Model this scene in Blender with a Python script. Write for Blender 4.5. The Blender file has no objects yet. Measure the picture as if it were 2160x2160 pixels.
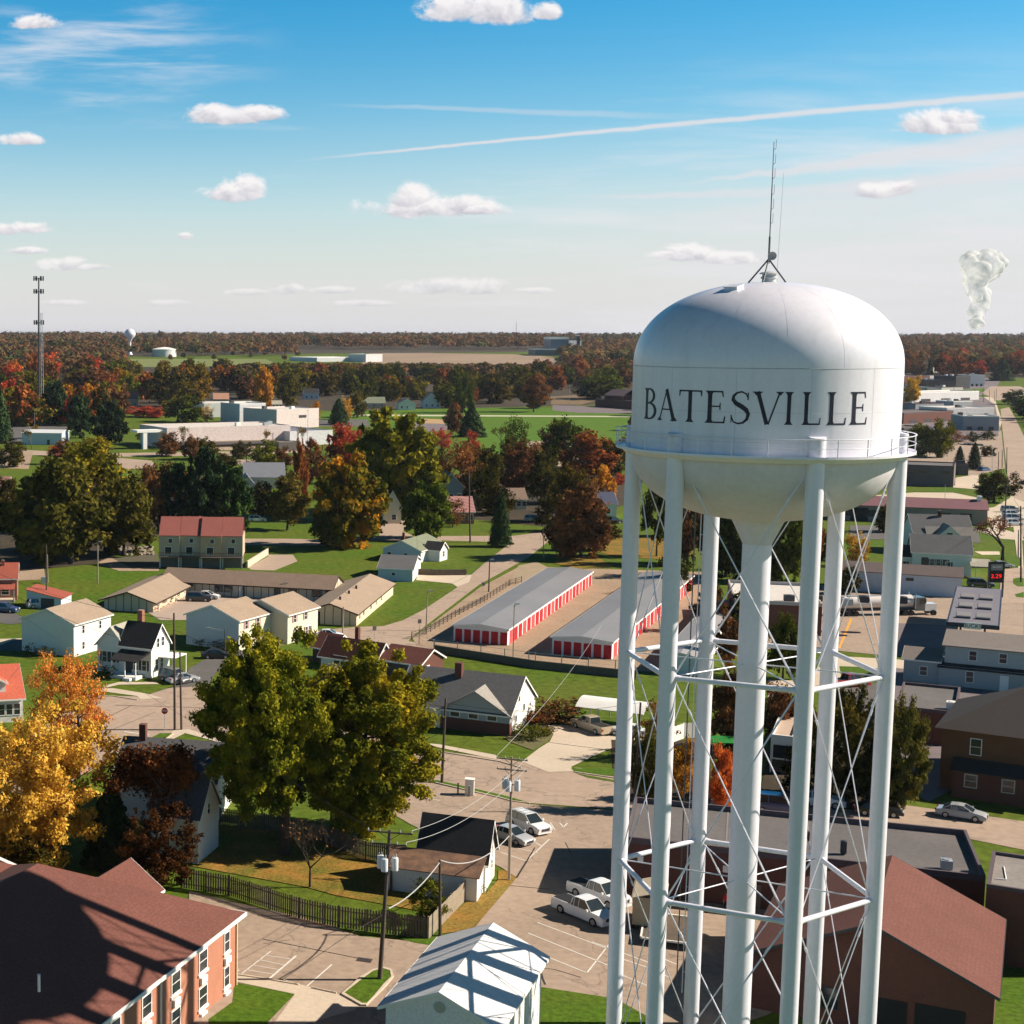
import bpy, bmesh, math, random
import numpy as np
from mathutils import Vector, Matrix
R_ = math.radians
scene = bpy.context.scene
col = scene.collection
# ------------------------------------------------------------------ camera
F, XP, YP, YH, H = 3324.0, 342.0, 1080.0, 703.0, 50.0   # focal length, principal point, horizon (pixels of the 2160 photo), eye height
PITCH = math.atan2(YP - YH, F)
cam_d = bpy.data.cameras.new('camera'); cam = bpy.data.objects.new('camera', cam_d); col.objects.link(cam)
cam.location = (0, 0, H)
cam.rotation_euler = (Matrix.Rotation(math.pi/2 - PITCH, 3, 'X') @ Matrix.Rotation(R_(0.1), 3, 'Z')).to_euler()
cam_d.sensor_width = 36; cam_d.lens = 36*F/2160; cam_d.shift_x = (1080 - XP)/2160
cam_d.clip_start = 1; cam_d.clip_end = 60000
scene.camera = cam
scene.render.resolution_x = scene.render.resolution_y = 1024
# ------------------------------------------------------------------ light
SUN_EL, SUN_AZ = 34.0, 90.0          # azimuth clockwise from +Y
sun_d = bpy.data.lights.new('sun', 'SUN'); sun_d.energy = 5.0; sun_d.angle = R_(0.53); sun_d.color = (1.0, .885, .74)
sun = bpy.data.objects.new('sun', sun_d); col.objects.link(sun)
sv = Vector((math.sin(R_(SUN_AZ))*math.cos(R_(SUN_EL)), math.cos(R_(SUN_AZ))*math.cos(R_(SUN_EL)), math.sin(R_(SUN_EL))))
sun.rotation_euler = sv.to_track_quat('Z', 'Y').to_euler(); sun.location = (80, 0, 120)
vs = scene.view_settings; vs.view_transform = 'Standard'; vs.look = 'None'; vs.gamma = 1.0; vs.exposure = 0.86
try: vs.use_curve_mapping = False
except Exception: pass
# ------------------------------------------------------------------ pixel <-> world helpers (2160 px photo)
CROP = dict(A0=(0,650),A1=(500,650),A2=(900,650),A3=(1620,650),B0=(0,1100),B1=(400,1100),B2=(850,1100),B3=(1620,1100),
            C0=(0,1620),C1=(400,1620),C2=(850,1620),C3=(1620,1620),C4=(1250,1620),D=(1250,1080))
K = 540/1932
def px(c, x, y):
    if c == 'P': return x, y
    if c == 'F': return x*2160/1932, y*2160/1932
    if c == 'E1': return 1890 + x*270/1932, 760 + y*270/1932
    if c == 'E2': return 1890 + x*270/1932, 1000 + y*270/1932
    o = CROP[c]; return o[0] + x*K, o[1] + y*K
def ray(x, y):
    a, b = (x - XP)/F, -(y - YP)/F
    return a, math.cos(PITCH) + b*math.sin(PITCH), -math.sin(PITCH) + b*math.cos(PITCH)
def G(c, x, y, z=0.0):
    """point of the plane at height z seen at that pixel"""
    a, Y, Z = ray(*px(c, x, y)); t = (z - H)/Z
    return Vector((a*t, Y*t, z))
def UV(x, y):
    a, Y, Z = ray(x, y); return a/Y, Z/Y
def AT(c, x, y, depth):
    """point at forward distance depth seen at that pixel"""
    a, Y, Z = ray(*px(c, x, y)); t = depth/Y
    return Vector((a*t, depth, H + Z*t))
# ------------------------------------------------------------------ world sky with thin cirrus and fair-weather clouds
W = bpy.data.worlds.new('World'); scene.world = W; W.use_nodes = True
nt = W.node_tree; nt.nodes.clear(); N = nt.nodes; L = nt.links
def nd(t, **k):
    n = N.new(t)
    for a, b in k.items(): setattr(n, a, b)
    return n
def m_(op, a, b=None, c=None, clamp=False):
    n = N.new('ShaderNodeMath'); n.operation = op; n.use_clamp = clamp
    for i, v in enumerate((a, b, c)):
        if v is None: continue
        if isinstance(v, (int, float)): n.inputs[i].default_value = v
        else: L.new(v, n.inputs[i])
    return n.outputs[0]
def vm(op, a, b=None):
    n = N.new('ShaderNodeVectorMath'); n.operation = op
    for i, v in enumerate((a, b)):
        if v is None: continue
        if isinstance(v, tuple): n.inputs[i].default_value = v
        else: L.new(v, n.inputs[i])
    return n
def ss(v, lo, hi):
    n = N.new('ShaderNodeMapRange'); n.interpolation_type = 'SMOOTHSTEP'
    for i, s in ((0, v), (1, lo), (2, hi)):
        if isinstance(s, (int, float)): n.inputs[i].default_value = s
        else: L.new(s, n.inputs[i])
    return n.outputs[0]
def mix(f, a, b):
    n = N.new('ShaderNodeMix'); n.data_type = 'RGBA'
    for i, v in ((0, f), (6, a), (7, b)):
        if isinstance(v, (int, float)): n.inputs[i].default_value = v
        elif isinstance(v, tuple): n.inputs[i].default_value = (*v, 1)
        else: L.new(v, n.inputs[i])
    return n.outputs[2]
def noise(vec, scale, detail=5, rough=.55, dist=0):
    n = N.new('ShaderNodeTexNoise'); L.new(vec, n.inputs['Vector']); n.inputs['Scale'].default_value = scale
    n.inputs['Detail'].default_value = detail; n.inputs['Roughness'].default_value = rough; n.inputs['Distortion'].default_value = dist
    return n.outputs['Fac']
sky = nd('ShaderNodeTexSky', sky_type='NISHITA'); sky.sun_disc = False
sky.sun_elevation = R_(SUN_EL); sky.sun_rotation = R_(SUN_AZ); sky.air_density = 1.0; sky.dust_density = 0.3; sky.ozone_density = 2.0
tc = nd('ShaderNodeTexCoord'); sep = nd('ShaderNodeSeparateXYZ'); L.new(tc.outputs['Generated'], sep.inputs[0])
yc = m_('MAXIMUM', sep.outputs[1], 0.05)
u = m_('DIVIDE', sep.outputs[0], yc); v = m_('DIVIDE', sep.outputs[2], yc)
cb = nd('ShaderNodeCombineXYZ'); L.new(u, cb.inputs[0]); L.new(v, cb.inputs[1]); uv = cb.outputs[0]
front = ss(sep.outputs[1], 0.1, 0.3)
hs = nd('ShaderNodeHueSaturation'); hs.inputs['Saturation'].default_value = 1.66; hs.inputs['Hue'].default_value = .492; hs.inputs['Value'].default_value = 1.42; L.new(sky.outputs[0], hs.inputs['Color'])
base = hs.outputs[0]
el = sep.outputs[2]
zen = vm('SCALE', base); L.new(m_('SUBTRACT', 1, m_('MULTIPLY', ss(el, .22, .65), .84)), zen.inputs['Scale']); base = zen.outputs[0]  # sky dimmed toward the unseen zenith to weaken the fill in shadows
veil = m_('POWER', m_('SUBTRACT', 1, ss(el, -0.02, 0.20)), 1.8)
base = mix(m_('MULTIPLY', m_('MULTIPLY', veil, m_('ADD', .40, m_('MULTIPLY', ss(sep.outputs[1], -.3, .25), .60))), .93), base, (7.75, 7.75, 8.5))  # veil thinned behind the camera, out of view, to lessen fill on shaded walls
# cirrus bands rising to the right
mp = nd('ShaderNodeMapping'); L.new(uv, mp.inputs[0]); mp.inputs['Rotation'].default_value = (0, 0, R_(-7)); mp.inputs['Scale'].default_value = (1.6, 15, 1)
n1 = noise(mp.outputs[0], 3.0, 7, .6, .25)
big = noise(uv, 5.0, 2, .5)
rgt = ss(m_('ADD', u, m_('MULTIPLY', v, -.6)), 0.05, .5)
band = m_('MULTIPLY', ss(n1, m_('SUBTRACT', .56, m_('MULTIPLY', rgt, .22)), .72), ss(v, 0.2, 0.06))
c1 = m_('MULTIPLY', m_('MULTIPLY', band, front), m_('ADD', .35, m_('MULTIPLY', rgt, .65)))
mp2 = nd('ShaderNodeMapping'); L.new(uv, mp2.inputs[0]); mp2.inputs['Rotation'].default_value = (0, 0, R_(-16)); mp2.inputs['Scale'].default_value = (2.2, 16, 1)
n2 = noise(mp2.outputs[0], 4.5, 7, .62, .3)
cen = vm('LENGTH', vm('MULTIPLY', vm('SUBTRACT', uv, (*UV(170, 110), 0)).outputs[0], (7.0, 19.0, 0)).outputs[0])
c2 = m_('MULTIPLY', m_('MULTIPLY', ss(n2, .40, .8), ss(cen.outputs['Value'], 1.0, .2)), .8)
base = mix(m_('MAXIMUM', c1, m_('MULTIPLY', c2, front)), base, (9.0, 8.9, 9.3))
milk = m_('MULTIPLY', m_('MULTIPLY', ss(m_('SUBTRACT', u, m_('MULTIPLY', v, -.8)), .12, .55), ss(m_('ADD', v, m_('MULTIPLY', noise(mp.outputs[0], 1.6, 4), .05)), .165, .06)), m_('MULTIPLY', front, .62))
base = mix(milk, base, (8.1, 8.0, 8.3))
# condensation trails
def trail(p0, p1, p2, w0, w1, amt, base, fade=.05, fout=None):
    (a0, b0), (a1, b1), (a2, b2) = UV(*p0), UV(*p1), UV(*p2)
    c = np.polyfit([a0, a1, a2], [b0, b1, b2], 2)
    f = m_('ADD', m_('MULTIPLY', m_('ADD', m_('MULTIPLY', u, float(c[0])), float(c[1])), u), float(c[2]))
    wob = m_('MULTIPLY', m_('SUBTRACT', noise(uv, 40, 4), .5), w1*.8)
    w = m_('ADD', w0, m_('MULTIPLY', ss(u, a0, a2), w1 - w0))
    k = ss(m_('DIVIDE', m_('ABSOLUTE', m_('ADD', m_('SUBTRACT', v, f), wob)), w), 1.0, .2)
    k = m_('MULTIPLY', m_('MULTIPLY', k, ss(u, a0, a0 + fade)), m_('MULTIPLY', front, amt))
    if fout: k = m_('MULTIPLY', k, ss(u, UV(*fout)[0] + .04, UV(*fout)[0] - .08))
    return mix(k, base, (8.2, 8.1, 8.4))
base = trail((590, 342), (1380, 265), (2160, 196), .0012, .0030, .8, base, .09)
base = trail((640, 218), (1000, 230), (1450, 246), .0015, .0030, .30, base, .08, (1450, 246))
base = trail((1160, 412), (1500, 408), (1900, 385), .0015, .006, .55, base, .06)
base = trail((1370, 392), (1700, 352), (2170, 285), .0012, .011, .72, base, .08)
base = trail((1250, 480), (1700, 430), (2170, 362), .004, .018, .42, base, .12)
# cumulus: (x, y, half width, half height, dx of hump)
CL = [(955,18,66,36),(1040,24,78,34),(1150,24,30,20),(66,49,44,17),(480,246,92,22),(540,240,50,20),(48,296,46,15),(498,404,72,24),(520,396,44,24),
      (905,438,118,26),(870,425,60,32),(960,432,84,26),(1000,440,60,16),(10,486,34,14),(68,482,46,14),(392,499,18,9),(140,558,46,17),(190,564,40,9),(520,617,50,10),(610,612,44,11),(690,612,46,9),
      (890,606,74,20),(1010,606,58,19),(1130,612,40,8),(1985,262,98,24),(2010,250,64,24),(1940,262,60,22),(1900,396,40,20),(1860,402,54,18),(1450,532,66,22),(1540,541,72,17),(1410,536,40,12),(1130,613,36,8),(360,640,56,8),(130,640,50,7),(760,640,60,8),(60,530,40,8)]
fld = None
for (x, y, a, b) in CL:
    (u0, v0), (ua, _), (_, vb) = UV(x, y), UV(x + a, y), UV(x, y - b)
    d = vm('SUBTRACT', uv, (u0, v0, 0)).outputs[0]
    s = vm('MULTIPLY', d, (1/(ua - u0)/1.25, 1/(vb - v0)/1.25, 0)).outputs[0]
    k = m_('SUBTRACT', 1, vm('LENGTH', s).outputs['Value'])
    sy = nd('ShaderNodeSeparateXYZ'); L.new(s, sy.inputs[0])
    if fld is None: fld, yv = k, sy.outputs[1]
    else:
        g_ = m_('GREATER_THAN', k, fld); yv = m_('ADD', m_('MULTIPLY', g_, m_('SUBTRACT', sy.outputs[1], yv)), yv); fld = m_('SMOOTH_MAX', fld, k, .25)
fld = m_('MAXIMUM', fld, -2)
cn = noise(vm('MULTIPLY', uv, (1, 1.35, 1)).outputs[0], 30, 10, .66, .3)
cn2 = noise(vm('MULTIPLY', vm('ADD', uv, (.004, .0035, 0)).outputs[0], (1, 1.35, 1)).outputs[0], 30, 6, .62, .3)
dens = m_('ADD', fld, m_('MULTIPLY', m_('SUBTRACT', cn, .5), 2.6))
dens = m_('SUBTRACT', dens, m_('MULTIPLY', ss(yv, -.35, -.8), .45))
mask = m_('MULTIPLY', ss(dens, -.04, .50), front)
soft = ss(v, 0.0, .07)
lit = m_('ADD', m_('ADD', .62, m_('MULTIPLY', yv, .85)), m_('MULTIPLY', m_('SUBTRACT', cn, cn2), 3.2), clamp=True)
ccol = mix(lit, (6.0, 5.9, 6.6), (10.2, 9.8, 9.8))
base = mix(m_('MULTIPLY', mask, m_('ADD', .42, m_('MULTIPLY', soft, .55))), base, ccol)
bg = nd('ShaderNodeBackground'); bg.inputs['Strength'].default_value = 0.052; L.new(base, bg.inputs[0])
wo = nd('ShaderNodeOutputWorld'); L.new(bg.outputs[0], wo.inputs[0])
W.cycles.sampling_method = 'MANUAL'; W.cycles.sample_map_resolution = 512
# ------------------------------------------------------------------ tags
GROUP_DEFAULT = {}
def tag(o, label=None, cat=None, group=None, kind=None):
    if label: o['label'] = label
    if cat: o['category'] = cat
    if group: o['group'] = group
    if kind: o['kind'] = kind
    return o
def thing(name, label, cat, loc=(0,0,0), rz=0.0, group=None):
    o = bpy.data.objects.new(name, None); col.objects.link(o)
    o.location = loc; o.rotation_euler = (0, 0, rz); o.empty_display_size = .3
    return tag(o, label, cat, group)
class MB:
    """collects faces; build() links them as one mesh object"""
    def __init__(s): s.v = []; s.f = []; s.mi = []; s.sm = False
    def add(s, vs, fs, mi=0):
        n = len(s.v); s.v += [tuple(p) for p in vs]; s.f += [tuple(i + n for i in f) for f in fs]; s.mi += [mi]*len(fs); return s
    def box(s, x0, x1, y0, y1, z0, z1, mi=0, T=None):
        vs = [(x, y, z) for z in (z0, z1) for y in (y0, y1) for x in (x0, x1)]
        if T is not None: vs = [tuple(T @ Vector(p)) for p in vs]
        return s.add(vs, [(0,2,3,1),(4,5,7,6),(0,1,5,4),(2,6,7,3),(0,4,6,2),(1,3,7,5)], mi)
    def prism(s, pts, z0, z1, mi=0):
        n = len(pts); z0s = z0 if isinstance(z0, (list, tuple)) else [z0]*n; z1s = z1 if isinstance(z1, (list, tuple)) else [z1]*n
        vs = [(p[0], p[1], z0s[i]) for i, p in enumerate(pts)] + [(p[0], p[1], z1s[i]) for i, p in enumerate(pts)]
        return s.add(vs, [tuple(range(n))[::-1], tuple(range(n, 2*n))] + [(i, (i+1) % n, n + (i+1) % n, n + i) for i in range(n)], mi)
    def poly(s, pts, mi=0): return s.add(pts, [tuple(range(len(pts)))], mi)
    def slab(s, pts, t, mi=0):
        """thin plate below the polygon pts"""
        n = len(pts); a = [Vector(p) for p in pts]; nn = (a[1]-a[0]).cross(a[2]-a[0]).normalized()
        if nn.z < 0: a.reverse(); nn = -nn
        b = [p - nn*t for p in a]
        return s.add(a + b, [tuple(range(n)), tuple(range(n, 2*n))[::-1]] + [(i, n+i, n+(i+1) % n, (i+1) % n) for i in range(n)], mi)
    def tube(s, a, b, r0, r1=None, n=8, mi=0, caps=True):
        a, b = Vector(a), Vector(b); r1 = r0 if r1 is None else r1; d = (b - a)
        if d.length < 1e-6: return s
        q = d.to_track_quat('Z', 'Y'); vs = []
        for c, r in ((a, r0), (b, r1)):
            for i in range(n): t = 2*math.pi*i/n; vs.append(tuple(c + q @ Vector((r*math.cos(t), r*math.sin(t), 0))))
        fs = [(i, (i+1) % n, n + (i+1) % n, n + i) for i in range(n)]
        if caps: fs += [tuple(range(n))[::-1], tuple(range(n, 2*n))]
        return s.add(vs, fs, mi)
    def path(s, pts, r, n=6, mi=0):
        for a, b in zip(pts, pts[1:]): s.tube(a, b, r, None, n, mi, False)
        return s
    def lathe(s, prof, n=24, mi=0, c=(0,0), a0=0.0, a1=2*math.pi):
        full = abs(a1 - a0 - 2*math.pi) < 1e-6; m = n if full else n + 1; vs = []
        for r, z in prof:
            for i in range(m): t = a0 + (a1-a0)*i/n; vs.append((c[0] + r*math.cos(t), c[1] + r*math.sin(t), z))
        fs = []
        for j in range(len(prof) - 1):
            for i in range(n):
                k = (i+1) % m if full else i+1
                fs.append((j*m + i, j*m + k, (j+1)*m + k, (j+1)*m + i))
        return s.add(vs, fs, mi)
    def build(s, name, mat=None, parent=None, smooth=False, T=None):
        me = bpy.data.meshes.new(name); me.from_pydata(s.v, [], s.f)
        mats = mat if isinstance(mat, (list, tuple)) else [mat]
        for k in mats:
            if k is not None: me.materials.append(k)
        if len(mats) > 1: me.polygons.foreach_set('material_index', s.mi)
        if smooth: me.polygons.foreach_set('use_smooth', [True]*len(s.f)); me.set_sharp_from_angle(angle=R_(40))
        me.validate(); me.update()
        o = bpy.data.objects.new(name, me); col.objects.link(o)
        if parent is not None: o.parent = parent
        return o
def copy_tree(o, parent=None):
    c = o.copy(); col.objects.link(c)
    if parent is not None: c.parent = parent
    for ch in [x for x in CHILD.get(o.name, [])]: copy_tree(ch, c)
    return c
CHILD = {}
def note_children(o):
    CHILD[o.name] = list(o.children)
    for c in o.children: note_children(c)
# ------------------------------------------------------------------ materials
MC = {}
def mat(name, c, c2=None, rough=.8, scale=.5, amt=.5, metal=0, spec=.3, bump=0, bscale=20, fine=.12, bands=None, bandcol=None, detail=6, coat=0, coord='pos', stretch=(1,1,1), cracks=0):
    """procedural surface: two colours mixed by noise plus fine grain; bands=(axis, period, width) draws joints"""
    if name in MC: return MC[name]
    m = bpy.data.materials.new(name); m.use_nodes = True; t = m.node_tree; b = t.nodes['Principled BSDF']
    def nw(k): return t.nodes.new(k)
    g = nw('ShaderNodeNewGeometry') if coord == 'pos' else nw('ShaderNodeTexCoord'); vec = g.outputs['Position'] if coord == 'pos' else g.outputs['Object']
    mp = nw('ShaderNodeMapping'); mp.inputs['Scale'].default_value = stretch; t.links.new(vec, mp.inputs[0])
    n = nw('ShaderNodeTexNoise'); n.inputs['Scale'].default_value = scale; n.inputs['Detail'].default_value = detail; t.links.new(mp.outputs[0], n.inputs['Vector'])
    mr = nw('ShaderNodeMapRange'); mr.inputs[1].default_value = .5 - .25; mr.inputs[2].default_value = .75; t.links.new(n.outputs['Fac'], mr.inputs[0])
    c2 = c2 or tuple(x*.78 for x in c)
    mx = nw('ShaderNodeMix'); mx.data_type = 'RGBA'; mx.inputs[6].default_value = (*c, 1); mx.inputs[7].default_value = (*c2, 1)
    am = nw('ShaderNodeMath'); am.operation = 'MULTIPLY'; am.inputs[1].default_value = amt; t.links.new(mr.outputs[0], am.inputs[0]); t.links.new(am.outputs[0], mx.inputs[0])
    out = mx.outputs[2]
    if fine:
        n2 = nw('ShaderNodeTexNoise'); n2.inputs['Scale'].default_value = scale*14; n2.inputs['Detail'].default_value = 4; t.links.new(vec, n2.inputs['Vector'])
        mr2 = nw('ShaderNodeMapRange'); mr2.inputs[1].default_value = .3; mr2.inputs[2].default_value = .7; mr2.inputs[3].default_value = 1 - fine; mr2.inputs[4].default_value = 1 + fine; t.links.new(n2.outputs['Fac'], mr2.inputs[0])
        vmn = nw('ShaderNodeVectorMath'); vmn.operation = 'SCALE'; t.links.new(out, vmn.inputs[0]); t.links.new(mr2.outputs[0], vmn.inputs['Scale']); out = vmn.outputs[0]
    if bands:
        ax, per, wd = bands; sp = nw('ShaderNodeSeparateXYZ'); t.links.new(vec, sp.inputs[0])
        src = sp.outputs[ax] if isinstance(ax, int) else None
        if src is None:
            dt = nw('ShaderNodeVectorMath'); dt.operation = 'DOT_PRODUCT'; t.links.new(vec, dt.inputs[0]); dt.inputs[1].default_value = ax; src = dt.outputs['Value']
        md = nw('ShaderNodeMath'); md.operation = 'PINGPONG'; md.inputs[1].default_value = per/2; t.links.new(src, md.inputs[0])
        ls = nw('ShaderNodeMath'); ls.operation = 'LESS_THAN'; ls.inputs[1].default_value = wd/2; t.links.new(md.outputs[0], ls.inputs[0])
        mx2 = nw('ShaderNodeMix'); mx2.data_type = 'RGBA'; mx2.inputs[7].default_value = (*(bandcol or tuple(x*.6 for x in c)), 1)
        t.links.new(ls.outputs[0], mx2.inputs[0]); t.links.new(out, mx2.inputs[6]); out = mx2.outputs[2]
    if cracks:
        vo = nw('ShaderNodeTexVoronoi'); vo.feature = 'DISTANCE_TO_EDGE'; vo.inputs['Scale'].default_value = cracks; 
        n4 = nw('ShaderNodeTexNoise'); n4.inputs['Scale'].default_value = cracks*5; n4.inputs['Detail'].default_value = 4; t.links.new(vec, n4.inputs['Vector'])
        va = nw('ShaderNodeVectorMath'); va.operation = 'MULTIPLY_ADD'; t.links.new(n4.outputs['Color'], va.inputs[0]); va.inputs[1].default_value = (1.6/cracks*.25,)*3; t.links.new(vec, va.inputs[2]); t.links.new(va.outputs[0], vo.inputs['Vector'])
        lt = nw('ShaderNodeMapRange'); lt.inputs[1].default_value = .0; lt.inputs[2].default_value = .012; lt.inputs[3].default_value = .42; lt.inputs[4].default_value = 0; t.links.new(vo.outputs['Distance'], lt.inputs[0])
        n5 = nw('ShaderNodeTexNoise'); n5.inputs['Scale'].default_value = .45; n5.inputs['Detail'].default_value = 5; n5.inputs['Roughness'].default_value = .65; t.links.new(vec, n5.inputs['Vector'])
        st = nw('ShaderNodeMapRange'); st.inputs[1].default_value = .56; st.inputs[2].default_value = .72; st.inputs[4].default_value = .30; t.links.new(n5.outputs['Fac'], st.inputs[0])
        mxm = nw('ShaderNodeMath'); mxm.operation = 'MAXIMUM'; t.links.new(lt.outputs[0], mxm.inputs[0]); t.links.new(st.outputs[0], mxm.inputs[1])
        mx3 = nw('ShaderNodeMix'); mx3.data_type = 'RGBA'; mx3.inputs[7].default_value = (.06,.05,.045,1); t.links.new(mxm.outputs[0], mx3.inputs[0]); t.links.new(out, mx3.inputs[6]); out = mx3.outputs[2]
    t.links.new(out, b.inputs['Base Color']); b.inputs['Roughness'].default_value = rough; b.inputs['Metallic'].default_value = metal
    b.inputs['Specular IOR Level'].default_value = spec; b.inputs['Coat Weight'].default_value = coat; b.inputs['Coat Roughness'].default_value = .06
    if bump:
        n3 = nw('ShaderNodeTexNoise'); n3.inputs['Scale'].default_value = bscale; n3.inputs['Detail'].default_value = 5; t.links.new(vec, n3.inputs['Vector'])
        bp = nw('ShaderNodeBump'); bp.inputs['Strength'].default_value = bump; bp.inputs['Distance'].default_value = .1; t.links.new(n3.outputs['Fac'], bp.inputs['Height']); t.links.new(bp.outputs[0], b.inputs['Normal'])
    m.diffuse_color = (*c, 1); MC[name] = m; return m
def foliage(name, stops, scale=.35, trans=.25, sat=1):
    """leaf colour: ramp over clump noise and a per-leaf random value stored on the mesh"""
    m = bpy.data.materials.new(name); m.use_nodes = True; t = m.node_tree; t.nodes.clear()
    nw = t.nodes.new; g = nw('ShaderNodeTexCoord'); oi = nw('ShaderNodeObjectInfo')
    ad = nw('ShaderNodeVectorMath'); ad.operation = 'ADD'; t.links.new(g.outputs['Object'], ad.inputs[0]); t.links.new(oi.outputs['Location'], ad.inputs[1])
    n = nw('ShaderNodeTexNoise'); n.inputs['Scale'].default_value = scale; n.inputs['Detail'].default_value = 3; t.links.new(ad.outputs[0], n.inputs['Vector'])
    at = nw('ShaderNodeAttribute'); at.attribute_name = 'rnd'
    a = nw('ShaderNodeMath'); a.operation = 'MULTIPLY_ADD'; a.inputs[1].default_value = 1.5; a.inputs[2].default_value = -.42; t.links.new(n.outputs['Fac'], a.inputs[0])
    b = nw('ShaderNodeMath'); b.operation = 'MULTIPLY_ADD'; b.inputs[1].default_value = .34; t.links.new(at.outputs['Fac'], b.inputs[0]); t.links.new(a.outputs[0], b.inputs[2])
    r = nw('ShaderNodeValToRGB'); t.links.new(b.outputs[0], r.inputs[0]); e = r.color_ramp.elements
    while len(e) < len(stops): e.new(.5)
    for i, (p, c) in enumerate(stops): e[i].position = p; e[i].color = (*c, 1)
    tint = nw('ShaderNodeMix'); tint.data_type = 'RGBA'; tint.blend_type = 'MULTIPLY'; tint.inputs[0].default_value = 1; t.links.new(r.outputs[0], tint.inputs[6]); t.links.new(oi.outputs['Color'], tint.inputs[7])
    d = nw('ShaderNodeBsdfDiffuse'); tr = nw('ShaderNodeBsdfTranslucent'); t.links.new(tint.outputs[2], d.inputs[0]); t.links.new(tint.outputs[2], tr.inputs[0])
    ms = nw('ShaderNodeMixShader'); ms.inputs[0].default_value = trans; t.links.new(d.outputs[0], ms.inputs[1]); t.links.new(tr.outputs[0], ms.inputs[2])
    o = nw('ShaderNodeOutputMaterial'); t.links.new(ms.outputs[0], o.inputs[0]); MC[name] = m; return m
# ------------------------------------------------------------------ water tower
TR = 8.05; KT = TR/7.95                                        # radius of the leg ring
TD, TAZ = 13.51*TR, .3639
TC = Vector((TD*math.sin(TAZ), TD*math.cos(TAZ), 0))
def tpaint():
    m = mat('tower_paint', (.71,.70,.765), (.64,.64,.69), rough=.32, scale=.25, amt=.5, spec=.5, fine=.03, stretch=(1,1,.35))
    t = m.node_tree; b = t.nodes['Principled BSDF']; nw = t.nodes.new
    # faint grime runs below the walkway
    src = b.inputs['Base Color'].links[0].from_socket
    g = nw('ShaderNodeNewGeometry'); mp = nw('ShaderNodeMapping'); mp.inputs['Scale'].default_value = (1.6, 1.6, .12); t.links.new(g.outputs['Position'], mp.inputs[0])
    n = nw('ShaderNodeTexNoise'); n.inputs['Scale'].default_value = 1; n.inputs['Detail'].default_value = 6; t.links.new(mp.outputs[0], n.inputs['Vector'])
    mr = nw('ShaderNodeMapRange'); mr.inputs[1].default_value = .52; mr.inputs[2].default_value = .78; mr.inputs[4].default_value = .22; t.links.new(n.outputs['Fac'], mr.inputs[0])
    mx = nw('ShaderNodeMix'); mx.data_type = 'RGBA'; mx.inputs[7].default_value = (.34,.31,.27,1); t.links.new(mr.outputs[0], mx.inputs[0]); t.links.new(src, mx.inputs[6]); t.links.new(mx.outputs[2], b.inputs['Base Color'])
    return m
TP = tpaint()
TSEAM = mat('weld_seam', (.42,.44,.46), rough=.6, fine=0)
TBLK = mat('letter_paint', (.012,.014,.03), (.02,.02,.035), rough=.45, fine=.05)
TSTEEL = mat('antenna_steel', (.12,.13,.14), rough=.5, metal=.3)
TBOWL = mat('bowl_paint', (.63,.61,.65), (.49,.455,.44), rough=.5, scale=.18, amt=.6, fine=.05)
tower = thing('water_tower', 'huge white water tower lettered BATESVILLE on six legs in the foreground', 'water tower', TC)
RT, ZS, ZB, ZTOP = 8.02*KT, 50 - 2.0*KT, 50 - 7.25*KT, 50 + 3.27*KT
def sup(r, n): return (max(0, 1 - r**n))**(1/n)
prof = [(RT, ZB - .05), (RT, ZS)]
for i in range(1, 41):
    t = i/40*math.pi/2; r = math.cos(t)**(2/2.2); z = math.sin(t)**(2/2.2)
    prof.append((max(RT*r, .001), ZS + (ZTOP - ZS)*z))
MB().lathe(prof, 128).build('tank', TP, tower, True)
tank = [c for c in tower.children][0]
prof = []
for i in range(0, 33):
    t = i/32*math.pi/2; r = math.cos(t)**(2/2.25); z = math.sin(t)**(2/2.25)
    rr = RT*.995*r
    if rr < 1.75: break
    prof.append((rr, ZB - 4.6*z))
prof += [(1.62, ZB - 4.66), (1.5, ZB - 4.9), (1.05, ZB - 5.85), (.90, ZB - 6.2)]
MB().lathe(prof, 96).build('bowl', TBOWL, tower, True)
MB().lathe([(.90, ZB - 6.15), (.90, 0)], 40).build('riser_pipe', TP, tower, True)
# weld seams standing a few mm proud of the shell
s = MB()
s.lathe([(RT + .004, ZS - .025), (RT + .012, ZS), (RT + .004, ZS + .025)], 128)
s.build('seam', TSEAM, tank)
SEAM2 = mat('seam_shadow_line', (.56,.58,.61), rough=.45, fine=0)  # same paint as the shell; the darker grey draws a seam's shadow line
for zz in (ZS - 2.6*KT, ZB + .9):
    MB().lathe([(RT + .003, zz - .012), (RT + .008, zz), (RT + .003, zz + .012)], 128).build('seam', SEAM2, tank)
TOC = math.atan2(-TC.y, -TC.x)                   # direction from the tower to the camera
def ta(deg): return TOC + R_(deg)                # + = to the right as seen by the camera
for dg in range(-168, 180, 24):
    s = MB(); a = ta(dg + 9); pts = []
    for i in range(0, 30):
        t = i/32*math.pi/2; r = RT*math.cos(t)**(2/2.2); z = ZS + (ZTOP - ZS)*math.sin(t)**(2/2.2)
        pts.append((r + .004, z))
    for (r0, z0), (r1, z1) in zip(pts, pts[1:]):
        w0, w1 = .014/max(r0, .5), .014/max(r1, .5)
        s.add([(r0*math.cos(a - w0), r0*math.sin(a - w0), z0), (r0*math.cos(a + w0), r0*math.sin(a + w0), z0), (r1*math.cos(a + w1), r1*math.sin(a + w1), z1 + .004), (r1*math.cos(a - w1), r1*math.sin(a - w1), z1 + .004)], [(0,1,2,3)])
    s.build('seam', TP, tank)
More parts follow.
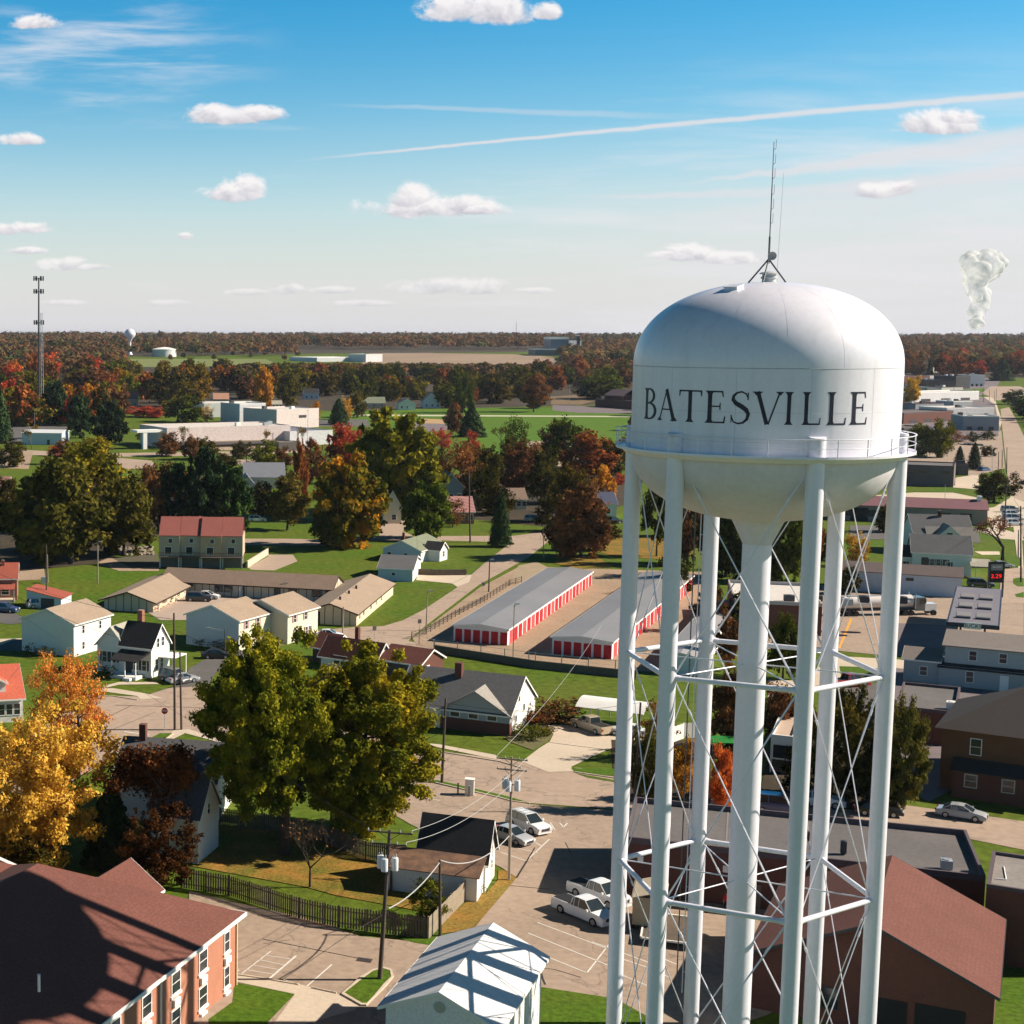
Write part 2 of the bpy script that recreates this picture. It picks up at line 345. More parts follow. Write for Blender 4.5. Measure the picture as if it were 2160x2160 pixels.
for dg in range(-165, 180, 30):
    a = ta(dg + 4); w_ = .013/RT; MB().add([((RT+.005)*math.cos(q), (RT+.005)*math.sin(q), z) for q, z in ((a-w_, ZB), (a+w_, ZB), (a+w_, ZS), (a-w_, ZS))], [(0,1,2,3)]).build('seam', SEAM2, tank)
# --- lettering bent round the shell; glyphs drawn on a 1-high cap grid
def ring_pts(fx, n=14): return [fx(i/n) for i in range(n+1)]
def stroke(P, W):
    """polygon strip along points P with half widths W"""
    Lf, Rt = [], []
    for i, p in enumerate(P):
        a = P[max(i-1, 0)]; b = P[min(i+1, len(P)-1)]; dx, dy = b[0]-a[0], b[1]-a[1]; l = math.hypot(dx, dy) or 1
        Lf.append((p[0] - dy/l*W[i], p[1] + dx/l*W[i])); Rt.append((p[0] + dy/l*W[i], p[1] - dx/l*W[i]))
    return [[Lf[i], Lf[i+1], Rt[i+1], Rt[i]] for i in range(len(P)-1)]
def stem(x, y0, y1, w, s0=True, s1=True, sw=None, x1=None):
    """vertical (or slanted) stem of width w with bracketed serifs"""
    x1 = x if x1 is None else x1; sw = sw or w*.5 + .085; q = []
    n = 16; P = [(x + (x1-x)*i/n, y0 + (y1-y0)*i/n) for i in range(n+1)]
    q += stroke(P, [w/2*(1 + .10*abs(2*i/n-1)**3) for i in range(n+1)])
    for on, yy, xx, d in ((s0, y0, x, 1), (s1, y1, x1, -1)):
        if not on: continue
        q.append([(xx-sw, yy), (xx+sw, yy), (xx+sw*.92, yy+d*.03), (xx-sw*.92, yy+d*.03)])
        q.append([(xx-sw*.75, yy+d*.03), (xx+sw*.75, yy+d*.03), (xx+w*.52, yy+d*.11), (xx-w*.52, yy+d*.11)])
    return q
def bowl(cx, cy, rx, ry, a0, a1, wt, wn, n=18):
    P, Wd = [], []
    for i in range(n+1):
        a = R_(a0 + (a1-a0)*i/n); P.append((cx + rx*math.cos(a), cy + ry*math.sin(a))); Wd.append((wn + (wt-wn)*abs(math.cos(a))**1.5)/2)
    return stroke(P, Wd)
TKs, TNs = .135, .05
def bar(x0, x1, y, w=.05, tip=0):
    q = [[(x0, y-w/2), (x1, y-w/2), (x1, y+w/2), (x0, y+w/2)]]
    if tip: q.append([(x1-.02, y-w/2), (x1+.03, y-w/2), (x1+.055, y+tip), (x1+.02, y+tip*.95)] if tip > 0 else [(x1-.02, y+w/2), (x1+.03, y+w/2), (x1+.055, y+tip), (x1+.02, y+tip*.95)])
    return q
def gE(): return stem(.17,0,1,TKs) + bar(.2,.62,.025,.05,.2) + bar(.2,.55,.975,.05,-.17) + bar(.2,.50,.52,.045) + [[(.48,.42),(.515,.40),(.515,.64),(.48,.62)]]
def gL(): return stem(.17,0,1,TKs) + bar(.2,.66,.025,.05,.2)
GL = {'B': (stem(.15,0,1,TKs) + bowl(.26,.76,.27,.225,-90,90,.12,.045) + bowl(.28,.275,.33,.255,-90,90,.13,.05) + bar(.15,.28,.975) + bar(.15,.3,.52,.045) + bar(.15,.3,.025), .64),
      'A': (stem(.10,0,.97,.055,True,False,.13,.44) + stem(.82,0,1.0,.145,True,False,.16,.43) + bar(.22,.66,.36,.045), .96),
      'T': (stem(.45,0,1,TKs,True,False) + bar(.03,.87,.975,.05) + [[(.03,1.0),(.09,.95),(.06,.80),(.03,.82)], [(.87,1.0),(.81,.95),(.84,.80),(.87,.82)]], .90),
      'E': (gE(), .70), 'L': (gL(), .72), 'I': (stem(.17,0,1,TKs), .36),
      'V': (stem(.46,0.0,1,.12,False,True,.16,.15) + stem(.50,0.0,1,.05,False,True,.12,.84), .98)}
S_pts = [(.55,.80),(.50,.92),(.36,.985),(.22,.95),(.12,.85),(.11,.74),(.20,.63),(.36,.54),(.50,.44),(.57,.31),(.54,.15),(.42,.035),(.27,.01),(.14,.06),(.07,.22)]
S_w = [.03,.045,.055,.065,.085,.11,.135,.145,.14,.115,.09,.065,.055,.045,.03]
GL['S'] = (stroke(S_pts, [w/2 for w in S_w]) + [[(.53,.74),(.57,.74),(.57,.97),(.545,.97)], [(.05,.27),(.09,.27),(.085,.03),(.06,.03)]], .64)
word = [('B',-60.4,-50.8),('A',-49.1,-37.7),('T',-37.1,-25.1),('E',-24.2,-14.7),('S',-13.6,-4.9),('V',-4.2,8.2),('I',8.2,12.3),('L',15.2,23.3),('L',25.6,34.8),('E',36.1,46.0)]
s = MB()
for ch, a0, a1 in word:
    quads, wd = GL[ch]
    for q in quads:
        # split quads so they follow the curved shell
        for i in range(3):
            for j in range(1):
                def lp(a, b, t): return (a[0] + (b[0]-a[0])*t, a[1] + (b[1]-a[1])*t)
                cr = [lp(q[0], q[1], i/3), lp(q[0], q[1], (i+1)/3), lp(q[3], q[2], (i+1)/3), lp(q[3], q[2], i/3)]
                vs_ = []
                for (gx, gy) in cr:
                    a = ta(a0 + (a1-a0)*gx/wd); vs_.append(((RT+.012)*math.cos(a), (RT+.012)*math.sin(a), 50 - 5.28*KT + 1.93*KT*gy))
                s.add(vs_, [(0,1,2,3)])
s.build('lettering', TBLK, tank)
# --- legs, with capped tops that stand against the shell
LEGA = [-97.7, -37.7, 22.3, 82.3, 142.3, 202.3]
LP = []
for dg in LEGA:
    a = ta(dg); LP.append((TR*math.cos(a), TR*math.sin(a)))
lr = .525*KT
for (x, y) in LP:
    b = MB().lathe([(lr, 0), (lr, 50 - 6.15*KT)], 28, c=(x, y))
    o = Vector((x, y, 0)).normalized(); n = 28; top = []
    for i in range(n):
        t = 2*math.pi*i/n; p = Vector((x + lr*math.cos(t), y + lr*math.sin(t), 0)); k = (p - Vector((x, y, 0))).dot(o)
        top.append((p.x, p.y, 50 - 5.95*KT - k*.22))
    bot = [(p[0], p[1], 50 - 6.2*KT) for p in top]
    b.add(bot + top, [(i, (i+1) % n, n + (i+1) % n, n+i) for i in range(n)] + [tuple(range(n, 2*n))])
    b.build('leg', TP, tower, True)
# --- horizontal struts between the legs, spokes to the riser, crossed rods
ZR = [50 - 2.668*TR, 50 - 4.477*TR]
for z in ZR:
    for i in range(6):
        (x0, y0), (x1, y1) = LP[i], LP[(i+1) % 6]; d = Vector((x1-x0, y1-y0, 0)).normalized()
        a = Vector((x0, y0, z)) + d*lr*.9; c = Vector((x1, y1, z)) - d*lr*.9
        s = MB().tube(a, c, .17, n=14)
        for e, sg in ((a, 1), (c, -1)):
            s.tube(e, e + d*sg*.35, .24, .18, 14)
        s.build('strut', TP, tower, True)
    for (x, y) in LP:
        d = Vector((x, y, 0)).normalized()
        MB().tube(Vector((x, y, z)) - d*lr, d*.9 + Vector((0, 0, z)), .045, n=6).build('spoke_rod', TP, tower)
levels = [ZB - .6, ZR[0], ZR[1], .4]
for a_, b_ in zip(levels, levels[1:]):
    for i in range(6):
        p, q = LP[i], LP[(i+1) % 6]; d = Vector((q[0]-p[0], q[1]-p[1], 0)).normalized()*lr*.95
        up = -.25 if a_ > 40 else -.3
        s = MB()
        for (s0, s1) in ((p, q), (q, p)):
            dd = d if s0 is p else -d
            A_ = Vector((s0[0], s0[1], a_ + up)) + dd; B_ = Vector((s1[0], s1[1], b_ + .3)) - dd
            off = Vector((-d.y, d.x, 0)).normalized()*(.05 if s0 is p else -.05)
            s.tube(A_ + off, B_ + off, .04, n=6)
            M_ = A_.lerp(B_, .12); s.tube(M_ + off, A_.lerp(B_, .145) + off, .075, n=6)
            if i in (1, 4): s.tube(A_ + off*3 + Vector((0,0,-.12)), B_ + off*3 + Vector((0,0,.12)), .035, n=6)
        s.build('cross_rod', TP, tower)
# --- walkway with railing
RB = 1.1252*TR
MB().lathe([(RT, ZB - .02), (RB, ZB - .02), (RB, ZB + .14), (RB - .05, ZB + .14), (RB - .05, ZB + .03), (RT, ZB + .03)], 112).build('walkway', TP, tower)
MB().lathe([(RT-.02, ZB - .30), (RB - .55, ZB - .30), (RB-.25, ZB - .03), (RT, ZB - .03)], 112).build('walkway_girder', TP, tower)
s = MB()
for i in range(28):
    a = ta(2.2 + i*360/28); c, sn = math.cos(a), math.sin(a)
    s.tube(((RB-.03)*c, (RB-.03)*sn, ZB), ((RB-.03)*c, (RB-.03)*sn, ZB + 1.16), .032, n=6)
for z, r in ((1.16, .03), (.62, .02)):
    s.path([((RB-.03)*math.cos(2*math.pi*i/112), (RB-.03)*math.sin(2*math.pi*i/112), ZB + z) for i in range(113)], r, 6)
s.build('railing', TP, tower)
# --- roof gear: hatch, vent, tripod mast, dish and whip antenna
def dome(dg, r):
    a = ta(dg); rr = r/RT; z = ZS + (ZTOP-ZS)*sup(rr, 2.2); return Vector((r*math.cos(a), r*math.sin(a), z))
s = MB(); p = dome(-33, 3.7); T = Matrix.Translation(p) @ Matrix.Rotation(ta(-33), 4, 'Z') @ Matrix.Rotation(R_(14), 4, 'Y')
s.box(-.35,.35,-.45,.45,-.1,.14, T=T); s.box(-.4,.4,-.5,.5,.14,.19, T=T); s.build('roof_hatch', TP, tower)
s = MB().lathe([(.42, ZTOP-.1), (.42, ZTOP+.2), (.5, ZTOP+.24), (.5, ZTOP+.32), (.42, ZTOP+.36), (.42, ZTOP+.5), (.62, ZTOP+.53), (.5, ZTOP+.62), (.001, ZTOP+.7)], 24)
s.build('roof_vent', mat('vent_metal', (.45,.48,.48), rough=.5), tower, True)
ap = Vector((0, 0, ZTOP + 1.45)); s = MB(); ca = ta(-10)
ax = Vector((math.cos(ca), math.sin(ca), 0))*.7
for dg in (-95, 70, -10):
    f = dome(dg - 8, 1.2 if dg != -10 else .9) + ax*.5; s.tube(f, ap + ax*.5, .055, n=6)
s.build('tripod_mount', TSTEEL, tower)
b0 = ap + ax*.5
s = MB().tube(b0 + Vector((0,0,-.3)), b0 + Vector((0,0,1.4)), .065, n=8)
s.tube(b0 + Vector((0,0,1.4)), b0 + Vector((0,0,4.6)), .035, n=6).tube(b0 + Vector((0,0,4.6)), b0 + Vector((0,0,7.3)), .03, .02, 6)
for z in (2.2, 3.1, 4.0, 5.0, 5.9, 6.8): s.tube(b0 + Vector((.02,0,z)), b0 + Vector((.13,-.05,z + .1)), .014, n=4).tube(b0 + Vector((.13,-.05,z+.1)), b0 + Vector((.13,-.05,z+.65)), .014, n=4)
s.build('antenna_mast', TSTEEL, tower)
dc = b0 + Vector((.15, -.15, .18)); d = Vector((-TC.x, -TC.y, 0)).normalized(); s = MB()
q = d.to_track_quat('Z', 'Y')
vs_ = [tuple(dc + q @ Vector((r*math.cos(2*math.pi*i/20), r*math.sin(2*math.pi*i/20), r*r*.8))) for r in (.02, .14, .27) for i in range(20)]
s.add(vs_, [(j*20+i, j*20+(i+1) % 20, (j+1)*20+(i+1) % 20, (j+1)*20+i) for j in range(2) for i in range(20)] + [tuple(range(20))])
s.build('dish', mat('dish_grey', (.35,.33,.33), rough=.5), tower)
w0 = dome(60, .55) + Vector((0,0,.6)); MB().tube(w0, w0 + Vector((.12,0,6.2)), .016, .01, 6).build('whip_antenna', mat('whip_grey', (.5,.55,.58)), tower)
# --- ladder up the rear left leg
lx, ly = LP[5]; o = Vector((math.cos(ta(-90)), math.sin(ta(-90)), 0)); pt = Vector((math.cos(ta(0)), math.sin(ta(0)), 0)); s = MB()
base_ = Vector((lx, ly, 0)) + o*(lr + .16)
for k in (-.2, .2): s.tube(base_ + pt*k + Vector((0,0,2.5)), base_ + pt*k + Vector((0,0,43.5)), .03, n=5)
for i in range(135):
    z = 2.6 + i*.3; s.tube(base_ - pt*.2 + Vector((0,0,z)), base_ + pt*.2 + Vector((0,0,z)), .014, n=4)
for z in np.arange(4, 43, 3.2): s.tube(base_ + Vector((0,0,z)), Vector((lx, ly, z)), .025, n=4)
s.build('ladder', TP, tower)
cab = Vector((lx, ly, 0)) + o*(lr + .55); MB().tube(cab + Vector((0,0,1)), cab + Vector((0,0,43)), .045, n=6).build('cable_conduit', TSTEEL, tower)
# ------------------------------------------------------------------ terrain: flat town, rising gently to a far wooded plateau
def zt(y):
    t = min(max((y - 400)/2800, 0), 1); return 30*t*t*(3 - 2*t)
def GT(c, x, y):
    a, Y, Z = ray(*px(c, x, y)); z = 0.0
    for _ in range(60):
        t = (z - H)/Z if Z < -1e-6 else 1e5
        z = z*.5 + zt(Y*t)*.5
    return Vector((a*t, Y*t, zt(Y*t)))
GRASS = mat('grass', (.060,.118,.007), (.105,.118,.014), rough=.95, scale=.06, amt=.9, fine=.30, spec=.1, bump=.6, bscale=3)
GRASSD = mat('lawn_grass', (.052,.118,.007), (.088,.122,.012), rough=.95, scale=.16, amt=.8, fine=.3, spec=.1, bump=.6, bscale=3)
GRASSY = mat('dry_grass', (.16,.13,.03), (.30,.15,.035), rough=.95, scale=.25, amt=.9, fine=.35, spec=.1)
LEAFY = mat('leaf_litter', (.30,.15,.035), (.10,.11,.015), rough=.95, scale=.30, amt=1, fine=.4, spec=.1)
PARKG = mat('park_grass', (.070,.150,.010), (.085,.140,.014), rough=.95, scale=.02, amt=.8, fine=.15, spec=.1)
ASPH = mat('asphalt_worn', (.36,.27,.205), (.285,.215,.16), rough=.9, scale=.10, amt=.9, fine=.12, cracks=.09)
ASPH2 = mat('asphalt_street', (.38,.285,.215), (.31,.23,.175), rough=.9, scale=.07, amt=.8, fine=.10, cracks=.06)
ASPHD = mat('asphalt_dark', (.085,.080,.080), (.13,.12,.11), rough=.9, scale=.15, amt=.9, fine=.15)
CONC = mat('concrete', (.54,.45,.35), (.45,.37,.28), rough=.9, scale=.2, amt=.8, fine=.08)
GRAVEL = mat('gravel', (.27,.19,.125), (.36,.26,.18), rough=.95, scale=.15, amt=.9, fine=.25)
FIELD = mat('stubble_field', (.30,.215,.145), (.22,.155,.10), rough=.95, scale=.01, amt=.9, fine=.1)
FLOOR = mat('woodland_floor_shade', (.030,.026,.014), (.055,.035,.018), rough=1, scale=.03, amt=1, fine=.4)  # dark soil, its tone also standing in for shade under and between trees
WHITEP = mat('road_paint', (.75,.72,.66), (.5,.47,.42), rough=.7, scale=2, amt=.8)
YELP = mat('yellow_paint', (.75,.35,.05), rough=.7)
def drape(name, pts, m, lift, label=None, kind='structure', down=0.0):
    """flat polygon cut every 50 m so that it follows the terrain"""
    bm = bmesh.new(); vs_ = [bm.verts.new((p[0], p[1], 0)) for p in pts]; f = bm.faces.new(vs_)
    ys = [p[1] for p in pts]
    if max(ys) > 400:
        for k in range(8, 66):
            y = k*50.0
            if min(ys) < y < max(ys):
                bmesh.ops.bisect_plane(bm, geom=bm.verts[:] + bm.edges[:] + bm.faces[:], plane_co=(0, y, 0), plane_no=(0, 1, 0))
    bmesh.ops.recalc_face_normals(bm, faces=bm.faces[:])
    for v_ in bm.verts: v_.co.z = zt(v_.co.y) + lift
    if bm.faces and sum(f.normal.z for f in bm.faces) < 0: bmesh.ops.reverse_faces(bm, faces=bm.faces[:])
    me = bpy.data.meshes.new(name); bm.to_mesh(me); bm.free(); me.materials.append(m)
    o = bpy.data.objects.new(name, me); col.objects.link(o); o['kind'] = kind
    return o
s = MB(); rows = [-80, 0, 200, 400] + list(range(450, 3201, 50)) + [4000, 6000, 9000, 14000, 30000]; NX = 24
for r in rows:
    w = max(600, r*.75 + 400)
    for i in range(NX+1): s.v.append((-w + 2*w*i/NX, r, zt(r)))
for j in range(len(rows)-1):
    for i in range(NX): s.f.append((j*(NX+1)+i, j*(NX+1)+i+1, (j+1)*(NX+1)+i+1, (j+1)*(NX+1)+i)); s.mi.append(0)
tag(s.build('ground', GRASS), kind='structure')
LV = [0.02]
def area(name, m, pts, lvl=1, curb=False):
    P = [GT(*p) for p in pts]; LV[0] += .0012
    return drape(name, P, m, .006*lvl + LV[0]*.5)
def P_(c, *xy): return [(c, xy[i], xy[i+1]) for i in range(0, len(xy), 2)]
# far fields and woods
area('field', mat('pale_meadow', (.17,.19,.05), (.14,.16,.04), scale=.01, amt=.8), P_('P', 255,757, 560,757, 580,766, 620,772, 300,774, 262,766))
area('stubble_field', FIELD, P_('P', 785,738, 876,737, 915,744, 1080,746, 1165,751, 1180,768, 760,770, 770,756))
area('forest_floor', FLOOR, P_('P', -60,756, 255,757, 300,774, 620,774, 760,769, 1180,767, 1335,775, 1335,850, 1060,858, 700,866, 560,860, 330,862, -60,905))
area('forest_floor', FLOOR, P_('P', 1895,745, 2260,742, 2260,792, 2050,795, 1895,800))
area('forest_floor', FLOOR, P_('P', -60,716, 2260,716, 2260,738, 1165,741, 700,745, 255,752, -60,752))
# park
area('park_lawn', PARKG, P_('P', 700,866, 1060,858, 1345,862, 1345,930, 1260,925, 1235,935, 1090,965, 1020,960, 960,915, 860,905, 640,880))
area('path', mat('path_concrete', (.48,.46,.33)), P_('P', 755,873.5, 1345,876, 1345,878.2, 755,876.5), 2)
area('car_park', mat('far_asphalt', (.17,.14,.145), scale=.02), P_('P', 1165,853, 1335,858, 1335,871, 1215,869, 1165,864), 2)
area('car_park', MC['far_asphalt'], P_('P', 858,889, 935,892, 960,905, 900,910, 860,903), 2)
area('dry_patch', mat('bare_earth', (.42,.27,.13), scale=.05), P_('P', 888,882, 940,884, 938,893, 895,892), 3)
area('bank', mat('brown_bank', (.15,.10,.05), (.20,.13,.06), scale=.05), P_('P', 1160,835, 1240,830, 1262,842, 1225,852, 1162,852), 2)
# streets and lots of the middle distance
area('road', ASPH2, P_('P', -60,948, 60,950, 190,957, 540,951, 640,945, 645,953, 540,960, 200,964, 60,960, -60,960), 1)
area('car_park', ASPHD, P_('P', 20,894, 140,897, 145,925, 40,935, -60,930, -60,894), 1)
area('car_park', GRAVEL, P_('P', 0,960, 70,952, 60,990, 0,988), 2)
area('car_park', ASPH, P_('P', 330,940, 560,930, 660,932, 655,948, 380,950), 2)
area('car_park', ASPHD, P_('P', 545,925, 600,930, 660,940, 640,946, 560,944), 2)
area('road', ASPH2, P_('P', 240,965, 320,972, 330,985, 270,990, 235,980), 2)
area('road', ASPH2, P_('P', 500,969, 650,972, 648,980, 500,980), 1)
area('car_park', ASPHD, P_('P', 670,884, 775,884, 780,898, 672,899), 1)
# cross street behind the trees, street beside the storage units
STR_D = P_('P', 420,1140, 505,1136, 610,1136, 700,1138, 800,1131, 928,1130, 1085,1129, 1150,1120, 1300,1124, 1300,1131, 1180,1130, 1130,1137, 1080,1143, 928,1139, 800,1140, 700,1150, 505,1150, 420,1156)
area('road', ASPH2, STR_D, 1)
area('road', ASPH2, P_('P', 655,1331, 751,1322, 810,1320, 850,1308, 895,1285, 962,1240, 1029,1181, 1080,1142, 1165,1134, 1115,1175, 1093,1187, 1010,1233, 900,1318, 869,1344, 862,1352, 950,1365, 960,1378, 640,1352), 2)
area('driveway', mat('brown_drive', (.38,.29,.22), (.30,.22,.17)), P_('B1', 560,250, 780,250, 815,300, 640,370, 470,365, 440,350, 600,260), 3)
area('driveway', MC['brown_drive'], P_('P', 800,1108, 845,1095, 862,1100, 850,1120, 875,1131, 800,1133), 3)
area('driveway', CONC, P_('B2', 110,400, 520,400, 500,455, 410,490, 370,465, 100,440), 3)
# storage yard
area('storage_yard', GRAVEL, P_('P', 870,1345, 905,1320, 1010,1240, 1090,1197, 1150,1195, 1480,1205, 1500,1245, 1470,1420, 1290,1412, 1100,1390, 950,1372, 880,1362), 3)
area('dirt_verge', mat('dirt', (.36,.27,.19), (.25,.21,.12), scale=.5, amt=.9), P_('B2', 870,330, 1010,300, 1100,345, 900,440, 820,440), 4)
# motel court
area('motel_court', mat('court_asphalt', (.40,.31,.25), (.32,.25,.20), scale=.15), P_('B0', 1120,690, 1400,520, 1460,520, 1932,560, 2430,600, 2400,720, 2250,830, 1932,800, 1420,745, 1210,745), 3)
area('car_park', ASPH, P_('B1', 800,790, 900,790, 960,800, 970,820, 800,810), 4)
# main street and junction
MAIN = P_('P', 180,1467, 300,1470, 352,1452, 440,1447, 600,1487, 903,1581, 1060,1600, 1297,1637, 1700,1668, 2200,1735, 2260,1742, 2260,1800, 2160,1790, 1900,1738, 1480,1712, 1290,1705, 1115,1693, 1057,1679, 906,1646, 560,1590, 467,1561, 400,1544, 366,1547, 246,1596, 170,1640, 60,1700, -80,1770, -80,1650, 60,1560)
area('road', ASPH2, MAIN, 2)
area('road', ASPHD, P_('P', 352,1452, 300,1470, 380,1445, 400,1410, 470,1370, 520,1350, 600,1345, 600,1362, 520,1385, 455,1420, 440,1447), 3)
area('driveway', ASPHD, P_('B0', 0,690, 90,690, 170,720, 170,770, 80,780, 0,770), 3)
area('driveway', CONC, P_('B0', 0,890, 170,885, 170,905, 0,960), 3)
area('driveway', ASPHD, P_('B0', 0,940, 100,900, 180,895, 200,985, 0,975), 4)
area('driveway', GRAVEL, P_('B0', 130,340, 330,345, 345,440, 120,450), 3)
area('gravel_pad', GRAVEL, P_('B0', 690,230, 850,215, 850,280, 1200,330, 1200,375, 900,375, 760,330), 3)
area('retaining_pit', mat('shade_soil', (.10,.09,.06)), P_('B0', 850,280, 1180,240, 1210,340, 1000,360), 4)
# sidewalks
area('sidewalk', CONC, P_('B0', 730,1260, 860,1262, 1100,1300, 1230,1335, 1060,1345, 1040,1320, 700,1275), 4)
area('sidewalk', CONC, P_('B0', 820,1235, 900,1215, 1180,1215, 1200,1230, 900,1235, 750,1270), 5)
area('sidewalk', CONC, P_('B0', 1310,1580, 1430,1570, 1665,1650, 1700,1680, 1400,1600, 1270,1665, 1250,1645), 4)
area('lawn', GRASSD, P_('B0', 1210,1600, 1310,1600, 1250,1640, 880,1790, 870,1775), 4)
area('sidewalk', CONC, P_('B2', 190,1675, 270,1680, 700,1760, 740,1790, 740,1800, 250,1700), 4)
area('sidewalk', CONC, P_('B2', 1290,1855, 1610,1880, 1800,1900, 1800,1915, 1610,1900), 4)
area('driveway', CONC, P_('B2', 960,1525, 1250,1535, 1620,1580, 1900,1600, 1900,1660, 1620,1690, 1500,1740, 1270,1850, 1310,1880, 1100,1890, 900,1810, 1030,1710, 1110,1660, 1140,1600, 1090,1570), 4)
area('planting_bed', mat('bed_soil', (.16,.13,.06), (.09,.10,.03), scale=.8, amt=1), P_('B2', 760,1630, 850,1600, 960,1570, 1070,1575, 1135,1610, 1090,1660, 985,1725, 830,1670), 5)
# parking lot below the main street, alley and lots in the foreground
area('parking_lot', ASPH, P_('P', 860,1615, 906,1650, 1057,1684, 1118,1696, 1290,1708, 1480,1712, 1700,1722, 1700,1760, 1480,1800, 1800,1960, 1850,2010, 1620,2140, 1450,2195, 1300,2110, 1130,2080, 1130,2010, 1000,1960, 1020,1935, 1090,1850, 1060,1830, 870,1740, 800,1700, 840,1640), 2)
area('alley', ASPH, P_('P', 400,1880, 500,1905, 640,1935, 760,1975, 920,1990, 920,2010, 800,2200, 600,2260, 480,2260, 400,2200), 2)
area('lawn', GRASSD, P_('P', 1130,2080, 1300,2106, 1450,2190, 1560,2240, 1500,2500, 1100,2500, 1128,2160), 4)
area('grass_verge', GRASSY, P_('C2', 300,1130, 370,1100, 560,950, 640,935, 720,850, 725,770, 780,775, 860,830, 820,880, 530,1220, 300,1250), 4)
area('lawn', GRASSD, P_('C1', 1600,1290, 1640,1285, 1850,1290, 1840,1340, 1700,1320), 4)
area('lawn', GRASSD, P_('C2', 190,95, 260,90, 740,200, 800,215, 960,260, 830,240, 600,190, 300,115), 5)
area('lawn', GRASSD, P_('C2', 1270,0, 1610,5, 1610,60, 1310,35), 5)
area('lawn', GRASSD, P_('C2', 1310,38, 1610,90, 1610,105, 1400,70), 5)
area('lawn', GRASSD, P_('C1', 345,1620, 800,1710, 600,1920, 560,2000, 150,2000, 150,1900, 330,1770), 4)
area('plaza', CONC, P_('C1', 345,1560, 560,1590, 850,1640, 1130,1710, 1330,1755, 1300,1790, 1250,1830, 900,1930, 800,2050, 560,2050, 800,1710, 345,1615), 5)
area('leafy_yard', LEAFY, P_('C1', 240,440, 690,470, 1000,560, 1300,640, 1650,850, 1850,1100, 1100,960, 880,900, 0,740, 60,740), 4)
area('path', mat('mulch_strip', (.30,.20,.12), scale=1), P_('C1', 720,1110, 850,1130, 1120,1200, 1130,1215, 900,1175, 720,1125), 5)
# right-hand blocks
area('driveway', ASPH, P_('B3', 0,450, 900,500, 1360,520, 1932,520, 1932,920, 1660,890, 1300,860, 1000,1010, 950,1010, 540,970, 0,960), 2)
area('forecourt_shade_patch', MC['far_asphalt'], P_('B3', 980,760, 1340,775, 1340,1010, 1100,1010, 960,1005), 3)  # darker asphalt puts the forecourt's shade into the colour
area('driveway', CONC, P_('B3', 0,1190, 200,1195, 540,1010, 1090,1040, 1090,1110, 700,1100, 400,1240, 0,1330), 2)
area('lawn', GRASSD, P_('B3', 540,1085, 690,1090, 900,1160, 900,1240, 560,1200), 3)
area('driveway', ASPHD, P_('B3', 540,1240, 950,1200, 1000,1400, 1300,1400, 1300,1550, 700,1500, 560,1400), 3)
area('road', ASPH2, P_('P', 2110,860, 2128,856, 2142,880, 2160,918, 2260,1050, 2260,1130, 2200,1130, 2150,1130, 2136,1060, 2125,1000, 2118,940), 3)
area('road', ASPH2, P_('P', 2105,842, 2190,825, 2150,812, 2090,812, 2070,826), 3)
area('car_park', MC['far_asphalt'], P_('P', 1905,800, 2060,790, 2110,800, 2090,830, 1905,835), 2)
area('lawn', PARKG, P_('E1', 470,440, 1100,420, 1330,400, 1340,450, 1000,540, 460,560), 3)
area('car_park', CONC, P_('E1', 80,560, 1480,530, 1600,900, 1550,1050, 1200,1060, 80,950), 2)
area('car_park', CONC, P_('E1', 1280,1380, 1560,1370, 1570,1560, 1290,1560), 3)
area('car_park', CONC, P_('E1', 860,1760, 1240,1700, 1260,1932, 860,1900), 3)
area('lawn', GRASSD, P_('E2', 300,250, 860,190, 1150,230, 860,260), 4)
area('car_park', CONC, P_('E2', -700,330, 280,260, 860,262, 1240,340, 1300,380, 1300,430, -700,430), 3)
area('driveway', CONC, P_('E2', 1350,500, 1480,480, 1740,330, 1830,360, 1932,400, 1932,700, 1870,760, 1580,800, 1900,900, 1932,980, 1600,960, 1300,860, 1200,840, 1430,780), 3)
area('sidewalk', CONC, P_('E2', 1700,180, 1740,170, 1850,560, 1900,900, 1932,1500, 1860,1500), 4)
area('driveway', CONC, P_('E2', 1180,1150, 1560,1150, 1570,1200, 1300,1200), 3)
area('lawn', GRASSD, P_('E2', 1640,1250, 1880,1240, 1880,1370, 1700,1390), 4)
area('road', ASPH2, P_('E2', 1600,1420, 1932,1390, 2100,1380, 2100,1932, 1500,1932, 1560,1800), 4)
area('grass_verge', GRASSD, P_('E2', 1770,1560, 1880,1540, 1932,1560, 1932,1680, 1840,1680, 1770,1640), 5)
area('grass_verge', GRASSD, P_('E2', 1790,1800, 1932,1760, 1932,1850, 1820,1840), 5)
area('lawn', GRASSD, P_('C3', 1700,1490, 2000,1500, 2000,2100, 1600,2100, 1650,1700), 4)
area('car_park', MC['far_asphalt'], P_('P', 1905,845, 2075,835, 2098,850, 2110,905, 2100,935, 1990,925, 1905,905), 3)
area('car_park', ASPHD, P_('P', 1905,1010, 2015,1008, 2015,1022, 1905,1024), 4)
area('car_park', ASPHD, P_('E2', -700,760, 260,760, 260,960, -700,980), 4)
area('car_park', ASPH, P_('P', 1905,935, 2000,935, 2095,915, 2112,905, 2120,985, 2060,1000, 1905,1000), 3)
area('leaf_litter', LEAFY, P_('P', 1240,1130, 1420,1130, 1470,1165, 1420,1180, 1300,1172, 1235,1158), 3)
area('leaf_litter', LEAFY, P_('P', 1180,1168, 1260,1172, 1290,1195, 1225,1200, 1170,1188), 4)
area('dirt_verge', MC['dirt'], P_('P', 1110,930, 1240,925, 1300,960, 1220,990, 1120,980), 4)
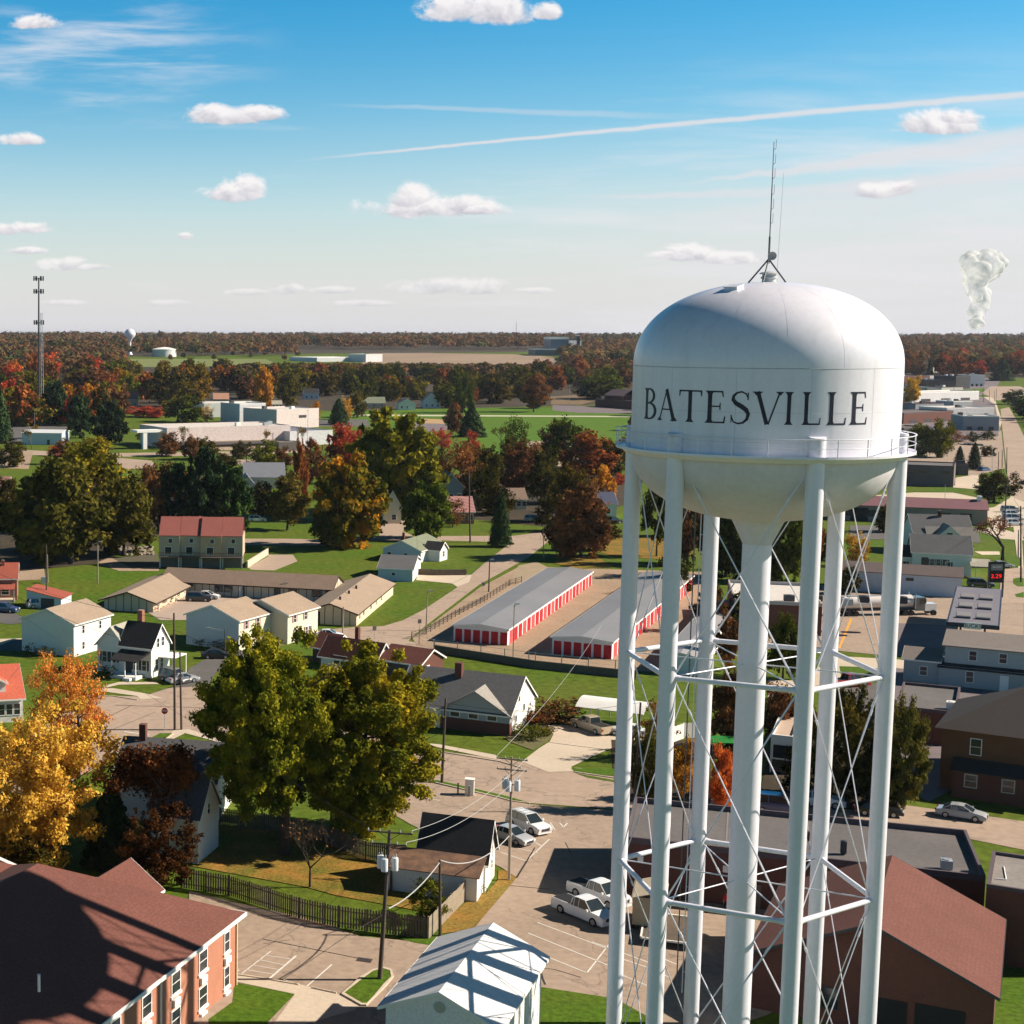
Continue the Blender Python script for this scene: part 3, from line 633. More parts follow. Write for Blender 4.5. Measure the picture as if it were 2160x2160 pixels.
area('ground_shade_patch', FLOOR, P_('P', 0,1040, 330,1010, 560,1000, 560,1060, 335,1130, 200,1190, 0,1210), 1)  # dark sheet painting the shade below the left tree group
area('ground_shade_patch', FLOOR, P_('P', 960,1000, 1300,960, 1330,1060, 1150,1110, 960,1090), 1)  # shade below the middle trees, painted as dark ground
area('yard_shade_patch', MC['far_asphalt'], P_('P', 1860,1405, 2170,1430, 2170,1580, 1960,1690, 1870,1640), 3)  # dark asphalt patch, its tone standing in for shade on the yard
area('ground_shade_patch', FLOOR, P_('P', 1640,1500, 1880,1510, 1900,1715, 1600,1690), 1)  # deep shade behind the right legs, painted as a dark ground sheet
area('ground_shade_patch', FLOOR, P_('P', 1290,1560, 1500,1560, 1500,1700, 1300,1690), 1)  # shade behind the left legs, painted as dark ground
# parking bay lines, handicap bay and driveway joints
def line(c, x0, y0, x1, y1, w=.12, m=WHITEP, lift=.06, name='painted_line'):
    a, b = GT(c, x0, y0), GT(c, x1, y1); n = Vector((-(b-a).y, (b-a).x, 0)).normalized()*w/2
    return (a+n, b+n, b-n, a-n, lift)
def lines(name, m, L_):
    s = MB()
    for l in L_: s.poly([(p.x, p.y, p.z + l[4]) for p in l[:4]])
    return tag(s.build(name, m), kind='structure')
lines('bay_lines', WHITEP, [line('C2', 1020,1165, 1545,1360), line('C2', 950,1245, 1560,1490), line('C2', 1060,1410, 1395,1545), line('C2', 1395,1545, 1560,1330),
    line('C4', 0,1310, 440,1470), line('C4', 230,1440, 440,1510), line('C4', 225,1560, 440,1650), line('C4', 545,1440, 640,1480), line('C4', 545,1560, 590,1580),
    line('C2', 1110,535, 935,700), line('C2', 740,635, 935,700), line('C2', 850,600, 1020,640), line('C2', 975,540, 1050,590),
    line('C1', 400,1555, 620,1385, .1), line('C1', 600,1600, 810,1420, .16), line('C1', 880,1660, 1080,1485, .12), line('C1', 930,1660, 1110,1705, .12),
    line('C1', 430,1525, 640,1560, .08), line('C1', 480,1490, 680,1525, .08), line('C1', 530,1450, 720,1490, .08), line('C1', 570,1415, 770,1445, .08),
    line('C2', 190,230, 280,245), line('C2', 1115,410, 1150,465), line('C2', 1185,410, 1215,445), line('C2', 1215,445, 1245,415)])
lines('crosswalk_line', WHITEP, [line('B0', 940,1590, 1130,1615, .3), line('E1', 1660,1180, 1932,1190, .5), line('E1', 1660,1230, 1932,1245, .5)])
lines('edge_line', YELP, [line('B3', 630,725, 540,950, .35)])
DK = mat('crack_and_shadow_dark', (.035,.03,.028), rough=.8)  # dark lines for sealed cracks and for a pole's painted shadow
lines('crack_and_shadow_lines', DK, [line('C2', 640,870, 1110,915, .14), line('C1', 560,1295, 1290,1440, .12), line('C2', 1010,1505, 1150,1520, .1), line('C2', 1150,1520, 1350,1580, .1), line('C2', 1045,1530, 1060,1590, .16), line('C2', 1060,1590, 1080,1635, .16),
    line('C2', 1000,600, 940,700, .12), line('C2', 860,830, 940,700, .18), line('C2', 1230,560, 1270,640, .08), line('B2', 1100,1665, 1540,1720, .2), line('B2', 410,605, 560,600, .1),
    line('B0', 880,1390, 1575,1410, .12), line('B0', 700,1535, 1000,1390, .1), line('B0', 640,1660, 1180,1440, .08), line('C1', 760,1300, 560,1330, .06)])
# ------------------------------------------------------------------ trees
LEAF = dict(
 green=foliage('leaves_green', [(0,(0.014,0.024,0.005)),(.35,(0.058,0.078,0.010)),(.62,(0.138,0.142,0.014)),(1,(0.290,0.257,0.024))], .5),
 olive=foliage('leaves_olive', [(0,(0.021,0.022,0.006)),(.4,(0.083,0.077,0.014)),(.7,(0.180,0.140,0.024)),(1,(0.330,0.224,0.036))], .3),
 yellowgreen=foliage('leaves_yellowgreen', [(0,(0.027,0.034,0.004)),(.35,(0.121,0.130,0.011)),(.65,(0.297,0.247,0.017)),(1,(0.567,0.364,0.022))], .3),
 orange=foliage('leaves_orange', [(0,(0.115,0.046,0.009)),(.35,(0.368,0.143,0.015)),(.65,(0.632,0.286,0.033)),(1,(0.828,0.468,0.077))], .5, .3),
 gold=foliage('leaves_gold', [(0,(0.150,0.090,0.022)),(.35,(0.500,0.285,0.038)),(.65,(0.775,0.480,0.075)),(1,(0.950,0.690,0.180))], .55, .3),
 red=foliage('leaves_red', [(0,(0.112,0.023,0.011)),(.4,(0.400,0.065,0.028)),(.75,(0.650,0.130,0.050)),(1,(0.775,0.260,0.099))], .4, .3),
 brown=foliage('leaves_brown', [(0,(0.032,0.019,0.010)),(.4,(0.136,0.065,0.024)),(.7,(0.272,0.123,0.042)),(1,(0.416,0.203,0.072))], .3),
 rust=foliage('leaves_rust', [(0,(0.056,0.025,0.010)),(.4,(0.224,0.077,0.022)),(.7,(0.432,0.140,0.036)),(1,(0.608,0.238,0.060))], .3),
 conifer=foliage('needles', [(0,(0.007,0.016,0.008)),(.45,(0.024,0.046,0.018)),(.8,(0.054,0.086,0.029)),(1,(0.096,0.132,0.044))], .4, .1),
 mixed=foliage('leaves_mixed', [(0,(0.036,0.042,0.006)),(.38,(0.090,0.102,0.012)),(.55,(0.240,0.156,0.015)),(.75,(0.600,0.240,0.020)),(1,(0.816,0.360,0.040))], .16, .3))
BARK = mat('bark', (.060,.048,.038), (.035,.028,.022), rough=.95, scale=3, amt=.8, fine=.3, coord='obj')
BARKL = mat('bark_pale', (.16,.13,.10), (.09,.07,.055), rough=.95, scale=3, amt=.8, fine=.3, coord='obj')
def leaf_mesh(name, cen, nrm, size, rnd, m, asp=.62):
    """many small leaf-clump quads"""
    n = len(cen); rng = np.random.default_rng(len(cen))
    nn = nrm/np.maximum(np.linalg.norm(nrm, axis=1, keepdims=True), 1e-6)
    r = rng.normal(size=(n, 3)); a = np.cross(nn, r); a /= np.maximum(np.linalg.norm(a, axis=1, keepdims=True), 1e-6); b = np.cross(nn, a)
    s = size[:, None]*.5; k = rng.uniform(.35, 1.0, (n, 4, 1))
    c = np.stack([cen + (a*s + b*s*.25)*1, cen + (-a*s*.2 + b*s*asp), cen + (-a*s - b*s*.2), cen + (a*s*.25 - b*s*asp)], 1)
    c = cen[:, None] + (c - cen[:, None])*(.6 + .4*k)*1.15
    me = bpy.data.meshes.new(name); me.vertices.add(4*n); me.vertices.foreach_set('co', c.reshape(-1).astype(np.float32))
    me.loops.add(4*n); me.loops.foreach_set('vertex_index', np.arange(4*n, dtype=np.int32))
    me.polygons.add(n); me.polygons.foreach_set('loop_start', np.arange(0, 4*n, 4, dtype=np.int32))
    at = me.attributes.new('rnd', 'FLOAT', 'FACE'); at.data.foreach_set('value', rnd.astype(np.float32))
    me.materials.append(m); me.update(calc_edges=True); return me
def crown_pts(seed, shape, n, nb, br=.30, hollow=.75, droop=0):
    """leaf positions in a unit crown (radius 1, z 0..1) as overlapping boughs"""
    rng = np.random.default_rng(seed)
    if shape == 'conifer':
        h = rng.beta(1.05, 1.5, n); th = rng.uniform(0, 2*np.pi, n); tier = np.floor(h*nb)/nb
        ph = np.sin(th*(5 + (tier*37 % 4)) + tier*50)*.5 + .5
        lim = (1 - h)**.62*(.78 + .38*ph*rng.uniform(.6, 1, n)) + .03
        rr = lim*np.sqrt(rng.uniform(.12, 1, n)); z = h - rr*.10 + (h - tier)*.2
        c = np.stack([rr*np.cos(th), rr*np.sin(th), np.clip(z, 0.0, 1)], 1)
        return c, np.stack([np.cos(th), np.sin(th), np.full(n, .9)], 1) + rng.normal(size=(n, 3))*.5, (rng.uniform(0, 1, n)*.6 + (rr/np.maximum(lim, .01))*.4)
    ph = rng.uniform(0, 2*np.pi, nb); ct = rng.uniform(-1, 1, nb); st = np.sqrt(1 - ct**2); rad = rng.uniform(hollow*.35, 1, nb)**.55
    lump = 1 + .20*np.sin(ph*2 + rng.uniform(0, 6))*st + .14*np.sin(ph*5 + ct*4 + rng.uniform(0, 6)) + .12*np.sin(ct*6 + ph*3 + rng.uniform(0, 6)) + rng.uniform(-.10, .16, nb)
    lump = np.clip(lump, .70, 1.16)
    bx = np.stack([st*np.cos(ph), st*np.sin(ph), ct], 1)*(rad*lump)[:, None]
    if shape == 'oval': bx[:, :2] *= (1 - .35*np.clip(bx[:, 2:], 0, 1))
    if shape == 'vase': bx[:, :2] *= (.80 + .26*bx[:, 2:])
    bx[:, :2] *= np.where(bx[:, 2:] < -.55, .85, 1)
    bsz = br*rng.uniform(.35, 1.25, nb); w = bsz**1.8; idx = rng.choice(nb, n, p=w/w.sum())
    d = rng.normal(size=(n, 3)); d /= np.linalg.norm(d, axis=1, keepdims=True)
    rr = bsz[idx]*rng.uniform(.05, 1, n)**.42*rng.uniform(.8, 1.35, n)
    ax_ = bx/np.maximum(np.linalg.norm(bx, axis=1, keepdims=True), .1); ax_[:, 2] += .25
    c = bx[idx] + d*rr[:, None]*np.array([1, 1, .7]) + ax_[idx]*(rng.uniform(-.6, .9, n)*bsz[idx])[:, None]*.7
    q = np.percentile(np.hypot(c[:, 0], c[:, 1]), 96); c[:, :2] /= q; lo, hi = np.percentile(c[:, 2], 1.5), np.percentile(c[:, 2], 99); c[:, 2] = (c[:, 2] - lo)/(hi - lo)
    br_ = rng.uniform(0, 1, nb); rnd = br_[idx]*.5 + rng.uniform(0, 1, n)*.5
    nr = d + rng.normal(size=(n, 3))*.7 + np.array([0, 0, .3])
    return c, nr, rnd
CROWNS = {}
def crown(kind, shape, seed, n, leaf, nb=90, br=.24, hollow=.75, ref=5.0):
    k = (kind, shape, seed, n)
    if k not in CROWNS:
        c, nr, rnd = crown_pts(seed, shape, n, nb, br, hollow); c = c*np.array([ref, ref, 2*ref])
        rng = np.random.default_rng(seed + 1)
        CROWNS[k] = leaf_mesh('crown_' + kind, c, nr, leaf*rng.uniform(.6, 1.35, n), rnd, LEAF[kind])
    return CROWNS[k]
def trunk_mesh(seed, hgt, r, ch, cr, m, limbs=9, z0=0):
    """tapered trunk with limbs rising into the crown (crown base height z0, height ch, radius cr)"""
    rng = random.Random(seed); s = MB(); top = z0 + ch*.72; P = [Vector((0, 0, -.1))]
    for i in range(1, 7): P.append(Vector((rng.uniform(-.04, .04)*i*r*4, rng.uniform(-.04, .04)*i*r*4, top*i/6)))
    for i, (a, b) in enumerate(zip(P, P[1:])): s.tube(a, b, r*(1.25 if i == 0 else 1 - i*.14), r*(1 - (i+1)*.14), 8, caps=False)
    for i in range(limbs):
        t = rng.uniform(.30, .95); zb = max(z0*.75, top*t); k = min(int(zb/top*6), 5); p = P[k].lerp(P[k+1], zb/top*6 - k)
        an = i*2.4 + rng.uniform(-.4, .4); l = cr*rng.uniform(.55, .85); q = p + Vector((math.cos(an)*l, math.sin(an)*l, l*rng.uniform(.35, .9)))
        q.z = min(q.z, z0 + ch*.93); mm = p.lerp(q, .5) + Vector((0, 0, -l*.08)); rr = r*.42*(1 - t*.35)
        s.tube(p, mm, rr, rr*.6, 6, caps=False).tube(mm, q, rr*.6, rr*.15, 5, caps=False)
        for j in range(3):
            b = mm.lerp(q, rng.uniform(.1, .9)); a2 = an + rng.uniform(-1.1, 1.1); e = b + Vector((math.cos(a2), math.sin(a2), rng.uniform(.2, .9)))*l*rng.uniform(.25, .45)
            s.tube(b, e, rr*.32, rr*.08, 4, caps=False)
    return s
SP = dict(green=('round', 'green leafy'), olive=('round', 'dull olive'), yellowgreen=('round', 'yellow-green'), orange=('oval', 'bright orange'), gold=('vase', 'golden yellow'), red=('round', 'crimson red'), brown=('round', 'russet brown'), rust=('oval', 'rust coloured'), conifer=('conifer', 'dark conifer'), mixed=('oval', 'green and orange'))
TREECNT = [0]
def tree(kind, base, width, hgt, label, cat='tree', name=None, n=3200, leaf=.75, shape=None, clear=.10, seed=None, tint=(1,1,1), group=None, dens=90, br=.24, hollow=.75, variants=3, limbs=9, trunk_r=None, bark=None):
    """one tree: an Empty at the foot, crown and trunk as parts; base is a ground point, width and height in metres"""
    TREECNT[0] += 1; sd = seed if seed is not None else TREECNT[0] % variants
    shp = shape or SP[kind][0]; cone = shp == 'conifer'
    if cone: clear = min(clear, .06)
    nm = name or ('pine_tree' if cone else 'tree')
    t = thing(nm, label, cat, base, 0, group)
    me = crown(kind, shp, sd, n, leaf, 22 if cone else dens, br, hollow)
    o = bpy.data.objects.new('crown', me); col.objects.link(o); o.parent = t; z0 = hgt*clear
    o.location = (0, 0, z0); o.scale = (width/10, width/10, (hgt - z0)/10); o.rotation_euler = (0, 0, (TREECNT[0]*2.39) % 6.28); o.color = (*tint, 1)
    key = ('trunk', sd % 3, cone, limbs)
    tr = trunk_r or max(.12, width*.028)
    b = trunk_mesh(sd*7 + 1, hgt, tr, hgt - z0, width/2, None, 0 if cone else limbs, z0)
    tk = b.build('trunk', bark or BARK, t)
    return t
def bare_tree(base, hgt, label, seed=0, spread=.55, m=None, r=.3, depth=5, leaves=None, nl=0, cat='bare tree', name='bare_tree', tint=(1,1,1), leaf=.3):
    rng = random.Random(seed); t = thing(name, label, cat, base); s = MB(); tips = []
    def grow(p, d, l, r, k):
        q = p + d*l; s.tube(p, q, r, r*.68, 6 if k > 2 else 4, caps=False)
        if k == 0: tips.append(q); return
        for i in range(rng.choice((2, 3, 3)) if k > 1 else 3):
            a = Vector((rng.gauss(0, 1), rng.gauss(0, 1), rng.gauss(0, .5))); e = (d + a*spread*.62 + Vector((0, 0, .12))).normalized(); tips.append(q)
            grow(q, e, l*rng.uniform(.62, .86), r*.62, k-1)
    grow(Vector((0, 0, -.1)), Vector((0, 0, 1)), hgt*.26, r, depth); s.build('branches', m or BARKL, t)
    if leaves:
        rg = np.random.default_rng(seed); T_ = np.array([tuple(p) for p in tips]); i = rg.integers(0, len(T_), nl); c = T_[i] + rg.normal(size=(nl, 3))*hgt*.03
        o = bpy.data.objects.new('foliage', leaf_mesh('sparse_leaves', c, rg.normal(size=(nl, 3)), leaf*rg.uniform(.6, 1.3, nl), rg.uniform(0, 1, nl), LEAF[leaves])); col.objects.link(o); o.parent = t; o.color = (*tint, 1)
    return t
def px_tree(kind, c, xb, yb, xl, xr, yt, label, **k):
    """tree whose foot is seen at (xb, yb) and whose crown spans xl..xr with its top at yt"""
    b = GT(c, xb, yb); d = b.y; l, r_ = AT(c, xl, yb, d), AT(c, xr, yb, d); w = r_.x - l.x; top = AT(c, (xl+xr)/2, yt, d).z
    off = (l.x + r_.x)/2 - b.x
    t = tree(kind, b, w, max(top - b.z, 2), label, **k)
    for ch in t.children:
        if ch.name.startswith('crown'): ch.location.x = off
    return t
# ------------------------------------------------------------------ building kit
GLASS = mat('window_glass', (.018,.022,.028), (.04,.05,.06), rough=.12, scale=.8, spec=.6, fine=0)
WHITE = mat('white_trim', (.78,.76,.72), (.70,.68,.63), rough=.6, scale=.8, amt=.5, fine=.05)
def siding(n, c): return mat(n, c, tuple(x*.88 for x in c), rough=.7, scale=.4, amt=.6, fine=.05, bands=(2, .16, .022), bandcol=tuple(x*.72 for x in c))
def shingle(n, c): return mat(n, c, tuple(x*.78 for x in c), rough=.95, scale=.35, amt=.8, fine=.22, bands=(2, .13, .02), bandcol=tuple(x*.82 for x in c))
S_WHITE = siding('white_siding', (.74,.72,.67)); S_CREAM = siding('cream_siding', (.70,.62,.46)); S_BLUE = siding('pale_blue_siding', (.50,.56,.60)); S_GREY = siding('grey_siding', (.34,.36,.37))
S_TAN = siding('tan_siding', (.46,.37,.27)); S_BEIGE = siding('beige_siding', (.58,.50,.38))
BRICK = mat('red_brick', (.30,.105,.065), (.22,.075,.05), rough=.9, scale=1.2, amt=.8, fine=.25, bands=(2, .075, .014), bandcol=(.36,.24,.19))
BRICKL = mat('orange_brick', (.42,.165,.095), (.32,.12,.07), rough=.9, scale=.9, amt=.8, fine=.22, bands=(2, .075, .014), bandcol=(.45,.28,.2))
BRICKD = mat('dark_brick', (.13,.045,.032), (.09,.035,.028), rough=.9, scale=.8, amt=.8, fine=.2, bands=(2, .075, .012), bandcol=(.15,.08,.06))
R_TAN = shingle('tan_shingles', (.34,.255,.185)); R_BROWN = shingle('brown_shingles', (.22,.155,.115)); R_BLACK = shingle('black_shingles', (.030,.030,.032)); R_GREY = shingle('grey_shingles', (.11,.11,.115))
R_RED = shingle('red_shingles', (.33,.085,.055)); R_DRED = shingle('maroon_shingles', (.13,.042,.032)); R_ROSE = shingle('rose_brown_shingles', (.150,.058,.044)); R_GREEN = shingle('green_shingles', (.20,.22,.15)); R_PURP = mat('mauve_roof', (.22,.105,.12), rough=.7, scale=.3); R_BUFF = shingle('buff_shingles', (.36,.34,.28))
MEM = mat('roof_membrane_dark', (.105,.095,.095), (.15,.135,.13), rough=.9, scale=.15, amt=.9); MEMW = mat('roof_membrane_white', (.62,.58,.53), (.48,.44,.40), rough=.8, scale=.2, amt=.8)
METG = mat('grey_metal_roof', (.20,.195,.20), (.25,.24,.24), rough=.5, scale=.12, amt=.8, spec=.4, fine=.04, bands=((.34,.94,0), .9, .05), bandcol=(.15,.15,.155))
METW = mat('white_metal_roof', (.66,.66,.66), (.58,.58,.58), rough=.45, scale=.3, amt=.5, fine=.05, bands=((.85,.5,0), 1.1, .04), bandcol=(.42,.43,.45))
WOOD = mat('weathered_wood', (.13,.10,.075), (.07,.055,.042), rough=.95, scale=2, amt=.9, fine=.2); WOODL = mat('pale_wood', (.34,.28,.20), (.22,.18,.13), rough=.9, scale=2, amt=.9, fine=.2)
STEEL = mat('galvanised_steel', (.42,.44,.46), rough=.45, scale=2, metal=.4, fine=.05); DSTEEL = mat('dark_metal', (.05,.05,.055), rough=.5)
REDP = mat('red_door_paint', (.42,.006,.018), (.36,.005,.014), rough=.45, scale=1, amt=.5, fine=.04, bands=(2, .55, .03), bandcol=(.3,.004,.012)); REDF = mat('faded_red_door_paint', (.62,.10,.10), (.55,.05,.055), rough=.5, scale=1, amt=.8, fine=.05)
CREAMW = mat('cream_block', (.60,.55,.49), (.52,.47,.42), rough=.9, scale=.4, amt=.7, fine=.08)
def hgt(c, yt, yb, x=0):
    yb2, yt2 = px(c, x, yb)[1], px(c, x, yt)[1]; return H*(yb2 - yt2)/(yb2 - YH)
class Frame:
    """local axes of one wing: x along the front wall, y away from the viewer"""
    def __init__(s, t, org, ang, L_, D_, h):
        s.t = t; s.L = L_; s.D = D_; s.h = h; s.M = Matrix.Translation(org - t.location) @ Matrix.Rotation(ang, 4, 'Z'); s.ang = ang; s.org = org
    def put(s, mb, name, m, parent=None, smooth=False):
        mb.v = [tuple(s.M @ Vector(p)) for p in mb.v]; o = mb.build(name, m, parent or s.t, smooth)
        return o
    def sub(s, x, y, L_, D_, h, dang=0, z=0):
        return Frame(s.t, s.t.location + s.M @ Vector((x, y, z)), s.ang + dang, L_, D_, h)
    def fpt(s, side, u, z, d=0.0):
        return {'f': (u, -d, z), 'b': (s.L - u, s.D + d, z), 'r': (s.L + d, u, z), 'l': (-d, s.D - u, z)}[side]
    def panel(s, mb, side, u0, u1, z0, z1, d0, d1, mi=0):
        a = [s.fpt(side, u, z, d) for d in (d0, d1) for z in (z0, z1) for u in (u0, u1)]
        mb.add(a, [(0,2,3,1), (4,5,7,6), (0,1,5,4), (2,6,7,3), (0,4,6,2), (1,3,7,5)], mi); return mb
    def window(s, side, u, z, w=.95, hh=1.4, frame=None, sash=True, sill=False, shut=None, dark=None):
        f = MB(); e = .09; u0, u1 = u - w/2, u + w/2
        for a, b, c_, d in ((u0-e, u1+e, z-e, z), (u0-e, u1+e, z+hh, z+hh+e), (u0-e, u0, z, z+hh), (u1, u1+e, z, z+hh)): s.panel(f, side, a, b, c_, d, 0, .07)
        if sash: s.panel(f, side, u0, u1, z+hh/2-.025, z+hh/2+.025, 0, .05)
        if w > 1.4: s.panel(f, side, u-.03, u+.03, z, z+hh, 0, .05)
        o = s.put(f, 'window', frame or WHITE)
        s.put(s.panel(MB(), side, u0, u1, z, z+hh, 0, .03), 'pane', dark or GLASS, o)
        if sill: s.put(s.panel(MB(), side, u0-.2, u1+.2, z-.28, z-.09, 0, .13), 'sill', WHITE, o)
        if shut:
            for k in (u0-.42, u1+.10): s.put(s.panel(MB(), side, k, k+.32, z, z+hh, 0, .05), 'shutter', shut, o)
        return o
    def door(s, side, u, w=.95, hh=2.1, m=None, name='door', z=0): 
        o = s.put(s.panel(MB(), side, u-w/2, u+w/2, z, z+hh, 0, .06), name, m or DSTEEL); return o
    def walls(s, m, rh=0, gable=None, h=None, name='wall', z0=0):
        h = h or s.h; L_, D_ = s.L, s.D; b = MB()
        if gable == 'f':      # gables on front and back, ridge along y
            P = [(0, z0), (L_, z0), (L_, h), (L_/2, h+rh), (0, h)]
            vs_ = [(p[0], y, p[1]) for y in (0, D_) for p in P]
        elif gable == 'r':    # gables left and right, ridge along x
            P = [(0, z0), (D_, z0), (D_, h), (D_/2, h+rh), (0, h)]
            vs_ = [(x, p[0], p[1]) for x in (0, L_) for p in P]
        if gable: b.add(vs_, [(0,1,2,3,4), (5,9,8,7,6)] + [(i, i+5, (i+1) % 5 + 5, (i+1) % 5) for i in range(5)])
        else: b.box(0, L_, 0, D_, z0, h)
        return s.put(b, name, m)
    def gable(s, m, rh, axis, ov=.35, th=.12, fascia=None, ovg=.3, name='roof', h=None):
        h = h or s.h; L_, D_ = s.L, s.D; b = MB()
        W_ = D_ if axis == 'r' else L_; Q = L_ if axis == 'r' else D_; sl = rh/(W_/2)
        pts = [(-ov, h - ov*sl), (W_/2, h + rh), (W_ + ov, h - ov*sl)]; t = th
        def mk(u, w, z): return (u, w, z) if axis == 'r' else (w, u, z)
        for (a, b_) in ((pts[0], pts[1]), (pts[1], pts[2])):
            q = [mk(-ovg, a[0], a[1]+.06), mk(Q+ovg, a[0], a[1]+.06), mk(Q+ovg, b_[0], b_[1]+.06), mk(-ovg, b_[0], b_[1]+.06)]
            lo = [(p[0], p[1], p[2]-t+.02) for p in q]
            hi = [(p[0], p[1], p[2]+.02) for p in q]
            b.add(hi + lo, [(0,1,2,3), (7,6,5,4)] + [(i, i+4, (i+1) % 4 + 4, (i+1) % 4) for i in range(4)])
        o = s.put(b, name, m)
        if fascia:
            f = MB()
            for u in (-ovg - .03, Q + ovg + .005):
                for (a, b_) in ((pts[0], pts[1]), (pts[1], pts[2])):
                    q = [mk(u, a[0], a[1]-.16), mk(u, b_[0], b_[1]-.16), mk(u, b_[0], b_[1]+.09), mk(u, a[0], a[1]+.09)]; q2 = [mk(u+.025, *((p[1] if axis == 'r' else p[0]), p[2])) for p in q]
                    f.add(q + q2, [(0,1,2,3), (7,6,5,4)] + [(i, i+4, (i+1) % 4 + 4, (i+1) % 4) for i in range(4)])
            for w in (-ov - .06, W_ + ov + .01):
                q = [mk(-ovg, w, h-ov*sl-.13), mk(Q+ovg, w, h-ov*sl-.13), mk(Q+ovg, w, h-ov*sl+.07), mk(-ovg, w, h-ov*sl+.07)]; q2 = [(p[0], p[1]+.05, p[2]) if axis == 'r' else (p[0]+.05, p[1], p[2]) for p in q]
                f.add(q + q2, [(0,1,2,3), (7,6,5,4)] + [(i, i+4, (i+1) % 4 + 4, (i+1) % 4) for i in range(4)])
            s.put(f, 'fascia', fascia, o)
        return o
    def hip(s, m, rh, ov=.4, name='roof', h=None):
        h = h or s.h; L_, D_ = s.L, s.D; k = min(L_, D_)/2
        e = [(-ov, -ov, h), (L_+ov, -ov, h), (L_+ov, D_+ov, h), (-ov, D_+ov, h)]
        r = [(k, D_/2, h+rh), (L_-k, D_/2, h+rh)] if L_ >= D_ else [(L_/2, k, h+rh), (L_/2, D_-k, h+rh)]
        b = MB(); f = [(0,1,5,4), (1,2,5), (2,3,4,5), (3,0,4)] if L_ >= D_ else [(0,1,4), (1,2,5,4), (2,3,5), (3,0,4,5)]
        b.add(e + r, f + [(3,2,1,0)]); return s.put(b, name, m)
    def flat(s, m, par=.5, pm=None, h=None):
        h = h or s.h; b = MB().box(.28, s.L-.28, .28, s.D-.28, h-.02, h+.05); o = s.put(b, 'roof', m)
        f = MB()
        for a in ((0, s.L, 0, .25), (0, s.L, s.D-.25, s.D), (0, .25, .25, s.D-.25), (s.L-.25, s.L, .25, s.D-.25)): f.box(a[0], a[1], a[2], a[3], h, h+par)
        s.put(f, 'parapet', pm or WHITE); return o
    def unit(s, x, y, w=1.6, d=1.3, hh=1.0, z=None, m=None):
        z = s.h + .05 if z is None else z; b = MB().box(x, x+w, y, y+d, z+.15, z+hh); b.box(x+.1, x+w-.1, y+.1, y+d-.1, z, z+.15); b.lathe([(min(w, d)*.36, z+hh), (min(w, d)*.36, z+hh+.07), (.01, z+hh+.07)], 12, c=(x+w/2, y+d/2))
        return s.put(b, 'rooftop_unit', m or STEEL)
    def posts(s, pts, h, m=None, r=.07, name='post'):
        for x, y in pts: s.put(MB().box(x-r, x+r, y-r, y+r, 0, h), name, m or WHITE)
def R3(t, c, e0, e1, e2, yb=None, h=None, D_=None):
    """wing from its eave corners: left near, right near (corner), right far"""
    if h is None: h = hgt(c, e1[1], yb)
    a, b, d = G(c, *e0, h), G(c, *e1, h), G(c, *e2, h) if e2 else None
    x = b - a; L_ = x.length; ang = math.atan2(x.y, x.x)
    if d is not None and D_ is None: D_ = (d - b).length
    if d is not None:
        y = d - b; a2 = math.atan2(y.y, y.x) - math.pi/2; w = D_/(D_ + L_); ang = ang*(1-w) + a2*w
    o = b - Vector((math.cos(ang), math.sin(ang), 0))*L_; o.z = 0
    if t.location.length < .01: t.location = o
    return Frame(t, o, ang, L_, D_, h)
def bld(name, label, cat, group=None): return thing(name, label, cat, (0,0,0), 0, group)
def textmesh(name, s_, size, m, parent, M, depth=.01, align='CENTER'):
    cu = bpy.data.curves.new(name, 'FONT'); cu.body = s_; cu.size = size; cu.extrude = depth; cu.align_x = align; cu.align_y = 'CENTER'
    tmp = bpy.data.objects.new(name, cu); me = bpy.data.meshes.new_from_object(tmp); bpy.data.objects.remove(tmp); me.transform(M); me.materials.append(m)
    o = bpy.data.objects.new(name, me); col.objects.link(o); o.parent = parent; return o
# ------------------------------------------------------------------ vehicles
TYRE = mat('tyre', (.015,.015,.016), rough=.8, fine=0); RIM = mat('rim', (.45,.46,.48), rough=.35, metal=.6, fine=0); LAMP = mat('headlight_glass', (.75,.75,.72), rough=.15, spec=.6, fine=0); TAIL = mat('tail_light', (.35,.01,.01), rough=.25, fine=0)
CGL = mat('car_glass', (.02,.03,.036), rough=.06, spec=.7, fine=0)
def paint(n, c): return mat('car_paint_' + n, c, rough=.28, scale=2, amt=.1, spec=.5, fine=0, coat=.6)
CP = dict(white=paint('white', (.78,.78,.77)), silver=paint('silver', (.38,.39,.41)), black=paint('black', (.012,.012,.014)), blue=paint('blue', (.03,.06,.17)), red=paint('red', (.5,.015,.02)), grey=paint('grey', (.12,.125,.135)), tan=paint('tan', (.45,.37,.26)), green=paint('green', (.03,.07,.04)))
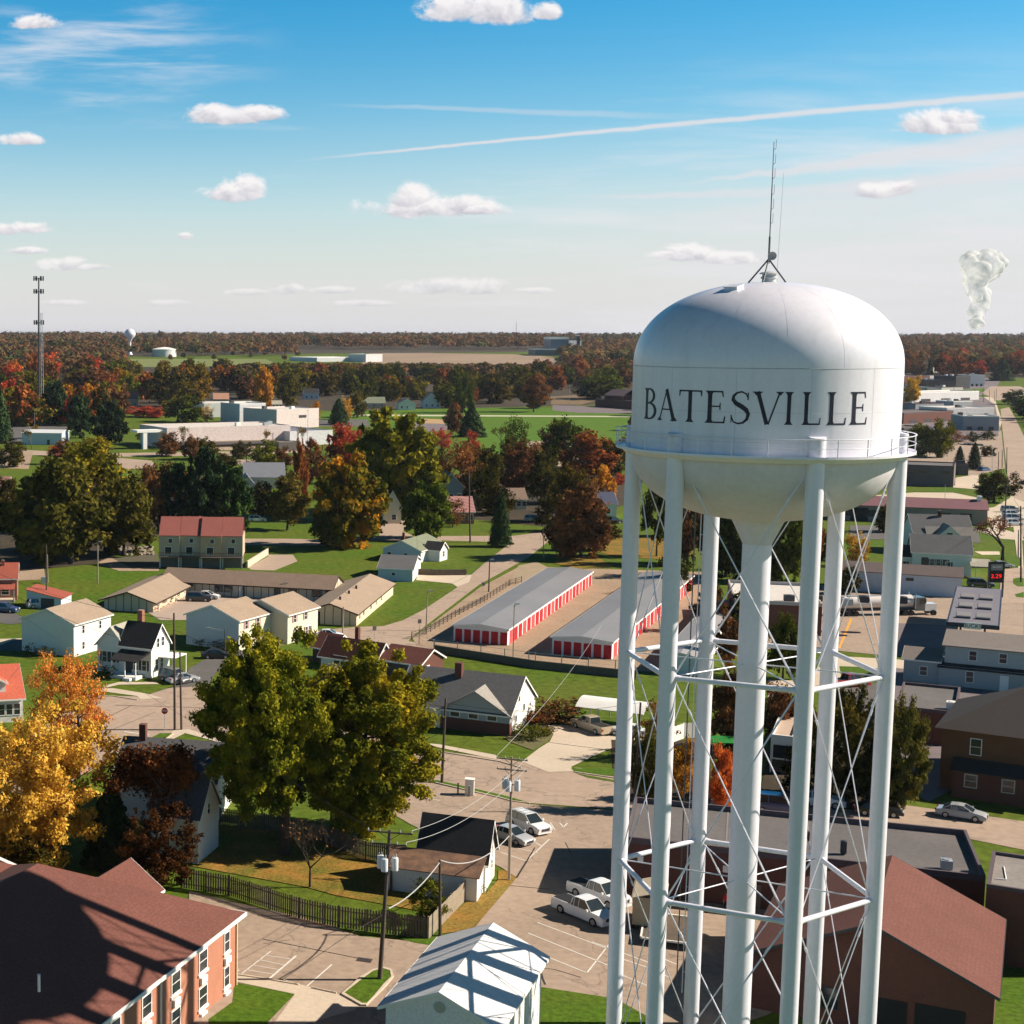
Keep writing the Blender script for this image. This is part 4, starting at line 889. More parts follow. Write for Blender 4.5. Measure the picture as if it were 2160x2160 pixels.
PROF = dict(  # length, width, lower body (x, z) outline; cabin (x, z) outline; wheelbase
 sedan=(4.8, 1.80, [(0,.38),(.02,.72),(.12,.86),(.85,.98),(1.0,1.0),(3.45,.97),(4.45,.80),(4.72,.66),(4.8,.5),(4.78,.34)], [(.65,.98),(1.35,1.40),(2.1,1.46),(2.65,1.43),(3.55,.95)], 1.0, 3.78),
 suv=(4.9, 1.92, [(0,.45),(.02,.9),(.08,1.05),(.3,1.10),(3.55,1.08),(4.5,1.0),(4.82,.85),(4.9,.6),(4.86,.42)], [(.06,1.08),(.35,1.68),(.8,1.76),(2.7,1.74),(3.6,1.07)], .95, 3.85),
 van=(5.1, 1.98, [(0,.42),(.02,.9),(.08,1.10),(.3,1.12),(3.95,1.10),(4.75,.92),(5.05,.7),(5.1,.5),(5.05,.4)], [(.05,1.10),(.25,1.82),(.8,1.90),(3.0,1.86),(4.2,1.06)], 1.0, 4.0),
 pickup=(5.9, 2.0, [(0,.55),(.02,.75),(.03,1.12),(.1,1.16),(2.2,1.16),(2.3,1.16),(4.5,1.18),(5.55,1.12),(5.82,.95),(5.9,.7),(5.86,.5)], [(2.22,1.16),(2.42,1.84),(2.8,1.90),(3.75,1.88),(4.55,1.16)], 1.15, 4.85))
def car(kind, colr, label, c, rear, front, cat='car', name=None, group=None, far=True, rack=False, flip=False, bed='black', z=0):
    """near-side wheel contact points give place and heading"""
    Lc, Wc, body, cab, wr, wf = PROF[kind]
    a, b = G(c, *rear), G(c, *front); d = (b - a); d.z = 0; mid = (a+b)/2; ang = math.atan2(d.y, d.x)
    sd = Vector((-math.sin(ang), math.cos(ang), 0)); away = 1 if sd.dot(mid) > 0 else -1
    cen = mid + sd*away*Wc*.47; org = cen - Vector((math.cos(ang), math.sin(ang), 0))*((wr+wf)/2)
    t = thing(name or {'suv': 'suv', 'van': 'van', 'pickup': 'pickup_truck'}.get(kind, 'car'), label, cat, (org.x, org.y, z), ang, group)
    hw = Wc/2; p = CP[colr]; m = MB()
    n = len(body); bot = [(x, .30) for x, _ in body]
    # lower body: four stations across the width for tumblehome
    secs = [(-hw*.93, -.04), (-hw, -.14), (-hw*.96, 0), (hw*.96, 0), (hw, -.14), (hw*.93, -.04)]
    rows_ = [[(x, -hw*.94, .28) for x, zz in body], [(x, -hw, .28 + (zz-.28)*.55) for x, zz in body], [(x, -hw*.93, zz) for x, zz in body], [(x, hw*.93, zz) for x, zz in body], [(x, hw, .28 + (zz-.28)*.55) for x, zz in body], [(x, hw*.94, .28) for x, zz in body]]
    vs_ = [p_ for r in rows_ for p_ in r]; fs = []
    for j in range(5):
        for i in range(n-1): fs.append((j*n+i, j*n+i+1, (j+1)*n+i+1, (j+1)*n+i))
    for i in (0, n-1): fs.append(tuple(j*n+i for j in range(6)))
    fs.append(tuple(range(n)) + tuple(range(5*n, 6*n))[::-1])
    m.add(vs_, fs); m.build('body', p, t, True)
    # cabin: glass with painted roof and pillars
    g = MB(); k = len(cab); ins = .16
    L0 = [(x, -hw*(.90 if i in (0, k-1) else .90-ins), zz) for i, (x, zz) in enumerate(cab)]; L1 = [(x, -y, zz) for x, y, zz in L0]
    g.add(L0 + L1, [tuple(range(k)), tuple(range(2*k-1, k-1, -1))] + [(i, k+i, k+i+1, i+1) for i in range(k-1)]); g.build('windows', CGL, t)
    rf = MB(); top = [(x, zz) for x, zz in cab[1:-1]]
    q = [(x, s_*hw*(.91-ins), zz + dz) for dz in (.005, .045) for s_ in (-1, 1) for x, zz in top]; nt_ = len(top)
    fs = []
    for i in range(nt_-1): fs += [(2*nt_+i, 2*nt_+i+1, 3*nt_+i+1, 3*nt_+i), (i, nt_+i, nt_+i+1, i+1), (i, i+1, 2*nt_+i+1, 2*nt_+i), (nt_+i, 3*nt_+i, 3*nt_+i+1, nt_+i+1)]
    fs += [(0, 2*nt_, 3*nt_, nt_), (nt_-1, 2*nt_-1, 4*nt_-1, 3*nt_-1)]
    rf.add(q, fs)
    for s_ in (-1, 1):
        for i in range(k-1):
            if i in (0, k-2): A = (cab[i][0], s_*hw*(.915 if i == 0 else .75), cab[i][1]); B = (cab[i+1][0], s_*hw*(.75 if i == 0 else .915), cab[i+1][1]); rf.tube(A, B, .045, n=5)
        for xx in ((cab[1][0]+cab[-2][0])/2, cab[1][0]+.15):
            rf.tube((xx, s_*hw*.915, cab[0][1]), (xx, s_*hw*.75, cab[2][1]-.02), .04, n=5)
    rf.build('roof', p, t)
    if kind == 'pickup':
        b_ = MB().box(.14, 2.12, -hw*.80, hw*.80, 1.165, 1.19); b_.build('bed_cover', mat('bed_black', (.02,.02,.022), rough=.8), t)
    for x in (wr, wf):
        for s_ in (-1, 1):
            r = .40 if kind in ('pickup', 'suv') else .34
            w = MB().tube((x, s_*(hw-.22), r), (x, s_*(hw+.015), r), r, n=18); w_ = w.build('wheel', TYRE, t)
            MB().tube((x, s_*(hw+.012), r), (x, s_*(hw+.03), r), r*.6, n=14).build('rim', RIM, w_)
    zb = body[-3][1]
    for s_ in (-1, 1):
        MB().box(Lc-.17, Lc+.012, s_*hw*.72-.17, s_*hw*.72+.17, zb-.16, zb+.02).build('headlight', LAMP, t)
        MB().box(-.015, .10, s_*hw*.82-.12, s_*hw*.82+.12, .68, .92).build('tail_light', TAIL, t)
        mx = cab[-1][0]-.25; MB().box(mx-.1, mx+.06, s_*(hw+.02), s_*(hw+.2), cab[0][1]+.02, cab[0][1]+.2).build('mirror', p, t)
    MB().box(Lc-.06, Lc+.02, -hw*.55, hw*.55, zb-.30, zb-.05).build('grille', DSTEEL, t)
    if rack:
        rk = MB()
        for s_ in (-1, 1): rk.tube((.9, s_*hw*.62, 1.84), (2.7, s_*hw*.62, 1.84), .025, n=5)
        for x in (1.1, 1.8, 2.5): rk.tube((x, -hw*.62, 1.84), (x, hw*.62, 1.84), .025, n=5)
        rk.build('roof_rack', STEEL, t)
    return t
# ------------------------------------------------------------------ poles and wires
PW = mat('creosote_pole', (.10,.075,.06), (.055,.042,.035), rough=.9, scale=1.5, amt=.8, fine=.2, stretch=(3,3,.4)); PWL = mat('pale_pole', (.33,.27,.21), (.22,.18,.14), rough=.9, scale=1.5, amt=.8, fine=.2, stretch=(3,3,.4))
INS = mat('insulator', (.55,.55,.52), rough=.3); TRF = mat('transformer_grey', (.62,.64,.66), (.55,.57,.6), rough=.4, scale=1)
WIRE = mat('wire', (.03,.03,.032), rough=.6, fine=0); WIREL = mat('pale_wire', (.42,.42,.42), rough=.6, fine=0)
POLES = {}
def pole(key, c, base, top, label, r=.16, arms=(), trans=0, adir=0.0, m=None, name='utility_pole', cat='utility pole', lamp=None):
    b = GT(c, *base); tp = AT(c, *top, b.y) if c != 'X' else None; hh = tp.z - b.z; lean = tp.x - b.x
    t = thing(name, label, cat, b); T = Vector((lean, 0, hh)); s = MB()
    for i in range(6): s.tube(T*(i/6), T*((i+1)/6), r*(1-.06*i), r*(1-.06*(i+1)), 12, caps=(i in (0, 5)))
    s.build('pole', m or PW, t, True); ad = Vector((math.cos(R_(adir)), math.sin(R_(adir)), 0)); ends = []
    for (dz, hl) in arms:
        k = T*((hh-dz)/hh); s = MB(); s.tube(k - ad*hl + Vector((0,-.14,0)), k + ad*hl + Vector((0,-.14,0)), .075, n=6)
        s.tube(k - ad*hl*.5 + Vector((0,-.14,0)), k + Vector((0,-.1,-.6)), .025, n=5).tube(k + ad*hl*.5 + Vector((0,-.14,0)), k + Vector((0,-.1,-.6)), .025, n=5)
        ar = s.build('crossarm', m or PW, t)
        for u_ in (-.95, -.45, .45, .95):
            q = k + ad*hl*u_ + Vector((0,-.14,.07)); MB().tube(q, q + Vector((0,0,.2)), .055, .03, 6).build('insulator', INS, ar); ends.append(b + q + Vector((0,0,.2)))
    for i in range(trans):
        an = R_(adir) + (math.pi*.92, math.pi*1.4, math.pi*1.93)[i]; q = T*((hh - 2.6)/hh) + Vector((math.cos(an), math.sin(an), 0))*.58
        tr = MB().lathe([(.001, -.5), (.26, -.5), (.27, -.45), (.27, .42), (.24, .5), (.001, .53)], 18); tr.v = [(x+q.x, y+q.y, z+q.z) for x, y, z in tr.v]; o = tr.build('transformer', TRF, t, True)
        bu = MB(); bu.tube(q + Vector((.08,0,.5)), q + Vector((.08,0,.78)), .05, n=6).tube(q + Vector((-.1,0,.5)), q + Vector((-.1,0,.72)), .05, n=6); bu.build('bushing', INS, o)
        MB().tube(q, T*((hh-2.6)/hh), .06, n=5).build('bracket', STEEL, t)
    if lamp:
        q = T*((hh-.3)/hh); e = q + Vector((lamp[0], lamp[1], .5)); MB().tube(q, e, .035, n=6).build('lamp_arm', STEEL, t); MB().box(e.x-.35, e.x+.35, e.y-.14, e.y+.14, e.z-.1, e.z+.06).build('lamp_head', STEEL, t)
    POLES[key] = (b + T, ends, b); return t
def wire(a, b, label, sag=1.0, r=.022, m=None, n=16):
    a, b = Vector(a), Vector(b); P = [a.lerp(b, i/n) - Vector((0,0,4*sag*(i/n)*(1-i/n))) for i in range(n+1)]
    o = MB().path(P, r, 5).build('power_line', m or WIRE); tag(o, label, 'power line'); return o
def lamp_post(c, base, top, label, m=None, r=.07, head=.5):
    b = GT(c, *base); tp = AT(c, *top, b.y); t = thing('street_lamp', label, 'street lamp', b); h_ = tp.z - b.z
    MB().tube((0,0,0), (tp.x-b.x, 0, h_), r, r*.7, 8).build('pole', m or STEEL, t); MB().box(tp.x-b.x-head, tp.x-b.x+head*.3, -.15, .15, h_-.05, h_+.12).build('lamp_head', DSTEEL, t); return t
# ------------------------------------------------------------------ buildings, near to far
def win_row(f, side, us, z, w=.95, hh=1.35, **k):
    for u_ in us: f.window(side, u_, z, w, hh, **k)
# brick apartment block under the tower's shadow
t = bld('brick_building', 'large red brick building with long rose brown roof crossed by the tower shadow', 'building')
Cn = G('C0', 1840, 1105, 5.75); dv = Cn - G('C0', 780, 1932, 5.75); ang = math.atan2(dv.y, dv.x) - math.pi/2
LB, DB = 22.6, 62.0
org = Cn - Vector((math.cos(ang), math.sin(ang), 0))*LB - Vector((-math.sin(ang), math.cos(ang), 0))*DB; org.z = 0; t.location = org
f = Frame(t, org, ang, LB - .5, DB, 5.75)
f.walls(BRICKL); f.hip(R_ROSE, 5.6, .5, h=5.72)
q_ = MB(); q_.box(-.52, f.L+.52, DB+.5, DB+.56, 5.55, 5.78).box(f.L+.5, f.L+.58, -.5, DB+.56, 5.5, 5.80).box(-.52, f.L+.52, -.55, -.5, 5.55, 5.78); f.put(q_, 'gutter', WHITE)
w_ = f.sub(-30, DB-22.1, 40.8, 22.1, 5.72); w_.walls(BRICKL); w_.hip(R_ROSE, 5.58, .46, h=5.7)
for i, u_ in enumerate((1.9, 6.0, 10.4, 14.8, 19.2, 23.6, 28.0)):
    for z in (.7, 3.45):
        f.window('r', DB - u_, z, 1.25 if i else .8, 1.45, sill=True)
        f.put(f.panel(MB(), 'r', DB-u_-.5, DB-u_+.45, z - .95, z - .45, 0, .22), 'air_conditioner', WHITE)
f.put(f.panel(MB(), 'r', DB - .25, DB - .12, .1, 5.5, 0, .12), 'downspout', mat('cream_downspout', (.62,.48,.28)))
f.put(f.panel(MB(), 'r', DB - 12.8, DB - 12.68, .1, 5.5, 0, .12), 'downspout', WHITE)
b = MB(); p0 = f.M.inverted() @ (G('C0', 300, 1595, 10.4) - t.location); b.lathe([(.09, -.5), (.09, .55), (.12, .6)], 10, c=(0,0)); b.v = [(x+p0.x, y+p0.y, z+p0.z-.3) for x, y, z in b.v]; f.put(b, 'vent_pipe', WHITE)
pa = f.M.inverted() @ (G('C0', 980, 692, 7.6) - t.location); g = f.sub(pa.x - 2.7, DB - 5, 5.4, pa.y - DB + 5, 5.75); g.walls(BRICKL, 1.85, 'f'); g.gable(R_ROSE, 1.87, 'f', .4, .14, WHITE, .25)
t = bld('brick_wing', 'small grey roofed wing tip beyond the brick building at the left edge', 'building')
f = R3(t, 'C0', (-260, 860), (140, 742), None, h=7.0, D_=8); f.walls(BRICKL, 1.5, 'f'); f.gable(R_BUFF, 1.6, 'f', .4, .14, WHITE)
# white garage
t = bld('garage', 'white metal garage with pitched roof striped by tower leg shadows', 'garage')

a_ = R_(-26.6); er = G('C2', 1055, 1410, 5.4); Wg, Dg = 7.4, 13.0; org = er - Vector((math.cos(a_), math.sin(a_), 0))*Wg - Vector((-math.sin(a_), math.cos(a_), 0))*Dg; org.z = 0; t.location = org
f = Frame(t, org, a_, Wg, Dg, 5.4); SM = mat('white_steel_wall', (.74,.74,.73), (.66,.66,.66), rough=.5, scale=.5, bands=((.45,.89,0), .9, .04), bandcol=(.5,.5,.52))
f.walls(SM, 1.6, 'f'); f.gable(METW, 1.62, 'f', .45, .1, WHITE, .35)
for u_ in (3.2, 6.4, 9.6): f.put(f.panel(MB(), 'r', u_, u_+.7, .1, 5.1, 0, .12), 'buttress', SM)
f.put(f.panel(MB(), 'f', 1.6, 5.6, 0, 3.6, 0, .05), 'garage_door', DSTEEL); f.put(MB().lathe([(.001, 0), (.38, 0), (.38, .05), (.001, .06)], 20), 'gable_vent', STEEL)
gv = [c for c in t.children if c.name.startswith('gable_vent')][0]
for v_ in gv.data.vertices: pass
gv.data.transform(Matrix.Translation(Vector((0,0,0))))
gv.data.transform(f.M.inverted()); gv.data.transform(Matrix.Translation(Vector((Wg/2, -.02, 5.9))) @ Matrix.Rotation(math.pi/2, 4, 'X')); gv.data.transform(f.M)
# white shed with black roof and lean-to
t = bld('shed', 'white shed with steep black roof and low leaf covered lean-to', 'shed')
f = R3(t, 'C2', (120, 640), (630, 692), (735, 582), 940); f.walls(S_WHITE, 3.0, 'r'); f.gable(R_BLACK, 3.0, 'r', .35, .12, WHITE, .3)
g = f.sub(-2.4, -3.0, 8.3, 3.0, 2.6); b = MB(); b.prism([(0,0),(8.3,0),(8.3,3.0),(0,3.0)], 0, [2.3,2.3,3.1,3.1]); g.put(b, 'wall', S_WHITE)
g.put(MB().slab([(-.25,-.35,2.32),(8.55,-.35,2.32),(8.55,3.05,3.22),(-.25,3.05,3.22)], .08), 'roof', mat('leafy_roof', (.22,.12,.07), (.08,.05,.04), scale=1.2, amt=1, fine=.4))
f.window('r', f.D*.62, 1.3, .5, .8)
# house half hidden under the bare tree, its roof below the junction
t = bld('house', 'grey roofed white house under the bare tree beside the yellow tree', 'house')
f = R3(t, 'B0', (870, 1905), (1410, 1880), (1215, 1650), h=4.6, D_=9.5); f = Frame(t, t.location, R_(-14), 10.6, 9.0, 4.6); f.walls(S_WHITE, 2.9, 'r'); f.gable(R_GREY, 2.9, 'r', .4, .12, WHITE)
f.put(MB().box(1.5, 2.2, 4.0, 4.8, 6, 9.0), 'chimney', BRICKD)
t = bld('house', 'white gabled house end wall dappled by tree shade beside the leafy yard', 'house')
f = R3(t, 'C0', (1130, 330), (1500, 370), (1675, 250), 740, D_=5.5); f.walls(S_WHITE, 3.2, 'r'); f.gable(R_GREY, 3.2, 'r', .3, .12, WHITE); win_row(f, 'f', (1.5, 4), 1.2); f.window('r', 2.7, 4.2, .7, 1.0)
# grey house with brick base
t = bld('house', 'grey siding house with brick base and steep dark grey roof', 'house')
f = R3(t, 'B2', (-40, 1352), (812, 1455), (976, 1305), 1620); f.walls(S_WHITE, 3.7, 'r'); f.gable(R_GREY, 3.7, 'r', .35, .12, WHITE, .25)
g = f.sub(f.L*.40, -.12, f.L*.60, 2.2, f.h); b = MB(); Lg = g.L; b.add([(0,0,1.55),(Lg,0,1.55),(Lg,0,f.h),(Lg/2,0,f.h+2.55),(0,0,f.h),(0,4,1.55),(Lg,4,1.55),(Lg,4,f.h),(Lg/2,4,f.h+2.55),(0,4,f.h)], [(0,1,2,3,4),(0,5,6,1),(0,4,9,5),(1,6,7,2)]); g.put(b, 'front_gable', S_GREY)
g.put(MB().box(0, Lg+.02, -.05, 1.0, 0, 1.55), 'brick_base', BRICKD); b = MB()
b.slab([(-.35,-.35,f.h-.28),(Lg/2,-.35,f.h+2.62),(Lg/2,5.0,f.h+2.62),(-.35,1.0,f.h-.28)], .12).slab([(Lg+.35,-.35,f.h-.28),(Lg/2,-.35,f.h+2.62),(Lg/2,5.0,f.h+2.62),(Lg+.35,1.0,f.h-.28)], .12); g.put(b, 'front_roof', shingle('pale_grey_shingles', (.30,.28,.25)))
win_row(g, 'f', (1.9, 4.3, 6.7), 1.75, 1.15, .75, sash=False)
for u_, z in ((2.6, 1.2), (4.0, 3.6), (6.4, 1.9)): f.window('r', u_, z, .7, .9, sash=False)
f.put(MB().box(f.L*.42, f.L*.42+.9, 4.6, 5.5, 5.5, 7.6), 'chimney', BRICKD)
# carport
t = bld('carport', 'open white roofed carport on thin posts behind the driveway', 'carport')
f = R3(t, 'B2', (1325, 1388), (1800, 1448), (1865, 1368), h=2.5); b = MB(); n = 10
pr = [(f.D*i/n, 2.5 + .75*math.sin(math.pi*i/n)) for i in range(n+1)]
b.add([(x, y, z) for x in (-.3, f.L+.3) for y, z in pr] + [(x, y, z-.07) for x in (-.3, f.L+.3) for y, z in pr], [(i, i+n+1, i+n+2, i+1) for i in range(n)] + [(i+2*n+2, i+2*n+3, i+3*n+4, i+3*n+3) for i in range(n)] + [(i, i+1, i+2*n+3, i+2*n+2) for i in range(n)]); f.put(b, 'roof', mat('white_tin', (.80,.78,.74), rough=.5, scale=.6, fine=.04))
f.posts([(x, y) for x in (.1, f.L*.33, f.L*.66, f.L-.1) for y in (.1, f.D-.1)], 2.55, STEEL, .05)
# low dark-red roofed white house with garage
t = bld('house', 'low white house with maroon roof, broad gable and attached garage', 'house')
f = R3(t, 'B1', (960, 1005), (1400, 1052), (1585, 1022), 1165); f.walls(S_WHITE, 2.3, 'r'); f.gable(R_DRED, 2.3, 'r', .5, .14, WHITE, .4)
win_row(f, 'f', (f.L*.30, f.L*.43), .9, 1.0, 1.25); win_row(f, 'r', (2.2, 3.4), .9, .7, 1.1)
g = f.sub(f.L+.4, 1.0, 6.6, 7.0, 2.5); g.walls(BRICKD, 1.6, 'r'); g.gable(R_DRED, 1.6, 'r', .4, .12, WHITE); g.door('r', 2.2, .9, 2.0, WHITE); g.put(g.panel(MB(), 'f', 1, 5.4, 0, 2.1, 0, .05), 'garage_door', DSTEEL)
k = f.sub(-3.4, 3.0, 3.8, 5.0, 2.5); k.walls(BRICKD, 1.7, 'r'); k.gable(R_DRED, 1.7, 'r', .4, .12, WHITE)
f.put(MB().box(3.2, 3.8, 4.4, 5.0, 3.5, 5.9), 'chimney', BRICKD)
# duplex with tan roofs
t = bld('duplex', 'two storey cream duplex with tan roofs and stepped front', 'house')
f = R3(t, 'B1', (-12, 692), (372, 745), (598, 678), 985); f.walls(S_BLUE, 1.9, 'f'); f.put(MB().box(f.L+.002, f.L+.02, .05, f.D-.02, 0, f.h-.05), 'front_siding', S_CREAM); f.gable(R_TAN, 1.95, 'f', .35, .14, WHITE)
for z, n_ in ((3.3, (2.2, 5.6)), (.8, (2.6, 6.0, 6.9))):
    for u_ in n_: f.window('r', u_, z, .75, 1.2, shut=mat('rose_shutter', (.35,.16,.14)))
g = f.sub(3.2, f.D, f.L, f.D*1.0, f.h - .1); g.walls(S_CREAM, 1.9, 'f'); g.gable(R_TAN, 1.95, 'f', .35, .14, WHITE)
for z, n_ in ((3.3, (2.2, 5.6)), (.8, (2.6, 6.0, 6.9))):
    for u_ in n_: g.window('r', u_, z, .75, 1.2, shut=MC['rose_shutter'])
# two storey white house with tan roof
t = bld('house', 'tall plain white house with tan gable roof beside the black roofed farmhouse', 'house')
f = R3(t, 'B0', (165, 730), (558, 775), (838, 697), 1032); f.walls(S_WHITE, 1.9, 'f'); f.gable(R_TAN, 1.95, 'f', .35, .14, WHITE)
win_row(f, 'r', (2.6, 7.4), 3.4, .6, 1.2); f.window('r', 2.6, .9, .6, 1.1); f.door('r', 6, .9, 2, WHITE)
# farmhouse
t = bld('farmhouse', 'white farmhouse with black gable roof, red chimney and small front porch', 'house')
f = R3(t, 'B0', (905, 925), (1143, 950), (1285, 902), 1190); f.walls(S_WHITE, 3.0, 'r'); f.gable(R_BLACK, 3.0, 'r', .3, .12, WHITE)
win_row(f, 'r', (f.D*.28, f.D*.56), 1.0, .8, 1.6); win_row(f, 'r', (f.D*.36, f.D*.62), 4.3, .7, 1.3)
g = f.sub(-4.3, .6, 4.8, f.D-1.0, f.h-.3); g.walls(S_WHITE, 2.6, 'f'); g.gable(R_BUFF, 2.6, 'f', .3, .12, WHITE)
win_row(g, 'f', (1.3, 2.9), 1.6, .75, 1.5, shut=DSTEEL)
f.put(MB().box(1.3, 2.1, f.D*.52, f.D*.66, 6.5, 9.3), 'chimney', BRICK)
b = MB().slab([(-.3,-2.6,2.75),(f.L*.80,-2.6,2.75),(f.L*1.0,0,3.9),(.2,0,3.9)], .12); f.put(b, 'porch_roof', R_BLACK)
f.posts([(.0,-2.4), (f.L*.42,-2.4), (f.L*.76,-2.4)], 2.7); f.put(MB().box(-.2, f.L*.78, -2.5, 0, 0, .45), 'porch_floor', WHITE); f.put(MB().box(f.L*.45, f.L*.68, -3.4, -2.5, 0, .4), 'steps', WHITE)
f.door('f', 1.5, 1.0, 2.1, DSTEEL, z=.45); win_row(f, 'f', (2.7, 4.1), 1.0, .7, 1.5, shut=DSTEEL)
f.put(MB().box(f.L, f.L+2.6, 2.0, f.D+.6, 2.75, 2.9), 'side_porch_roof', WHITE); f.posts([(f.L+2.5, 2.1), (f.L+2.5, f.D+.5)], 2.75)
# motel, three wings round a court
t = bld('motel', 'low brown roofed motel wrapped around a parking court on three sides', 'motel')
MW = mat('motel_panel', (.46,.42,.33), (.38,.34,.26), rough=.8, scale=.6, bands=((1,.2,0), 1.3, .12), bandcol=(.05,.035,.03)); MWL = mat('motel_side', (.66,.54,.38), (.58,.46,.32), rough=.8, scale=.5)
f = R3(t, 'B0', (795, 578), (1155, 602), (1465, 438), 690); wing = f; f.walls(MW, 1.4, 'f'); f.put(MB().box(f.L+.002, f.L+.03, .1, f.D, 0, f.h-.1), 'court_wall', MWL); f.gable(R_BROWN if False else R_TAN, 1.5, 'f', .9, .16, mat('dark_brown_trim', (.045,.03,.025)), .8); win_row(f, 'r', (3, 7, 11, 15, 19), .8, 1.3, 1.2, frame=MC['dark_brown_trim']); f.posts([(f.L+.8, y) for y in (1, 6, 11, 16)], f.h-.2, WHITE, .05)
g = R3(t, 'B1', (-210, 432), (1085, 497), None, h=2.75, D_=8.5); g.ang = g.ang; g.walls(MW, 1.5, 'r'); g.gable(R_BROWN, 1.6, 'r', 1.0, .16, MC['dark_brown_trim'], .2)
for u_ in (11.5, 13.4, 26, 30.5): g.window('f', u_, .9, 1.5, 1.2, frame=MC['dark_brown_trim'])
for u_ in (16, 23, 33.0, 39.5): g.door('f', u_, 1.3, 2.2, DSTEEL)
g.door('f', 15.9, .8, 2.1, WHITE)
k = R3(t, 'B1', (868, 668), (1258, 692), (1528, 462), 792); k.gable(R_TAN, 1.5, 'f', .5, .16, MC['dark_brown_trim'], .4)
b = MB(); b.box(2.8, k.L, .2, k.D, 0, k.h-.03); b.add([(.2,.15,k.h-.05),(k.L-.1,.15,k.h-.05),(k.L/2,.15,k.h+1.4),(.2,.5,k.h-.05),(k.L-.1,.5,k.h-.05),(k.L/2,.5,k.h+1.4)], [(0,1,2),(3,5,4),(0,3,4,1)]); k.put(b, 'wall', MW)
k.put(MB().box(k.L+.002, k.L+.03, .3, k.D, 0, k.h-.05), 'side_wall', MWL); win_row(k, 'r', (3, 6.5, 13, 18, 23), 1.0, .7, 1.1, frame=MC['dark_brown_trim']); k.posts([(.3, .4)], k.h-.1, MC['dark_brown_trim'], .1)
for u_, y in ((k.L*.55, 5), (k.L*.56, 12), (k.L*.57, 18)): k.put(MB().box(u_, u_+.35, y, y+.35, k.h+1.0, k.h+1.9), 'roof_vent', DSTEEL)
# storage units
def storage(label, e0, e1, e2, yb, c='B2', doors=22, h=None):
    t = bld('storage_building', label, 'storage units'); f = R3(t, c, e0, e1, e2, yb, h=h); f.walls(mat('storage_white', (.74,.72,.68), (.66,.63,.6), rough=.6, scale=.5), .45, 'f'); f.gable(METG, .5, 'f', .25, .12, WHITE, .25)
    n = 6; w = f.L/n
    for i in range(n): f.put(f.panel(MB(), 'f', i*w+w*.20, (i+1)*w-w*.04, 0, f.h-.55, 0, .05), 'roller_door', REDP)
    w = (f.D-1.2)/doors
    rg = random.Random(3)
    for i in range(doors): f.put(f.panel(MB(), 'r', 1.2+i*w+w*.05, 1.2+(i+1)*w-w*.20, 0, f.h-.5, 0, .05), 'roller_door', REDP if (i + i//5) % 3 else REDF)
    return f
storage('long grey roofed storage building with red roller doors, nearest the road', (376, 783), (792, 810), (1460, 374), 937)
storage('long grey roofed storage building with red doors behind the tower legs', (1137, 860), (1580, 905), (2163, 400), 1040)
t = bld('storage_building', 'third storage building seen between the tower legs with plain pale roof', 'storage units')
f = R3(t, 'D', (530, 1078), (800, 1092), (1160, 690), h=2.8); f.walls(MC['storage_white'], .4, 'f'); f.gable(mat('pale_metal_roof', (.33,.31,.31), rough=.5, scale=.2, bands=((.34,.94,0), .9, .05), bandcol=(.27,.25,.26)), .5, 'f', .25, .12, WHITE)
# pale blue house and its garage
t = bld('house', 'pale blue cottage with green grey roof and white porch end', 'house')
f = R3(t, 'B1', (1480, 192), (1745, 218), (1885, 160), 308); f.walls(S_BLUE, 1.9, 'f'); f.gable(R_GREEN, 1.95, 'f', .3, .12, WHITE); win_row(f, 'f', (1.5, 5.4), 1.1, .8, .7, sash=False)
f.put(MB().box(f.L+.01, f.L+.04, 0, f.D, 0, f.h), 'side_wall', S_WHITE); win_row(f, 'r', (2.5, 6.5), .9, .9, 1.2); f.put(MB().box(2.2, 2.7, 5.5, 6, 3.5, 5.6), 'chimney', BRICKD)
g = f.sub(f.L-.5, 3.4, 3.6, 4.6, f.h); g.walls(S_WHITE, 1.5, 'f' if False else 'r'); g.gable(R_BLACK, 1.5, 'r', .3, .12, WHITE); g.window('r', 2.3, .9, .9, 1.2)
t = bld('garage', 'small blue grey garage with dark roof below the pale blue cottage', 'garage')
f = R3(t, 'B1', (1427, 345), (1683, 358), (1727, 282), 437, h=2.6); f.walls(S_BLUE, 1.7, 'r'); f.put(MB().box(f.L+.01, f.L+.03, .1, f.D-.1, 0, f.h), 'end_wall', S_WHITE); f.gable(R_GREY, 1.75, 'r', .25, .12, WHITE); f.window('f', f.L*.45, 1.2, .7, .55, sash=False)
